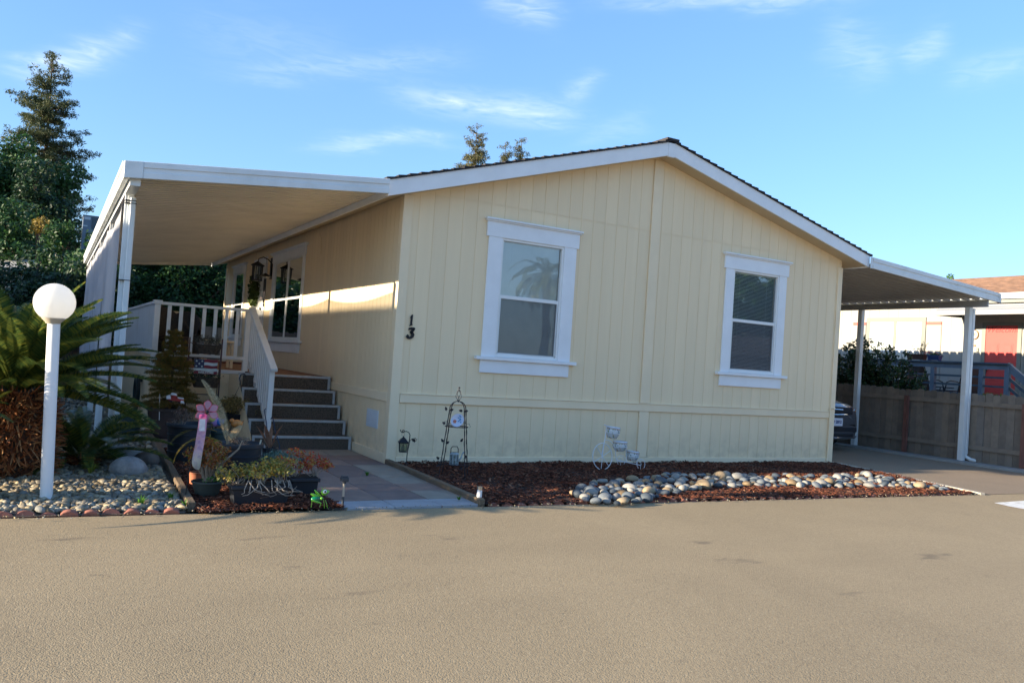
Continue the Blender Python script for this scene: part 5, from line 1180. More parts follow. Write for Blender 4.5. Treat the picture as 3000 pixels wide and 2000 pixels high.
def tuft(label, px, py, h, n, seed, m, name='weed_tuft', w=.004, spread=.6, z=.03):
    p = at(px, py, 'z', z); rs = np.random.RandomState(seed); V, F = [], []
    t = thing(name, label, 'plant', (p.x, p.y, 0))
    for i in range(n):
        a = rs.rand()*6.28; d = Vector((math.cos(a), math.sin(a), 0)); s = Vector((-d.y, d.x, 0))*w*(.6+.8*rs.rand()); b0 = Vector((p.x, p.y, z))+d*.012*rs.rand(); l = h*(.5+.6*rs.rand()); m1 = b0+d*l*spread*.35+Vector((0, 0, l*.6)); e = b0+d*l*spread+Vector((0, 0, l*(.55+.4*rs.rand())))
        b = len(V); V += [b0-s, b0+s, m1+s, m1-s, e]; F += [(b, b+1, b+2, b+3), (b+3, b+2, b+4)]
    polymesh('blades', V, F, m, t); return t
GRASSM = leafmat('weed_blades', (.05, .16, .02), (.16, .34, .05), .4); YGM = leafmat('young_fern_blades', (.16, .22, .03), (.36, .40, .08), .4)
tuft('green grass weed in the gravel beside the edging bricks', 412, 1482, .10, 40, 1, GRASSM); tuft('green grass weed in the gravel near the weathered timber', 500, 1464, .09, 36, 2, GRASSM); tuft('small weed at the foot of the timber edging by the road', 540, 1484, .07, 26, 3, GRASSM)
tuft('bright green weed beside the globe lamp pole', 178, 1375, .16, 30, 4, GRASSM, w=.006); tuft('pale yellow young fern shoot under the small cycad', 266, 1390, .15, 22, 5, YGM, 'fern_shoot', w=.009, spread=.8)
tuft('small green weed at the end of the timber by the solar light', 1344, 1463, .05, 22, 6, GRASSM); tuft('green weed between the pavers near the house corner', 1075, 1392, .05, 40, 7, GRASSM, z=.02)

# boulders in the gravel
BOULD = mat('pale_granite', (.36, .36, .36), .85, .2, 9, 30, .012, dirt=(.20, .20, .20), ds=5)
def boulder(label, px, py, w, h, seed, m, z=.0, group=None):
    p = at(px, py, 'z', z); V, F = ico(4); r_ = np.random.RandomState(seed); f = r_.randn(5, 3)*1.3; ph = r_.rand(5)*6; V = V*(1+.055*np.sin(V@f.T+ph).sum(1, keepdims=True)); V = V*np.array([w/2, w*.38, h*.55])+np.array([p.x, p.y+w*.3, h*.42])
    return tag(npmesh('boulder', V, F, m, loc=(p.x, p.y, 0), smooth=True), label, 'boulder', group)
boulder('white granite boulder nearest the road in the gravel', 376, 1403, .36, .20, 3, BOULD); boulder('white granite boulder behind the other one in the gravel', 366, 1362, .42, .20, 4, BOULD)
boulder('dull brown boulder against the timber edging', 425, 1370, .26, .18, 7, mat('brown_boulder', (.17, .14, .12), .85, .2, 9, 30, .01))
boulder('smooth grey green stone at the foot of the palm trunk', 78, 1406, .16, .12, 5, mat('green_stone', (.22, .22, .18), .6, .1, 6, 60, .002)); boulder('pale cream stone beside the lamp pole', 118, 1406, .12, .11, 6, mat('cream_stone', (.45, .40, .30), .6, .1, 6, 60, .002))

# ------------------------------------------------------------------ pots and plants by the stairs
def dist(p): return float((np.array(p)-CAM)@CF)
def fwd(p): v = Vector((p.x-CAM[0], p.y-CAM[1], 0)); return v.normalized()
def pot(name, label, cat, pxL, pxR, pyR, pxB, pyB, m, ratio=.8, rim=.018, z0=.02, ribs=False, soil=.86, group=None, hk=1.0):
    """round pot placed by where its base touches the ground; sizes from its width and height at that distance"""
    b = at(pxB, pyB, 'z', z0); d = dist(b); r = (pxR-pxL)/2*d/FPX*1.0; h = (pyB-pyR)*d/FPX*hk; c = b+fwd(b)*(r*ratio)
    s_ = (d+r)/d; r *= s_
    t = thing(name, label, cat, (c.x, c.y, z0), group); rb = r*ratio
    prof = [(.0001, 0), (rb, 0)]
    for k in range(1, 9):
        q = k/8; rr_ = rb+(r*.95-rb)*q**.8; prof.append((rr_, h*.90*q))
        if ribs and k in (2, 4, 6): prof += [(rr_+.008, h*.90*q+.004), (rr_+.008, h*.90*q+.016), (rr_+.002, h*.90*q+.02)]
    prof += [(r*.95+rim*.6, h*.90), (r+rim*.3, h*.91), (r+rim*.3, h*.985), (r, h), (r-.012, h), (r-.016, h*.97), (r*.88, h*soil)]
    mb = MB(); mb.lathe(prof, 36, (c.x, c.y, z0)); mb.build('pot', m, t, smooth=True, angle=40)
    mb = MB(); mb.lathe([(r*.89, h*soil), (r*.5, h*soil+.012), (.0001, h*soil+.018)], 20, (c.x, c.y, z0)); mb.build('soil', SOIL, t, smooth=True)
    return t, Vector((c.x, c.y, z0+h*soil)), r
def stems(parent, base, h, spread, nb, seed, leafm, stemm, lsize, per, cr, lift=.45, thick=.006, name='foliage', elong=False, lean=(0, 0)):
    """branching stems carrying clusters of small leaves"""
    rs = np.random.RandomState(seed); mb = MB(); cs, rd = [], []
    for k in range(nb):
        a = rs.rand()*6.28; R_ = spread*math.sqrt(rs.rand()); hh = h*(lift+(1-lift)*rs.rand())*(1-.35*(R_/spread)**2)
        e = base+Vector((math.cos(a)*R_+lean[0], math.sin(a)*R_+lean[1], hh)); k1 = base+(e-base)*.45+Vector((rs.randn()*.02, rs.randn()*.02, hh*.08)); mb.tube([base+Vector((rs.randn()*.02, rs.randn()*.02, -.01)), k1, e], [thick, thick*.7, thick*.3], 5, caps=False)
        cs.append(e); rd.append(cr*(.8+.5*rs.rand()))
        for j in range(2):
            q = .55+.4*rs.rand(); s = k1+(e-k1)*q; u = s+Vector((rs.randn()*.25, rs.randn()*.25, rs.rand()*.3))*spread*.8; mb.tube([s, u], [thick*.5, thick*.3], 4, caps=False); cs.append(u); rd.append(cr*(.6+.5*rs.rand()))
    mb.build('stems', stemm, parent, smooth=True); P, N = cloud(cs, rd, per, rs, .8, .25); V, F = leaf_arrays(P, lsize, rs, .5, N, .5 if not elong else .2, .2); npmesh(name, V, F, leafm, parent)
STEM = mat('pale_woody_stem', (.28, .22, .16), .85, .2, 20, 60, .002); TWIG = mat('grey_twigs', (.34, .29, .24), .9, .2, 20, 60, .001)
JADE = leafmat('jade_leaves_rusty', (.24, .07, .015), (.24, .24, .04), .25, .4, mid=(.40, .14, .035)); JADE_Y = leafmat('jade_leaves_yellow', (.12, .17, .035), (.55, .32, .06), .25, .4, mid=(.32, .28, .06)); JADE_R = leafmat('jade_leaves_red', (.50, .04, .02), (.36, .30, .05), .25, .4, mid=(.46, .10, .03))
# big brown pot with the small conifer
t, b, r = pot('potted_conifer', 'large brown pot holding a browning little conifer by the deck', 'potted plant', 432, 553, 1196, 488, 1285, BROWNPLASTIC, .70, .02)
rs = np.random.RandomState(91); V, F = [], []; H = 1.13; mb = MB(); mb.tube([b-Vector((0, 0, .05)), b+Vector((.01, 0, H*.5)), b+Vector((-.005, 0, H))], [.022, .014, .004], 7)
NEEDLE = leafmat('browning_needles', (.085, .085, .016), (.36, .17, .040), .3, .7, mid=(.16, .15, .028)); NP = []
for lev in range(15):
    f = lev/14; z = .10+f*(H-.16); L = (.46-.36*f**.85)*(.9+.2*rs.rand()); nb_ = 7 if lev < 10 else 5
    for k in range(nb_):
        a = k*2*PI/nb_+lev*.7+rs.randn()*.2; d = Vector((math.cos(a), math.sin(a), 0)); st = b+Vector((0, 0, z)); Lk = L*(.7+.45*rs.rand()); e = st+d*Lk+Vector((0, 0, Lk*(-.12+.35*f+rs.randn()*.1))); mb.tube([st, st+(e-st)*.5+Vector((0, 0, .03*Lk)), e], [.006, .004, .002], 4, caps=False)
        side = Vector((-d.y, d.x, 0))
        for j in range(9):
            q = .22+.78*j/8; p0 = st+(e-st)*q+Vector((0, 0, .03*Lk*math.sin(PI*q))); 
            for s in (-1, 1):
                tw = Lk*.42*(1-q*.65)*(.7+.6*rs.rand()); pe = p0+(side*s*.8+d*.6+Vector((0, 0, -.22+rs.randn()*.12))).normalized()*tw
                nn_ = 9
                for m_ in range(nn_):
                    w_ = p0+(pe-p0)*(m_+.5)/nn_; NP.append(w_); dd = Vector((rs.randn(), rs.randn(), rs.randn()*.6)).normalized()*.5+(pe-p0).normalized()*.9; dd = dd.normalized()*.034; sd = dd.cross(Vector((rs.randn(), rs.randn(), rs.randn()))).normalized()*.0042
                    bb = len(V); V += [w_-sd, w_+sd, w_+dd]; F.append((bb, bb+1, bb+2)); dd2 = Vector((-dd.x*.5+rs.randn()*.01, -dd.y*.5+rs.randn()*.01, rs.randn()*.02)); bb = len(V); V += [w_-sd, w_+sd, w_+dd2+dd*.4]; F.append((bb, bb+1, bb+2))
NPa = np.array([tuple(v) for v in NP]); NPa = np.vstack([NPa]+[NPa+rs.randn(len(NPa), 3)*[.010, .010, .014] for _ in range(2)]); V, F = leaf_arrays(NPa, .018, rs, .2, None, .15, .05)
mb.build('trunk', BARK, t); npmesh('needles', V, F, NEEDLE, t)
mb = MB(); q = at(469, 1198, 'y', b.y-r*.8); mb.bar((q.x, q.y, b.z-.1), (q.x-.02, q.y, b.z+.27), .008, .008); mb.solo('plant_stake', VINYL, 'thin white stake standing in the big brown pot', 'stake', loc=(q.x, q.y, b.z-.1))
# little truck ornament hung in the conifer
q = at(514, 1168, 'y', b.y-.42); t = thing('truck_ornament', 'red and white toy pickup ornament hanging in the potted conifer', 'ornament', q); REDM = mat('toy_red', (.30, .015, .015), .35, .05, 5, 60, 0); WHM = mat('toy_white', (.75, .75, .78), .4, .05, 5, 60, 0)
PT = lambda u, d, z: Vector((q.x+u*.95-z*.1, q.y+d, q.z+z-u*.12))
mb = MB(); mb.prism([(-.10, -.03), (.10, -.03), (.10, .015), (.04, .02), (-.10, .02)], PT, -.02, .02); mb.prism([(-.055, .02), (.02, .02), (.01, .055), (-.04, .055)], PT, -.018, .018); mb.build('truck_body', REDM, t, bevel=.004)
mb = MB(); mb.prism([(-.065, .045), (.025, .045), (.012, .075), (-.045, .075)], PT, -.025, .02); mb.prism([(.03, .01), (.11, .01), (.11, .03), (.03, .03)], PT, -.024, .02); mb.prism([(-.12, -.02), (-.06, -.01), (-.07, .045), (-.12, .02)], PT, -.023, .02); mb.prism([(.06, -.045), (.12, -.045), (.105, -.01), (.07, -.01)], PT, -.023, .02); mb.build('snow_trim', WHM, t, bevel=.003)
mb = MB()
for u in (-.06, .06): mb.lathe([(.0001, -.025), (.024, -.025), (.024, .0), (.0001, .0)], 14, PT(u, -.005, -.03), tilt=Euler((PI/2, 0, 0)).to_matrix())
mb.build('wheels', BLACK, t); mb = MB(); mb.tube([PT(0, 0, .07), PT(0, .02, .16)], .002, 4); mb.build('string', BLACK, t)

# tubs
t, b, r = pot('plastic_tub', 'tall black tub with a dried tuft beside the brown pot', 'tub', 487, 612, 1243, 548, 1354, BLACKPLASTIC, .86, .016, ribs=True)
stems(t, b+Vector((-.10, -.02, 0)), .22, .12, 26, 101, leafmat('dry_tuft', (.10, .065, .05), (.22, .15, .12), .2), TWIG, .024, 1800, .05, thick=.003, elong=True, name='dry_tuft')
V, F = [], []; rs = np.random.RandomState(5); frond(V, F, b+Vector((.32, -.2, -.05)), PI+.15, .55, .62, 1.5, rs, .09, 36, .005, .3); polymesh('golden_frond', V, F, leafmat('golden_frond', (.22, .14, .02), (.34, .24, .05), .3), t)
t, b, r = pot('plastic_tub', 'dark green tub half hidden behind the pink flower spinner', 'tub', 585, 668, 1262, 640, 1345, GREENPLASTIC, .85, .014)
t, bB, rB = pot('plastic_tub', 'widest black tub holding a dried straw coloured palm', 'tub', 628, 763, 1302, 692, 1424, BLACKPLASTIC, .80, .02, ribs=True, soil=.93)
STRAW = leafmat('straw_leaflets', (.36, .24, .11), (.52, .40, .22), .3); V, F = [], []; rs = np.random.RandomState(15); o = bB+Vector((-.12, -.06, -.02))
frond(V, F, o, 2.3, 1.32, .74, .55, rs, .10, 60, .0055, .3); frond(V, F, o, .6, 1.15, .27, .5, rs, .07, 40, .005, .3); frond(V, F, o, 3.6, .35, .34, 1.8, rs, .07, 34, .008, .3); frond(V, F, o, 3.9, -.05, .26, 1.8, rs, .07, 28, .008, .3)
polymesh('dried_fronds', V, F, STRAW, t); V, F = [], []; frond(V, F, o, 3.0, .80, .62, 2.3, rs, .08, 48, .008, .3); polymesh('yellowing_frond', V, F, leafmat('yellowing_leaflets', (.16, .13, .02), (.28, .21, .05), .3), t)
stems(t, bB+Vector((-.02, -.08, -.03)), .13, .10, 22, 102, leafmat('dead_fibres', (.13, .09, .07), (.30, .22, .17), .2), TWIG, .02, 2500, .04, thick=.004, elong=True, name='dead_fibres')
mb = MB(); q = bB+Vector((rB*.72, -.10, 0)); mb.bar(q-Vector((0, 0, .03)), q+Vector((.02, 0, .07)), .014, .004); mb.solo('plant_label', mat('cream_label', (.55, .50, .38), .5, .05, 4, 60, 0), 'little cream plant label stuck in the widest black tub', 'plant label', loc=q)
t, b, r = pot('flower_pot', 'terracotta pot tucked behind the grey pot of jade', 'flower pot', 549, 590, 1384, 572, 1430, TERRACOTTA, .75, .008)
t, b, r = pot('potted_jade', 'grey green pot of rusty red jade plant at the front of the bed', 'potted plant', 562, 651, 1412, 604, 1459, GREYPLASTIC, .64, .008)
stems(t, b, .37, .19, 34, 103, JADE, STEM, .016, 6500, .055, thick=.008, lean=(.02, .07)); P, N = cloud([b+Vector((.04, -.03, .03))], [.09], 9000, rs, .5, .2); V, F = leaf_arrays(P, .014, rs, .5); npmesh('ground_leaves', V, F, G_BRIGHT, t)
mb = MB(); mb.tube([b, b+Vector((-.015, 0, .13)), b+Vector((.01, 0, .26))], [.020, .016, .010], 8); mb.tube([b+Vector((.02, 0, 0)), b+Vector((.10, 0, .16)), b+Vector((.24, -.02, .30)), b+Vector((.27, -.02, .38))], [.014, .011, .008, .004], 7); mb.tube([b+Vector((-.02, 0, 0)), b+Vector((-.06, 0, .14))], [.014, .01], 7); mb.build('main_stem', STEM, t, smooth=True)
t, b, r = pot('potted_succulent', 'slate blue pot of low grey green succulent', 'potted plant', 772, 822, 1364, 797, 1408, BLUEPLASTIC, .8, .012, soil=.96)
SUCC = leafmat('blue_green_succulent', (.07, .15, .11), (.20, .30, .23), .2, .5); stems(t, b, .12, .22, 46, 104, SUCC, TWIG, .012, 7000, .04, thick=.003, lift=.55, lean=(.05, -.04))
t, b, r = pot('plastic_tub', 'wide dark green tub against the deck skirting', 'tub', 325, 408, 1214, 368, 1281, GREENPLASTIC, .86, .018)
# hanging basket parked on a wire stand
q = at(705, 1292, 'z', .02); q = q+fwd(q)*.2; t = thing('hanging_basket', 'hanging basket of straggling succulents with its black hook standing up', 'hanging basket', (q.x, q.y, 0)); d = dist(q)
def atd(px, py, o): return at(px, py, 'y', o.y)
c = atd(705, 1232, q); mb = MB(); mb.lathe([(.0001, -.06), (.12, -.06), (.19, .02), (.215, .09), (.225, .09), (.225, .105), (.20, .105), (.19, .06)], 28, c); mb.build('bowl', BLACKPLASTIC, t, smooth=True)
mb = MB(); hk = atd(703, 1128, q)
for k in range(3): a = k*2.09+.5; mb.tube([c+Vector((math.cos(a)*.21, math.sin(a)*.21, .10)), hk], .0035, 4)
mb.tube([hk, hk+Vector((0, 0, .05)), hk+Vector((-.012, 0, .10)), hk+Vector((.005, 0, .15)), hk+Vector((.045, 0, .165)), hk+Vector((.065, 0, .14)), hk+Vector((.055, 0, .115))], .009, 6); mb.build('hook', BLACKPLASTIC, t, smooth=True)
mb = MB()
for k in range(4): a = k*PI/2+.6; mb.tube([c+Vector((math.cos(a)*.17, math.sin(a)*.17, -.02)), Vector((q.x+math.cos(a)*.20, q.y+math.sin(a)*.20, 0))], .008, 5)
mb.build('stand', BLACK, t); stems(t, c+Vector((.02, -.05, .10)), .17, .46, 90, 105, leafmat('straggly_succulent', (.13, .10, .03), (.34, .25, .08), .25, .5), TWIG, .016, 6500, .06, thick=.003)
stems(t, c+Vector((.20, -.05, .06)), -.28, .13, 14, 106, leafmat('trailing_succulent', (.09, .05, .03), (.26, .14, .07), .2, .5), TWIG, .013, 2600, .04, thick=.003, name='trailing_stems_leaves')
# rectangular planters in front
def trough(label, pxL, pxR, pyT, pyB, seed, leafm, hh, spread_k, n, twigs=False, yaw=-.03, depth=.22):
    a = at(pxL, pyB, 'z', .02); b_ = at(pxR, pyB, 'z', .02); w = (b_-a).length; c = (a+b_)/2; h = (pyB-pyT)*dist(c)/FPX; c = c+fwd(c)*depth/2
    t = thing('rectangular_planter', label, 'planter', (0, 0, 0)); mb = MB(); W2_ = w/2
    mb.hexa([(-W2_*.9, -depth*.42, 0), (W2_*.9, -depth*.42, 0), (W2_*.9, depth*.42, 0), (-W2_*.9, depth*.42, 0), (-W2_, -depth/2, h), (W2_, -depth/2, h), (W2_, depth/2, h), (-W2_, depth/2, h)])
    mb.box(-W2_-.012, W2_+.012, -depth/2-.012, depth/2+.012, h-.03, h+.004); mb.build('trough', BLACKPLASTIC, t, bevel=.006)
    mb = MB(); mb.box(-W2_+.01, W2_-.01, -depth/2+.01, depth/2-.01, h+.004, h+.012); mb.build('soil', SOIL, t)
    rs_ = np.random.RandomState(seed)
    for k in range(n): stems(t, Vector((-W2_*.75+W2_*1.5*k/max(1, n-1), -.02, h)), hh*(.8+.4*rs_.rand()), spread_k, 14, seed+k, leafm, TWIG, .015, 5600, .05, thick=.004, name='foliage')
    if twigs:
        mb = MB()
        for k in range(15):
            x = -W2_*.5+W2_*1.5*rs_.rand(); p0 = Vector((x, -depth/2, h+.05)); p1 = p0+Vector((rs_.randn()*.05, -.06-.04*rs_.rand(), -.04-.05*rs_.rand())); p2 = p1+Vector((rs_.randn()*.07, -.03*rs_.rand(), -.06*rs_.rand())); p3 = p2+Vector((rs_.randn()*.06, 0, -.03+.06*rs_.rand())); mb.tube([p0, p1, p2, p3], [.005, .004, .003, .002], 5)
        mb.build('bare_twigs', TWIG, t, smooth=True)
    t.location = (c.x, c.y, .02); t.rotation_euler = (0, 0, yaw); return t
trough('long black planter at the road edge with yellow green jade and bare twigs', 668, 842, 1424, 1482, 110, JADE_Y, .22, .17, 3, True)
trough('black planter of red tipped jade behind the green insect ornament', 843, 923, 1402, 1452, 120, JADE_R, .22, .17, 2, False, depth=.24)
# agave like plant in a dark pot
t, b, r = pot('potted_agave', 'dark pot of upright reddish sword leaves before the stairs', 'potted plant', 766, 812, 1312, 788, 1352, mat('dark_glazed_pot', (.03, .035, .04), .4, .1, 6, 60, 0), .8, .01)
AG = leafmat('reddish_sword_leaves', (.22, .10, .06), (.40, .23, .15), .2, .4); V, F = [], []
for (tx, ty, w_) in ((750, 1245, .018), (775, 1240, .028), (797, 1238, .022), (830, 1242, .014), (784, 1262, .02), (812, 1290, .012)):
    e = at(tx, ty, 'y', b.y-.02); m1 = b+(e-b)*.55+Vector((0, .02, .03)); sd = Vector((1, 0, 0)) if abs(e.x-b.x) < .12 else Vector((.6, 0, -.5 if e.x > b.x else .5)); k = len(V); V += [b-sd*w_*.6, b+sd*w_*.6, m1+sd*w_, m1-sd*w_, e, b+Vector((0, .015, 0)), m1+Vector((0, .02, 0))]; F += [(k, k+5, k+6, k+3), (k+5, k+1, k+2, k+6), (k+3, k+6, k+4), (k+6, k+2, k+4)]
polymesh('sword_leaves', V, F, AG, t)
p = at(774, 1340, 'z', .05); mb = MB(); mb.ball((p.x-.03, p.y-.02, .12), .07, 8, sc=(.6, .6, 1.4)); mb.solo('shell_ornament', mat('pale_shell', (.40, .38, .36), .5, .25, 20, 60, .004), 'pale shell like ornament beside the sword leaved pot', 'ornament', loc=(p.x, p.y, .02), smooth=True)
boulder('small round dark stone beside the sword leaved pot', 812, 1356, .16, .14, 9, mat('dark_stone', (.06, .06, .065), .7, .2, 9, 50, .003))
def hookstand(label, pts, r_=.006):
    o = at(*pts[0], 'z', .02); mb = MB(); mb.tube([Vector((o.x, o.y, .0))]+[at(px, py, 'y', o.y) for px, py in pts[1:]], r_, 6)
    return mb.solo('plant_hanger', mat('navy_hanger', (.03, .05, .10), .5, .1, 5, 60, 0), label, 'plant hanger', loc=(o.x, o.y, 0), smooth=True)
hookstand('slim navy plant hanger with its hook before the third step', [(823, 1335), (818, 1300), (806, 1262), (802, 1236), (800, 1226), (796, 1222), (793, 1228)])
hookstand('slim navy plant hanger leaning on the stair railing post', [(784, 1330), (783, 1270), (781, 1240), (776, 1212), (775, 1200), (779, 1196)])

# wire rack with two oval planters and the flag sign
RY = 2.72; t = thing('plant_rack', 'rusty ladder like plant rack in front of the deck', 'rack', (at(604, 1200, 'y', RY).x, RY, 0)); RK = mat('rusty_pink_iron', (.16, .085, .075), .7, .2, 12, 60, .001, metal=.2)
pl0, pl1 = at(557, 987, 'y', RY), at(652, 993, 'y', RY)
for q in (pl0, pl1):
    mb = MB(); mb.bar((q.x, RY, 0), (q.x, RY, q.z), .018, .018); mb.bar((q.x, RY+.02, q.z*.9), (q.x, RY+.30, 0), .012, .012); mb.build('leg', RK, t)
for py in (1006, 1048, 1107, 1155, 1204): z = at(604, py, 'y', RY).z; mb = MB(); mb.bar((pl0.x, RY, z), (pl1.x, RY, z), .012, .012); mb.build('rung', RK, t)
def oval(label, px, py, w, h, seed, leafm, hh):
    c = at(px, py, 'y', RY-.13); t = thing('oval_planter', label, 'planter', c); mb = MB(); mb.lathe([(.0001, -h), (w*.38, -h), (w*.47, -h*.4), (w*.5, 0), (w*.5+.008, .004), (w*.5-.01, .004), (w*.46, -h*.3)], 28, c, sy=.55)
    mb.tube([c+Vector((-w*.5, .04, 0)), c+Vector((-w*.42, .14, .03))], .006, 5); mb.tube([c+Vector((w*.5, .04, 0)), c+Vector((w*.42, .14, .03))], .006, 5); mb.build('basket', mat('coir_liner', (.07, .05, .035), .95, .3, 30, 70, .004), t, smooth=True)
    if hh:
        for dx in (-w*.25, 0, w*.25): stems(t, c+Vector((dx, 0, -.02)), hh, w*.22, 16, seed+int(dx*100), leafm, TWIG, .012, 4200, .04, thick=.003)
    return t
oval('oval coir planter of dusty grey green plants high on the rack', 608, 1010, .39, .13, 201, leafmat('dusty_leaves', (.045, .05, .03), (.14, .13, .09), .15, .6), .16)
oval('oval coir planter under the striped flag sign', 603, 1106, .40, .14, 301, leafmat('dark_herb_leaves', (.02, .045, .025), (.06, .10, .06), .15, .6), .09)
SY = RY-.20; A_, B_ = at(570, 1053, 'y', SY), at(638, 1053, 'y', SY); w = B_.x-A_.x; zt = (A_.z+B_.z)/2; hh = w*.66; t = thing('flag_sign', 'wooden flag welcome sign with five stars and red stripes on the rack', 'sign', (A_.x, SY, zt)); PSg = lambda u, d, z: Vector((A_.x+u*w, SY+d-.002, zt-hh+z*hh))
RS_, WS_, BS_ = mat('flag_red', (.20, .012, .025), .6, .1, 9, 60, 0), mat('flag_white', (.55, .62, .62), .6, .1, 9, 60, 0), mat('flag_navy', (.012, .02, .07), .6, .1, 9, 60, 0)
for k in range(5):
    z1 = 1-k*.2; z0 = z1-.2; u0 = .42 if k < 3 else -.03*(k == 3); poly = [(u0, z0)]+[(u0+(1-u0)*i/8, z0+.02*math.sin(i*.9)) for i in range(1, 9)]+[(u0+(1-u0)*i/8, z1+.02*math.sin(i*.9)) for i in range(8, 0, -1)]+[(u0, z1)]
    mb = MB(); mb.prism(poly, PSg, -.006-.0005*k, .006); mb.build('stripe', RS_ if k % 2 == 0 else WS_, t)
mb = MB(); mb.prism([(0, .38), (.42, .40), (.42, 1), (0, 1)], PSg, -.009, .006); can = mb.build('canton', BS_, t)
for (u, z) in ((.09, .88), (.33, .88), (.21, .70), (.09, .52), (.33, .52)):
    mb = MB(); mb.prism([(u+.055*(1 if i % 2 == 0 else .42)*math.sin(i*PI/5), z+.083*(1 if i % 2 == 0 else .42)*math.cos(i*PI/5)) for i in range(10)], PSg, -.013, -.009); mb.build('star', WS_, can)
text('sign_lettering', 'WELCOME', mat('sign_letters', (.60, .66, .62), .6, .05, 4, 60, 0), t, hh*.20, PSg(.52, -.012, .10), (1, 0, 0), (0, 0, 1), .003, 0, .0012, 1.06)
mb = MB(); mb.tube([PSg(.03, 0, 1), PSg(.03, .01, 1.12)], .002, 4); mb.tube([PSg(.95, 0, 1), PSg(.95, .01, 1.12)], .002, 4); mb.build('wire', BLACK, t)

# pink flower spinner with a long printed streamer
SP = at(540, 1466, 'z', .02); c = at(606, 1206, 'y', SP.y); t = thing('flower_spinner', 'pink petalled garden spinner with a long pastel streamer on a thin black pole', 'garden spinner', (SP.x, SP.y, 0))
mb = MB(); mb.tube([Vector((SP.x, SP.y, 0)), at(556, 1370, 'y', SP.y), at(580, 1280, 'y', SP.y), Vector((c.x-.01, SP.y, c.z-.05)), Vector((c.x, SP.y, c.z))], .0045, 6); mb.ball((c.x, c.y-.012, c.z), .014, 6); mb.build('pole', BLACK, t, smooth=True)
PINKSHEER = sheermat('pink_sheer', (.62, .38, .50), .85, transl=.4); PINKRIM = mat('pink_piping', (.55, .09, .16), .5, .05, 5, 60, 0)
for k, a in enumerate([90, 34, -22, -80, -150, 152]):
    if k == 3: continue
    a = math.radians(a-2); L, w_ = .078, .030; pts = []
    for i in range(17): th = PI*i/16-PI/2; q = .5+.5*math.sin(th); ww = w_*math.sin(PI*q**1.35)*1.0; pts.append((q*L*1.15+.012, ww))
    loop = pts+[(x, -y) for x, y in pts[-2:0:-1]]; mp_ = [Vector((c.x+x*math.cos(a)-y*math.sin(a), c.y-.006-.10*abs(y), c.z+x*math.sin(a)+y*math.cos(a))) for x, y in loop]
    pe = polymesh('petal', mp_, [tuple(range(len(mp_)))], PINKSHEER, t); mb = MB(); mb.tube(mp_+[mp_[0]], .0022, 4, caps=False); mb.build('petal_rim', PINKRIM, pe)
m, nt, b_, out = newmat('pastel_streamer'); tc = node(nt, 'ShaderNodeTexCoord'); sx = node(nt, 'ShaderNodeSeparateXYZ'); nt.links.new(tc.outputs['Object'], sx.inputs[0]); mr = node(nt, 'ShaderNodeMapRange'); mr.inputs[1].default_value = .20; mr.inputs[2].default_value = .74; nt.links.new(sx.outputs[2], mr.inputs[0])
cc_ = ramp(nt, mr.outputs[0], [(0, (.55, .50, .34)), (.25, (.62, .60, .46)), (.5, (.62, .42, .52)), (.75, (.66, .42, .60)), (.9, (.75, .38, .58)), (1, (.75, .12, .36))]); pt = ramp(nt, noise(nt, coords(nt), 26, 2), [(.35, (.45, .35, .7)), (.5, (1, 1, 1)), (.68, (1, .75, .4))]); cc_ = mixc(nt, .45, cc_, pt, 'MULTIPLY'); nt.links.new(cc_, b_.inputs['Base Color']); b_.inputs['Roughness'].default_value = .7
tr = node(nt, 'ShaderNodeBsdfTranslucent'); nt.links.new(cc_, tr.inputs[0]); mx = node(nt, 'ShaderNodeMixShader'); mx.inputs[0].default_value = .35; nt.links.new(b_.outputs[0], mx.inputs[1]); nt.links.new(tr.outputs[0], mx.inputs[2]); nt.links.new(mx.outputs[0], out.inputs[0])
V, F = [], []; L_, R_ = [(583, 1213), (583, 1232), (577, 1268), (572, 1300), (566, 1330), (558, 1366)], [(608, 1213), (607, 1232), (603, 1268), (598, 1300), (591, 1335), (588, 1366)]
for i, (l, r_) in enumerate(zip(L_, R_)):
    for j in range(5): u = j/4; V.append(at(l[0]+(r_[0]-l[0])*u, l[1]+(r_[1]-l[1])*u, 'y', SP.y-.02-.018*math.sin(i*1.3+u*3)))
for i in range(len(L_)-1):
    for j in range(4): F.append((i*5+j, i*5+j+1, (i+1)*5+j+1, (i+1)*5+j))
V.append(at(583, 1381, 'y', SP.y-.02)); k = (len(L_)-1)*5; F += [(k, k+1, k+2, len(V)-1), (k+2, k+3, k+4, len(V)-1)]
so = polymesh('streamer', V, F, m, t); s2 = so.modifiers.new('s', 'SUBSURF'); s2.levels = 1; s2.render_levels = 2
V = [at(*p_, 'y', SP.y-.045) for p_ in ((585, 1227), (602, 1227), (600, 1262), (583, 1262))]; polymesh('streamer_patch', V, [(0, 1, 2, 3)], mat('streamer_label', (.66, .66, .70), .6, .1, 30, 60, 0), so)
tag(t)
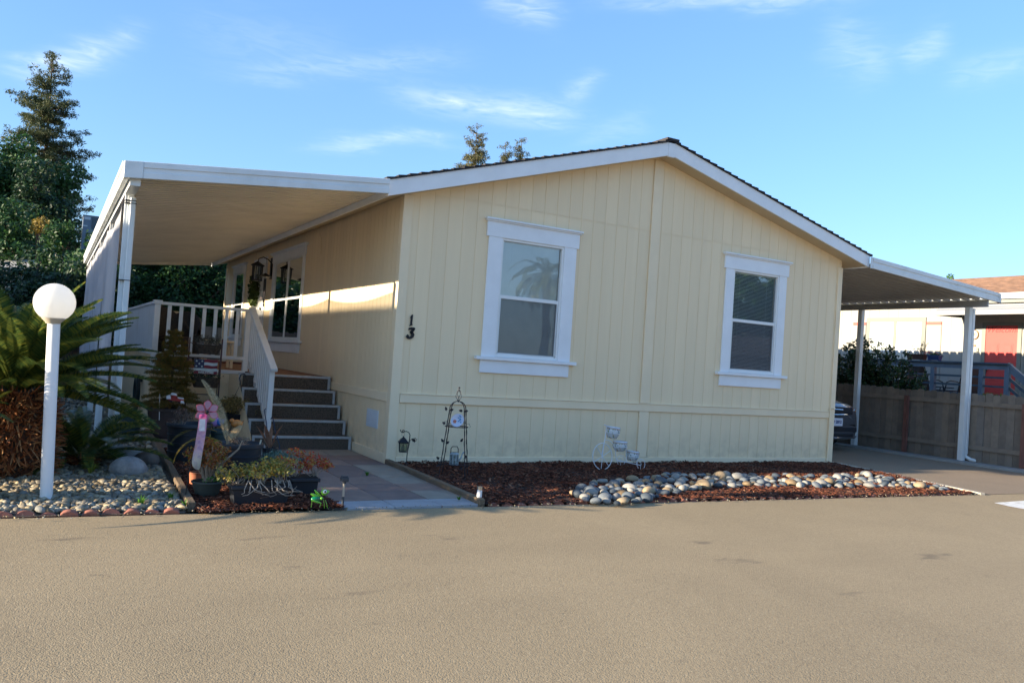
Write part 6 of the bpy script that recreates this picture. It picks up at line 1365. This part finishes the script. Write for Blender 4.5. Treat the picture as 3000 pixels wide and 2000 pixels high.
# bird and blossom ornaments on green sticks in the dark green tub
def bird(label, px, py, Y, bodyc, wingc, s=1.0):
    c = at(px, py, 'y', Y); t = thing('garden_ornament', label, 'ornament', c); TL = Euler((0, -.2, 0)).to_matrix(); A1 = mat('orn_'+bodyc[0], bodyc[1], .45, .05, 5, 60, 0); A2 = mat('orn_'+wingc[0], wingc[1], .45, .05, 5, 60, 0)
    mb = MB(); mb.ball(c, .055*s, 8, sc=(1.15, .6, .85), tilt=TL); mb.ball(c+Vector((-.05*s, 0, .03*s)), .03*s, 8); mb.add([c+Vector((.05*s, 0, .0)), c+Vector((.09*s, 0, .05*s)), c+Vector((.08*s, .01, .0)), c+Vector((.07*s, -.01, -.01))], [(0, 1, 2), (0, 1, 3)]); mb.build('figure', A1, t, smooth=True)
    mb = MB(); mb.ball(c+Vector((.035*s, -.025*s, 0)), .04*s, 6, sc=(.9, .4, .9)); mb.build('wing', A2, t, smooth=True)
    mb = MB(); mb.tube([c-Vector((0, 0, .04)), Vector((c.x-.01, c.y, .35))], .0035, 5); mb.build('stick', mat('green_stick', (.01, .16, .08), .5, .05, 5, 60, 0), t)
bY = .55
bird('lilac bird ornament with blue wing above the dark green tub', 632, 1235, bY, ('lilac', (.42, .22, .48)), ('blue', (.02, .14, .42)), 1.25)
bird('orange bird ornament beside the dried palm', 692, 1240, bY, ('orange', (.62, .22, .05)), ('orange2', (.70, .28, .07)), 1.0)
bird('coral and yellow blossom ornament beside the lilac bird', 611, 1226, bY, ('coral', (.55, .20, .18)), ('yellow', (.55, .50, .14)), 1.1)
# garden hose on its hanger on the deck side
t = thing('garden_hose', 'coiled dark garden hose hanging on the side of the deck', 'hose', (DL-.08, 3.9, .4)); HM = mat('dark_hose', (.018, .03, .035), .45, .1, 8, 60, 0)
c = at(402, 1140, 'x', DL-.08); mb = MB()
for k in range(9):
    hw = .20+.012*k; hh_ = .24+.03*math.sin(k*2.1); off = -.03-.012*(k % 4); mb.tube([(DL-.04+off, c.y+hw*math.sin(a)*(1+.0*k), c.z-.02-.03*(k % 3)+hh_*math.cos(a)) for a in [j*2*PI/28 for j in range(29)]], .011, 6, caps=False)
mb.build('coil', HM, t, smooth=True); mb = MB(); mb.box(DL-.11, DL-.022, c.y-.10, c.y+.10, c.z+.12, c.z+.17); mb.build('hanger', BLACK, t, bevel=.01)
mb = MB(); mb.tube([(DL-.10, c.y-.1, c.z-.15), (DL-.12, c.y-.12, .35), (DL-.2, c.y-.3, .28), (DL-.25, c.y-.5, .36)], .010, 6); mb.tube([(DL-.10, c.y+.05, c.z-.2), (DL-.14, c.y-.02, .35), (DL-.22, c.y-.2, .3)], .010, 6); mb.build('loose_end', mat('beige_hose', (.28, .24, .18), .5, .1, 5, 60, 0), t, smooth=True)

# green insect ornament
q = at(938, 1489, 'z', .03); IY = q.y; t = thing('insect_ornament', 'bright green metal insect ornament with a big white eye', 'ornament', (q.x, q.y, 0)); PI_ = lambda cx, cy, dy=0: at(750+cx/6.27, 1250+cy/6.27, 'y', IY+dy)
GR = mat('lime_enamel', (.16, .48, .02), .25, .1, 10, 60, 0, coat=.8); GD = mat('deep_green_enamel', (.0, .16, .06), .22, .1, 10, 60, 0, coat=.8)
def blob(mb, a, b, ra, rb, n=8): 
    pts = []; rr_ = []
    for i in range(9): s = i/8; pts.append(a+(b-a)*s); rr_.append(max(.0012, (ra+(rb-ra)*s)*math.sin(PI*(.06+.9*s))**.6))
    mb.tube(pts, rr_, n)
mb = MB(); blob(mb, PI_(1195, 1215), PI_(1352, 1180), .036, .014, 12); mb.build('head', GR, t, smooth=True, angle=60)
eyeM = mat('eye_white', (.8, .8, .8), .3, 0, 3, 60, 0)
e0 = PI_(1266, 1187, -.030); mb = MB(); mb.ball(e0, .0165, 8, sc=(1, .4, 1)); ey = mb.build('eye', eyeM, t, smooth=True); mb = MB(); mb.ball(e0+Vector((.0015, -.006, 0)), .0085, 6, sc=(1, .4, 1)); mb.build('pupil', BLACK, ey, smooth=True)
mb = MB(); blob(mb, PI_(1010, 1330), PI_(1240, 1310), .030, .022, 10); mb.build('body', GD, t, smooth=True, angle=60)
mb = MB(); blob(mb, PI_(1005, 1228), PI_(1190, 1290), .014, .012); blob(mb, PI_(1075, 1155), PI_(1195, 1290), .010, .012); blob(mb, PI_(1020, 1345, -.03), PI_(1200, 1400, -.03), .010, .010); blob(mb, PI_(1180, 1310, -.02), PI_(1230, 1310, -.02), .014, .014); mb.build('wings', GR, t, smooth=True, angle=60)
mb = MB()
for (x0, y0, x1, y1) in ((1025, 1350, 1010, 1475), (1190, 1395, 1165, 1470), (1235, 1330, 1255, 1490), (1270, 1340, 1310, 1490)): mb.tube([PI_(x0, y0), PI_((x0+x1)/2+8, (y0+y1)/2), PI_(x1, y1)], .0028, 5)
mb.tube([PI_(1225, 1150), PI_(1215, 1115), PI_(1190, 1105)], .0016, 4); mb.tube([PI_(1262, 1145), PI_(1262, 1120), PI_(1285, 1110)], .0016, 4); mb.build('legs', GR, t)
# solar path lights
def pathlight(label, px, pyb, pyt, w=.075):
    b = at(px, pyb, 'z', .02); top = at(px, pyt, 'y', b.y).z; t = thing('path_light', label, 'path light', (b.x, b.y, 0)); B3 = mat('slate_plastic', (.035, .045, .06), .5, .1, 5, 60, 0)
    mb = MB(); mb.box(b.x-w/2, b.x+w/2, b.y-w/2, b.y+w/2, top-.035, top); mb.box(b.x-w*.42, b.x+w*.42, b.y-w*.42, b.y+w*.42, top, top+.012); mb.build('head', B3, t, bevel=.004)
    mb = MB(); mb.lathe([(.018, top-.055), (.018, top-.035)], 10, (b.x, b.y, 0)); mb.lathe([(.011, 0), (.011, (top)*.42)], 10, (b.x, b.y, 0)); mb.build('stake', B3, t, smooth=True)
    mb = MB(); mb.lathe([(.0105, top*.42), (.0105, top-.055)], 10, (b.x, b.y, 0)); mb.build('tube', mat('cream_tube', (.40, .34, .27), .5, .05, 4, 60, 0), t, smooth=True)
pathlight('square headed path light with cream stem at the walkway edge', 1003, 1488, 1397, .062); pathlight('small square path light half hidden behind the red tipped jade', 879, 1398, 1340, .05)
b = at(1403, 1470, 'z', .03); t = thing('solar_light', 'short stainless cylinder light with frosted band in the mulch', 'garden light', (b.x, b.y, 0)); SS = mat('stainless', (.62, .60, .56), .25, .1, 8, 60, 0, metal=1.0); hS = .155
mb = MB(); mb.lathe([(.026, 0), (.026, hS*.38)], 20, (b.x, b.y, .02)); mb.lathe([(.027, hS*.82), (.027, hS), (.0001, hS+.002)], 20, (b.x, b.y, .02)); mb.build('casing', SS, t, smooth=True)
mb = MB(); mb.lathe([(.0245, hS*.38), (.0245, hS*.82)], 20, (b.x, b.y, .02)); mb.build('diffuser', mat('frosted_band', (.72, .72, .74), .5, 0, 3, 60, 0), t, smooth=True)

# lantern on a twisted hook by the corner
LY = -.32; PL4 = lambda cx, cy, dy=0: at(1120+cx/4.9, 1100+cy/4.9, 'y', LY+dy)
q = PL4(345, 1300); t = thing('lantern_stand', 'black lantern hanging from a twisted shepherd hook beside the house corner', 'lantern', (q.x, LY, 0))
mb = MB(); mb.tube([PL4(*p_) for p_ in [(345, 1260), (352, 1180), (360, 1090), (372, 1000), (390, 920), (398, 850), (380, 815), (345, 798), (312, 806), (288, 808), (290, 785), (308, 780), (318, 795), (305, 812), (280, 812), (266, 795), (260, 775)]], .0055, 6)
mb.tube([PL4(*p_) for p_ in [(350, 1230), (360, 1100), (385, 1000), (400, 930), (430, 905), (470, 900), (495, 912), (490, 935), (470, 925), (465, 905), (478, 893)]], .0035, 5)
for (x, y, dy) in ((275, 1315, -.02), (300, 1322, .05), (378, 1318, -.04), (330, 1310, -.08)): mb.tube([PL4(345, 1235), PL4((345+x)/2+5, 1280, dy/2), Vector((PL4(x, y).x, LY+dy, .02))], .0045, 5)
mb.build('hook_stand', BLACK, t, smooth=True)
V = [PL4(*p_, dy=-.01) for p_ in [(415, 910), (445, 905), (470, 915), (480, 935), (465, 962), (450, 945), (438, 950), (430, 930)]]; mb = MB(); mb.add(V+[v+Vector((0, .004, 0)) for v in V], [tuple(range(8)), tuple(range(15, 7, -1))]+[(i, (i+1) % 8, (i+1) % 8+8, i+8) for i in range(8)]); mb.build('metal_leaf', BLACK, t)
c = PL4(292, 1000); c0 = PL4(292, 1095); ct = PL4(300, 905); w = .062
mb = MB(); a4 = PI/4; ch = (ct.z-c0.z); R4 = Euler((0, 0, .5)).to_matrix()
mb.lathe([(.006, ch+.03), (.012, ch+.02), (.045, ch-.002), (.088, ch-.04), (.085, ch-.05), (.01, ch-.045)], 4, c0, tilt=R4); mb.lathe([(.01, 0), (.062, 0), (.062, .012), (.01, .012)], 4, c0, tilt=R4)
for k in range(4):
    for s in (0, .5): a = k*PI/2; v0 = R4 @ Vector((math.cos(a)*.058, math.sin(a)*.058, 0)); v1 = R4 @ Vector((math.cos(a+PI/2)*.058, math.sin(a+PI/2)*.058, 0)); v = v0+(v1-v0)*s; mb.tube([c0+v+Vector((0, 0, .01)), c0+v*1.15+Vector((0, 0, ch-.045))], .0035 if s == 0 else .002, 4)
mb.tube([PL4(300, 905), PL4(302, 870), PL4(280, 860), PL4(282, 825), PL4(302, 812), PL4(322, 830), PL4(320, 860), PL4(302, 870)], .0018, 4); mb.build('lantern_body', BLACK, t)
mb = MB(); mb.lathe([(.053, .014), (.060, ch-.047)], 4, c0, tilt=R4); mb.build('lantern_glass', glassmat('greenish_glass', (.55, .62, .52), 1.3), t, fix=False)
mb = MB(); mb.lathe([(.0001, .012), (.018, .012), (.018, .07), (.0001, .07)], 12, c0); mb.build('candle', mat('wax', (.7, .68, .6), .5, 0, 3, 60, 0), t, smooth=True)

# iron obelisk with leaves, a plate and a watering-can lantern on its shelves
o = at(1328, 1391, 'z', .03); OY = o.y; t = thing('garden_obelisk', 'rusty iron obelisk with leaf ornaments and two shelves before the wall', 'trellis', (o.x, OY, 0))
zz = lambda cy, cx=1090: at(1120+cx/4.9, 1100+cy/4.9, 'y', OY).z
z_sh, z_ap, z_top = zz(485, 1050), zz(365, 1068), zz(175, 1092); R0, R1 = .205, .115; ax_ = [math.radians(k) for k in (-75, 10, 105, 190)]
def legp(a, z): r = R0+(R1-R0)*z/z_sh; return Vector((o.x+r*math.cos(a), OY+r*math.sin(a), z))
for a in ax_:
    mb = MB(); pts = [legp(a, 0), legp(a, z_sh*.5), legp(a, z_sh)]
    for i in range(1, 7): s = i/6*PI/2; pts.append(Vector((o.x+R1*math.cos(s)*math.cos(a), OY+R1*math.cos(s)*math.sin(a), z_sh+(z_ap-z_sh)*math.sin(s))))
    mb.tube(pts, .0052, 6); mb.tube([legp(a, z)+Vector((.008*math.sin(z*28), .008*math.cos(z*28), 0)) for z in np.linspace(.02, z_sh, 34)], .0018, 4); mb.build('leg', RUSTY, t, smooth=True)
mb = MB()
for k in range(4):
    a = k*PI/2+.4; pts = []
    for i in range(11): s = i/10; rr_ = .034*math.sin(PI*s)**.8; pts.append(Vector((o.x+rr_*math.cos(a+s*2.2), OY+rr_*math.sin(a+s*2.2), z_ap+(z_top-.02-z_ap)*s)))
    mb.tube(pts, .003, 5)
mb.ball((o.x, OY, z_top), .012, 6); mb.ball((o.x, OY, z_ap), .012, 6); mb.build('finial', RUSTY, t, smooth=True)
zs2, zs1 = zz(730, 1050), zz(1255, 1050)
for z in (zs1, zs2):
    r = R0+(R1-R0)*z/z_sh; mb = MB(); n_ = 24
    mb.tube([Vector((o.x+r*.98*math.cos(j*2*PI/n_), OY+r*.98*math.sin(j*2*PI/n_), z)) for j in range(n_+1)], .004, 5, caps=False)
    for j in range(-3, 4): x = j*r*.28; h = math.sqrt(max(0, r*r*.95-x*x)); mb.tube([(o.x+x, OY-h, z), (o.x+x, OY+h, z)], .0022, 4)
    for a in ax_:
        c0_ = legp(a, z); d = Vector((-math.sin(a), math.cos(a), 0)); mb.tube([c0_, c0_+d*.03+Vector((0, 0, .045)), c0_+d*.07+Vector((0, 0, .045)), c0_+d*.09+Vector((0, 0, .01)), c0_+d*.075+Vector((0, 0, .0))], .0022, 4)
    mb.build('shelf', RUSTY, t, smooth=True)
def mleaf(cx, cy, s, ang, seed):
    c = at(1120+cx/4.9, 1100+cy/4.9, 'y', OY-.06+.03*(seed % 3)); r_ = random.Random(seed); ca, sa = math.cos(ang), math.sin(ang); pr = [(1.1, 0), (.6, .38), (.1, .62), (-.45, .60), (-.8, .32), (-.72, 0), (-.8, -.32), (-.45, -.60), (.1, -.62), (.6, -.38)]
    pts = [Vector((c.x+(x*ca-y*sa)*s, c.y-.25*s*abs(y)+r_.uniform(-.003, .003), c.z+(x*sa+y*ca)*s)) for x, y in pr]; mb = MB(); n_ = len(pts); back = [p_+Vector((0, .003, 0)) for p_ in pts]
    mb.add(pts+[c], [(i, (i+1) % n_, n_) for i in range(n_)]); mb.add(back+[c+Vector((0, .003, 0))], [(i, (i+1) % n_, n_) for i in range(n_)]); mb.tube([c, c+Vector((-.03*ca, .01, -.03*sa))], .002, 4); mb.build('metal_leaf', RUSTY, t)
for k, (cx, cy, an) in enumerate([(915, 475, 1.9), (995, 490, .3), (1128, 503, 3.0), (1205, 508, .2), (885, 680, 2.8), (862, 930, 2.2), (938, 958, .5), (1140, 925, .9), (797, 1182, 2.4), (800, 1285, 3.6), (1130, 1325, .4), (1195, 1160, 2.3), (1215, 1300, .4)]): mleaf(cx, cy, .024, an, k)
c = at(1120+1072/4.9, 1100+640/4.9, 'y', OY-.01); TL = Matrix.Rotation(math.radians(80), 3, 'X') @ Matrix.Rotation(.5, 3, 'Z')
t2 = thing('decorative_plate', 'oval white and blue plate with an orange flower leaning on the upper shelf', 'plate', c); mb = MB(); mb.lathe([(.0001, .004), (.05, .004), (.078, .012), (.078, .008), (.05, 0), (.0001, 0)], 28, c, sx=1.12, sy=.92, tilt=TL); mb.build('dish', mat('pale_glaze', (.62, .66, .80), .25, .05, 8, 60, 0, coat=.6), t2, smooth=True)
mb = MB(); f_ = at(1120+1042/4.9, 1100+655/4.9, 'y', OY-.024)
for k in range(5): a = k*1.257+.3; mb.ball(f_+Vector((.013*math.cos(a), 0, .013*math.sin(a))), .0085, 5, sc=(1, .3, 1))
mb.build('painted_flower', mat('flower_orange', (.62, .16, .06), .4, .1, 20, 60, 0), t2, smooth=True)
mb = MB(); f_ = at(1120+1125/4.9, 1100+610/4.9, 'y', OY-.022)
for k in range(7): mb.ball(f_+Vector((-.01+.016*math.sin(k*2.3), 0, .03-k*.013)), .011, 5, sc=(1, .25, .7))
mb.build('painted_border', mat('glaze_blue', (.08, .32, .58), .35, .15, 20, 60, 0), t2, smooth=True)
c = at(1120+1025/4.9, 1100+1285/4.9, 'y', OY); t2 = thing('watering_can_lantern', 'small pale watering can shaped lantern on the lower shelf', 'lantern', c); EN = mat('pale_blue_enamel', (.36, .42, .44), .4, .25, 25, 60, .001)
hW = .135; mb = MB()
mb.lathe([(.0001, .004), (.056, .004), (.056, .012), (.05, .014)], 8, c); mb.lathe([(.05, hW-.012), (.056, hW-.010), (.056, hW), (.04, hW+.012), (.035, hW+.012)], 8, c)
for k in range(8): a = k*PI/4; mb.bar(c+Vector((math.cos(a)*.05, math.sin(a)*.05, .01)), c+Vector((math.cos(a)*.05, math.sin(a)*.05, hW)), .008, .008)
mb.tube([c+Vector((.05, 0, .05)), c+Vector((.085, 0, .08)), c+Vector((.10, 0, .13)), c+Vector((.12, 0, .15))], [.012, .009, .007, .012], 7); mb.build('can', EN, t2)
mb = MB(); mb.lathe([(.046, .012), (.046, hW-.01)], 8, c); mb.build('patterned_panels', mat('leafy_enamel', (.20, .25, .24), .35, .55, 60, 90, .002), t2, fix=False)
mb = MB(); mb.tube([c+Vector((-.05, 0, hW-.03)), c+Vector((-.048, 0, hW+.06)), c+Vector((-.03, 0, hW+.08)), c+Vector((.03, 0, hW+.08)), c+Vector((.045, 0, hW+.05)), c+Vector((.045, 0, hW))], .005, 6); mb.build('can_handle', RUSTY, t2, smooth=True)

# white tricycle plant stand with three painted bowls
o = at(1758, 1376, 'z', .03); TY = o.y; C5 = lambda cx, cy, dy=0: at(1700+cx/8.71, 1220+cy/8.71, 'y', TY+dy); WM = mat('white_wire', (.72, .74, .78), .45, .05, 5, 60, 0)
t = thing('tricycle_plant_stand', 'white wire tricycle plant stand in the mulch against the wall', 'plant stand', (o.x, TY, 0))
def hoop(pts, r_=.0045, dy=0): return [C5(x, y, dy) for x, y in pts]
def wheel(cx, cy, rx, ry, dy, gap, spokes, r_):
    mb = MB(); n_ = 40; pts = []
    for i in range(n_+1):
        a = -PI/2-gap+(-(2*PI-2*gap))*i/n_; pts.append(C5(cx+rx*math.cos(a), cy-ry*math.sin(a), dy))
    mb.tube(pts, r_, 6); w_ = mb.build('wheel', WM, t, smooth=True)
    mb = MB()
    for a in spokes: mb.tube([C5(cx, cy, dy), C5(cx+rx*math.cos(a), cy-ry*math.sin(a), dy)], r_*.75, 5)
    mb.build('spokes', WM, w_)
wheel(565, 1015, 245, 338, 0, .28, [math.radians(k) for k in (28, 128, 205, 262, 312, 80)], .0055)
wheel(1040, 1115, 105, 125, .28, .75, [math.radians(k) for k in (90, 200, 262, 340)], .004); wheel(1548, 1215, 102, 130, -.02, .75, [math.radians(k) for k in (90, 262)], .004)
mb = MB(); mb.tube([C5(*p_) for p_ in [(675, 235), (655, 400), (630, 580), (605, 700), (575, 900), (555, 1020)]], .006, 6); mb.tube([C5(*p_) for p_ in [(590, 700), (560, 900), (550, 1015)]], .004, 5); mb.tube([C5(610, 205, -.06), C5(675, 235, 0), C5(720, 240, .08)], .007, 6)
mb.tube([C5(*p_) for p_ in [(630, 590), (720, 598), (790, 640), (845, 700), (880, 790), (905, 950), (915, 1080), (935, 1120)]], .005, 6); mb.tube([C5(935, 1120), C5(1200, 1165), C5(1430, 1215), C5(1530, 1240)], .005, 6); mb.tube([C5(935, 1120), C5(920, 1110, .2), C5(1040, 1115, .28)], .004, 6); mb.tube([C5(1180, 1160), C5(1180, 1060), C5(1165, 830), C5(1165, 800)], .0045, 6); mb.tube([C5(1440, 1215), C5(1445, 1060)], .0045, 6); mb.build('frame', WM, t, smooth=True)
bowlM = []
def patterned(name, seed):
    m, nt, b_, out = newmat(name); v = coords(nt); vo = node(nt, 'ShaderNodeTexVoronoi'); vo.inputs['Scale'].default_value = 34; nt.links.new(v, vo.inputs['Vector'])
    k = ramp(nt, vo.outputs['Distance'], [(.30, (1, 1, 1)), (.42, (0, 0, 0))]); g = ramp(nt, noise(nt, v, 9+seed, 2), [(.34, (0, 0, 0)), (.44, (1, 1, 1))]); mu = mixc(nt, 1.0, k, g, 'MULTIPLY'); hs_ = node(nt, 'ShaderNodeSeparateColor'); nt.links.new(vo.outputs['Color'], hs_.inputs[0])
    pc = ramp(nt, hs_.outputs[0], [(.2, (.60, .12, .05)), (.4, (.55, .40, .10)), (.6, (.05, .25, .30)), (.8, (.15, .28, .08)), (.9, (.08, .12, .35))]); c_ = mixc(nt, mu, (.62, .66, .68), pc); nt.links.new(c_, b_.inputs['Base Color']); b_.inputs['Roughness'].default_value = .2; b_.inputs['Coat Weight'].default_value = .6; return m
GOLD = mat('gilded_band', (.32, .20, .09), .35, .1, 5, 60, 0)
for k, (cx, cy, rr_, hh_, lab, dirt_) in enumerate([(848, 255, .098, .155, 'painted white bowl highest on the tricycle stand', True), (1020, 620, .100, .135, 'painted white bowl in the middle of the tricycle stand', True), (1345, 870, .092, .135, 'painted white bowl lowest on the tricycle stand, holding tiny plants', True)]):
    c = C5(cx, cy, .02); tl = Euler((.0, .10 if k != 1 else .02, 0)).to_matrix(); t3 = thing('painted_bowl', lab, 'bowl', c, 'painted bowls on the tricycle stand'); mb = MB(); mb.lathe([(.0001, -hh_), (rr_*.55, -hh_), (rr_*.62, -hh_*.97), (rr_*.90, -hh_*.65), (rr_*.99, -hh_*.35), (rr_*.96, -hh_*.18)], 32, c, tilt=tl); mb.build('bowl', patterned('painted_glaze_%d' % k, k*3), t3, smooth=True, fix=False)
    mb = MB(); mb.lathe([(rr_*.96, -hh_*.18), (rr_*.99, -hh_*.15), (rr_*1.0, -hh_*.05), (rr_*.93, 0), (rr_*.86, 0), (rr_*.85, -.03)], 32, c, tilt=tl); mb.build('rim', mat('white_glaze', (.66, .70, .76), .2, .02, 5, 60, 0, coat=.6), t3, smooth=True, fix=False)
    mb = MB(); mb.lathe([(rr_*.965, -hh_*.215), (rr_*1.005, -hh_*.20), (rr_*1.005, -hh_*.165), (rr_*.97, -hh_*.15)], 32, c, tilt=tl); mb.build('gilt_band', GOLD, t3, smooth=True)
    mb = MB(); mb.disc(c+tl @ Vector((0, 0, -.028)), rr_*.86, 24, tilt=tl); mb.build('soil', SOIL, t3, fix=False)
    if k == 2: P, N = cloud([c+Vector((dx, -.03, -.01)) for dx in (-.04, 0, .04)], [.025]*3, 40000, np.random.RandomState(3), .5, .2); V, F = leaf_arrays(P, .008, np.random.RandomState(4)); npmesh('tiny_plants', V, F, JADE_R, t3)
    mb = MB(); z_ = -hh_*.55; q_ = [c+tl @ Vector(((rr_*.99)*math.cos(j*PI/16), (rr_*.99)*math.sin(j*PI/16), z_)) for j in range(33)]; mb.tube(q_, .004, 5, caps=False); mb.build('holder_ring', WM, t)

# things by the front door
def loopwreath(): 
    c = Vector((-.07, 8.25, 2.50)); t = thing('door_wreath', 'leafy green wreath hanging on the front door', 'wreath', c); rs = np.random.RandomState(77); cs = [(c.x+rs.randn()*.01, c.y+.19*math.cos(a), c.z+.27*math.sin(a)) for a in np.linspace(0, 6.28, 30)]
    P, N = cloud(cs, [.085]*30, 9000, rs, 1, .2); V, F = leaf_arrays(P, .026, rs, .2); npmesh('leaves', V, F, leafmat('wreath_leaves', (.025, .055, .012), (.11, .15, .035), .25), t); mb = MB(); mb.tube([(c.x+.01, c.y+.19*math.cos(a), c.z+.27*math.sin(a)) for a in np.linspace(0, 6.28, 30)], .02, 6); mb.build('ring', BARK, t)
loopwreath()
c = at(778, 806, 'x', -.35); t = thing('wind_chime', 'dark wind chime with butterfly shapes hanging near the front door', 'wind chime', c)
mb = MB(); mb.lathe([(.002, .04), (.12, -.02), (.11, -.03), (.01, -.03)], 6, c); mb.tube([c+Vector((0, 0, .03)), c+Vector((0, 0, .35))], .002, 4); mb.build('chime_roof', BLACK, t)
for k, (dy, z0, L) in enumerate(((-.06, -.06, .38), (-.02, -.07, .50), (.03, -.07, .44), (.07, -.06, .34))): mb = MB(); mb.tube([c+Vector((0, dy, z0)), c+Vector((0, dy, z0-L))], .010, 6); mb.tube([c+Vector((0, dy, 0)), c+Vector((0, dy, z0))], .0015, 4); mb.build('chime_tube', BLACK, t)
mb = MB()
for (dy, z) in ((-.12, -.30), (.10, -.42), (-.14, -.56), (.12, -.62), (.0, -.95), (.02, -1.12), (-.03, -1.28)):
    for s in (-1, 1): mb.add([c+Vector((-.01, dy, z)), c+Vector((-.03, dy+s*.06, z+.035)), c+Vector((-.03, dy+s*.06, z-.02)), c+Vector((-.01, dy+s*.02, z-.035))], [(0, 1, 2, 3)])
mb.tube([c+Vector((0, 0, -.5)), c+Vector((0, 0, -1.3))], .002, 4); mb.build('butterflies', RUSTY, t, fix=False)

# furniture on the deck, seen through the pickets
def wicker(label, x, y, rz):
    t = thing('wicker_armchair', label, 'armchair', (0, 0, 0), 'wicker armchairs on the deck'); WK = mat('dark_wicker', (.035, .028, .024), .7, .4, 60, 120, .004); n_ = 18; V, F = [], []
    for i in range(n_+1):
        a = PI*i/n_; hgt = .62+.34*math.sin(a)**1.2
        for (r_, z) in ((.33, .30), (.35, hgt-.03), (.37, hgt), (.40, hgt-.03), (.38, .12)): V.append((r_*math.cos(a), r_*math.sin(a)*.95, z))
    for i in range(n_):
        for j in range(4): q_ = i*5+j; F.append((q_, q_+5, q_+6, q_+1))
    polymesh('back', V, F, WK, t); mb = MB(); mb.box(-.33, .33, -.30, .30, .12, .36); mb.build('seat', WK, t, bevel=.03, seg=2); mb = MB(); mb.box(-.30, .30, -.30, .24, .365, .46); mb.build('cushion', mat('dark_cushion', (.05, .04, .04), .9, .1, 6, 60, .001), t, bevel=.03, seg=2)
    for sx in (-1, 1):
        for sy in (-1, 1): mb = MB(); mb.tube([(sx*.28, sy*.25, .13), (sx*.30, sy*.27, 0)], .018, 6); mb.build('leg', WK, t)
    t.location = (x, y, DZ); t.rotation_euler = (0, 0, rz); return t
wicker('round backed dark wicker armchair behind the left end of the picket rail', -2.02, 5.0, .5); wicker('dark wicker armchair farther back on the deck by the rear railing', -1.65, 6.9, -.5)
t = thing('side_table', 'low cream side table behind the deck rail', 'side table', (-1.35, 4.4, DZ)); TBM = mat('cream_plastic', (.62, .52, .36), .5, .05, 5, 60, 0); mb = MB(); mb.box(-1.60, -1.12, 4.2, 4.6, DZ+.40, DZ+.44); mb.build('tabletop', TBM, t, bevel=.012, seg=2)
for sx in (-1.56, -1.16):
    for sy in (4.24, 4.56): mb = MB(); mb.box(sx-.02, sx+.02, sy-.02, sy+.02, DZ, DZ+.40); mb.build('leg', TBM, t)
mb = MB(); mb.box(-1.0, -.35, 7.3, 7.9, DZ+.002, DZ+.014); mb.solo('door_mat', mat('dark_red_mat', (.08, .012, .012), .95, .2, 30, 90, .003), 'dark red door mat on the deck floor', 'door mat', loc=(-.7, 7.6, DZ))
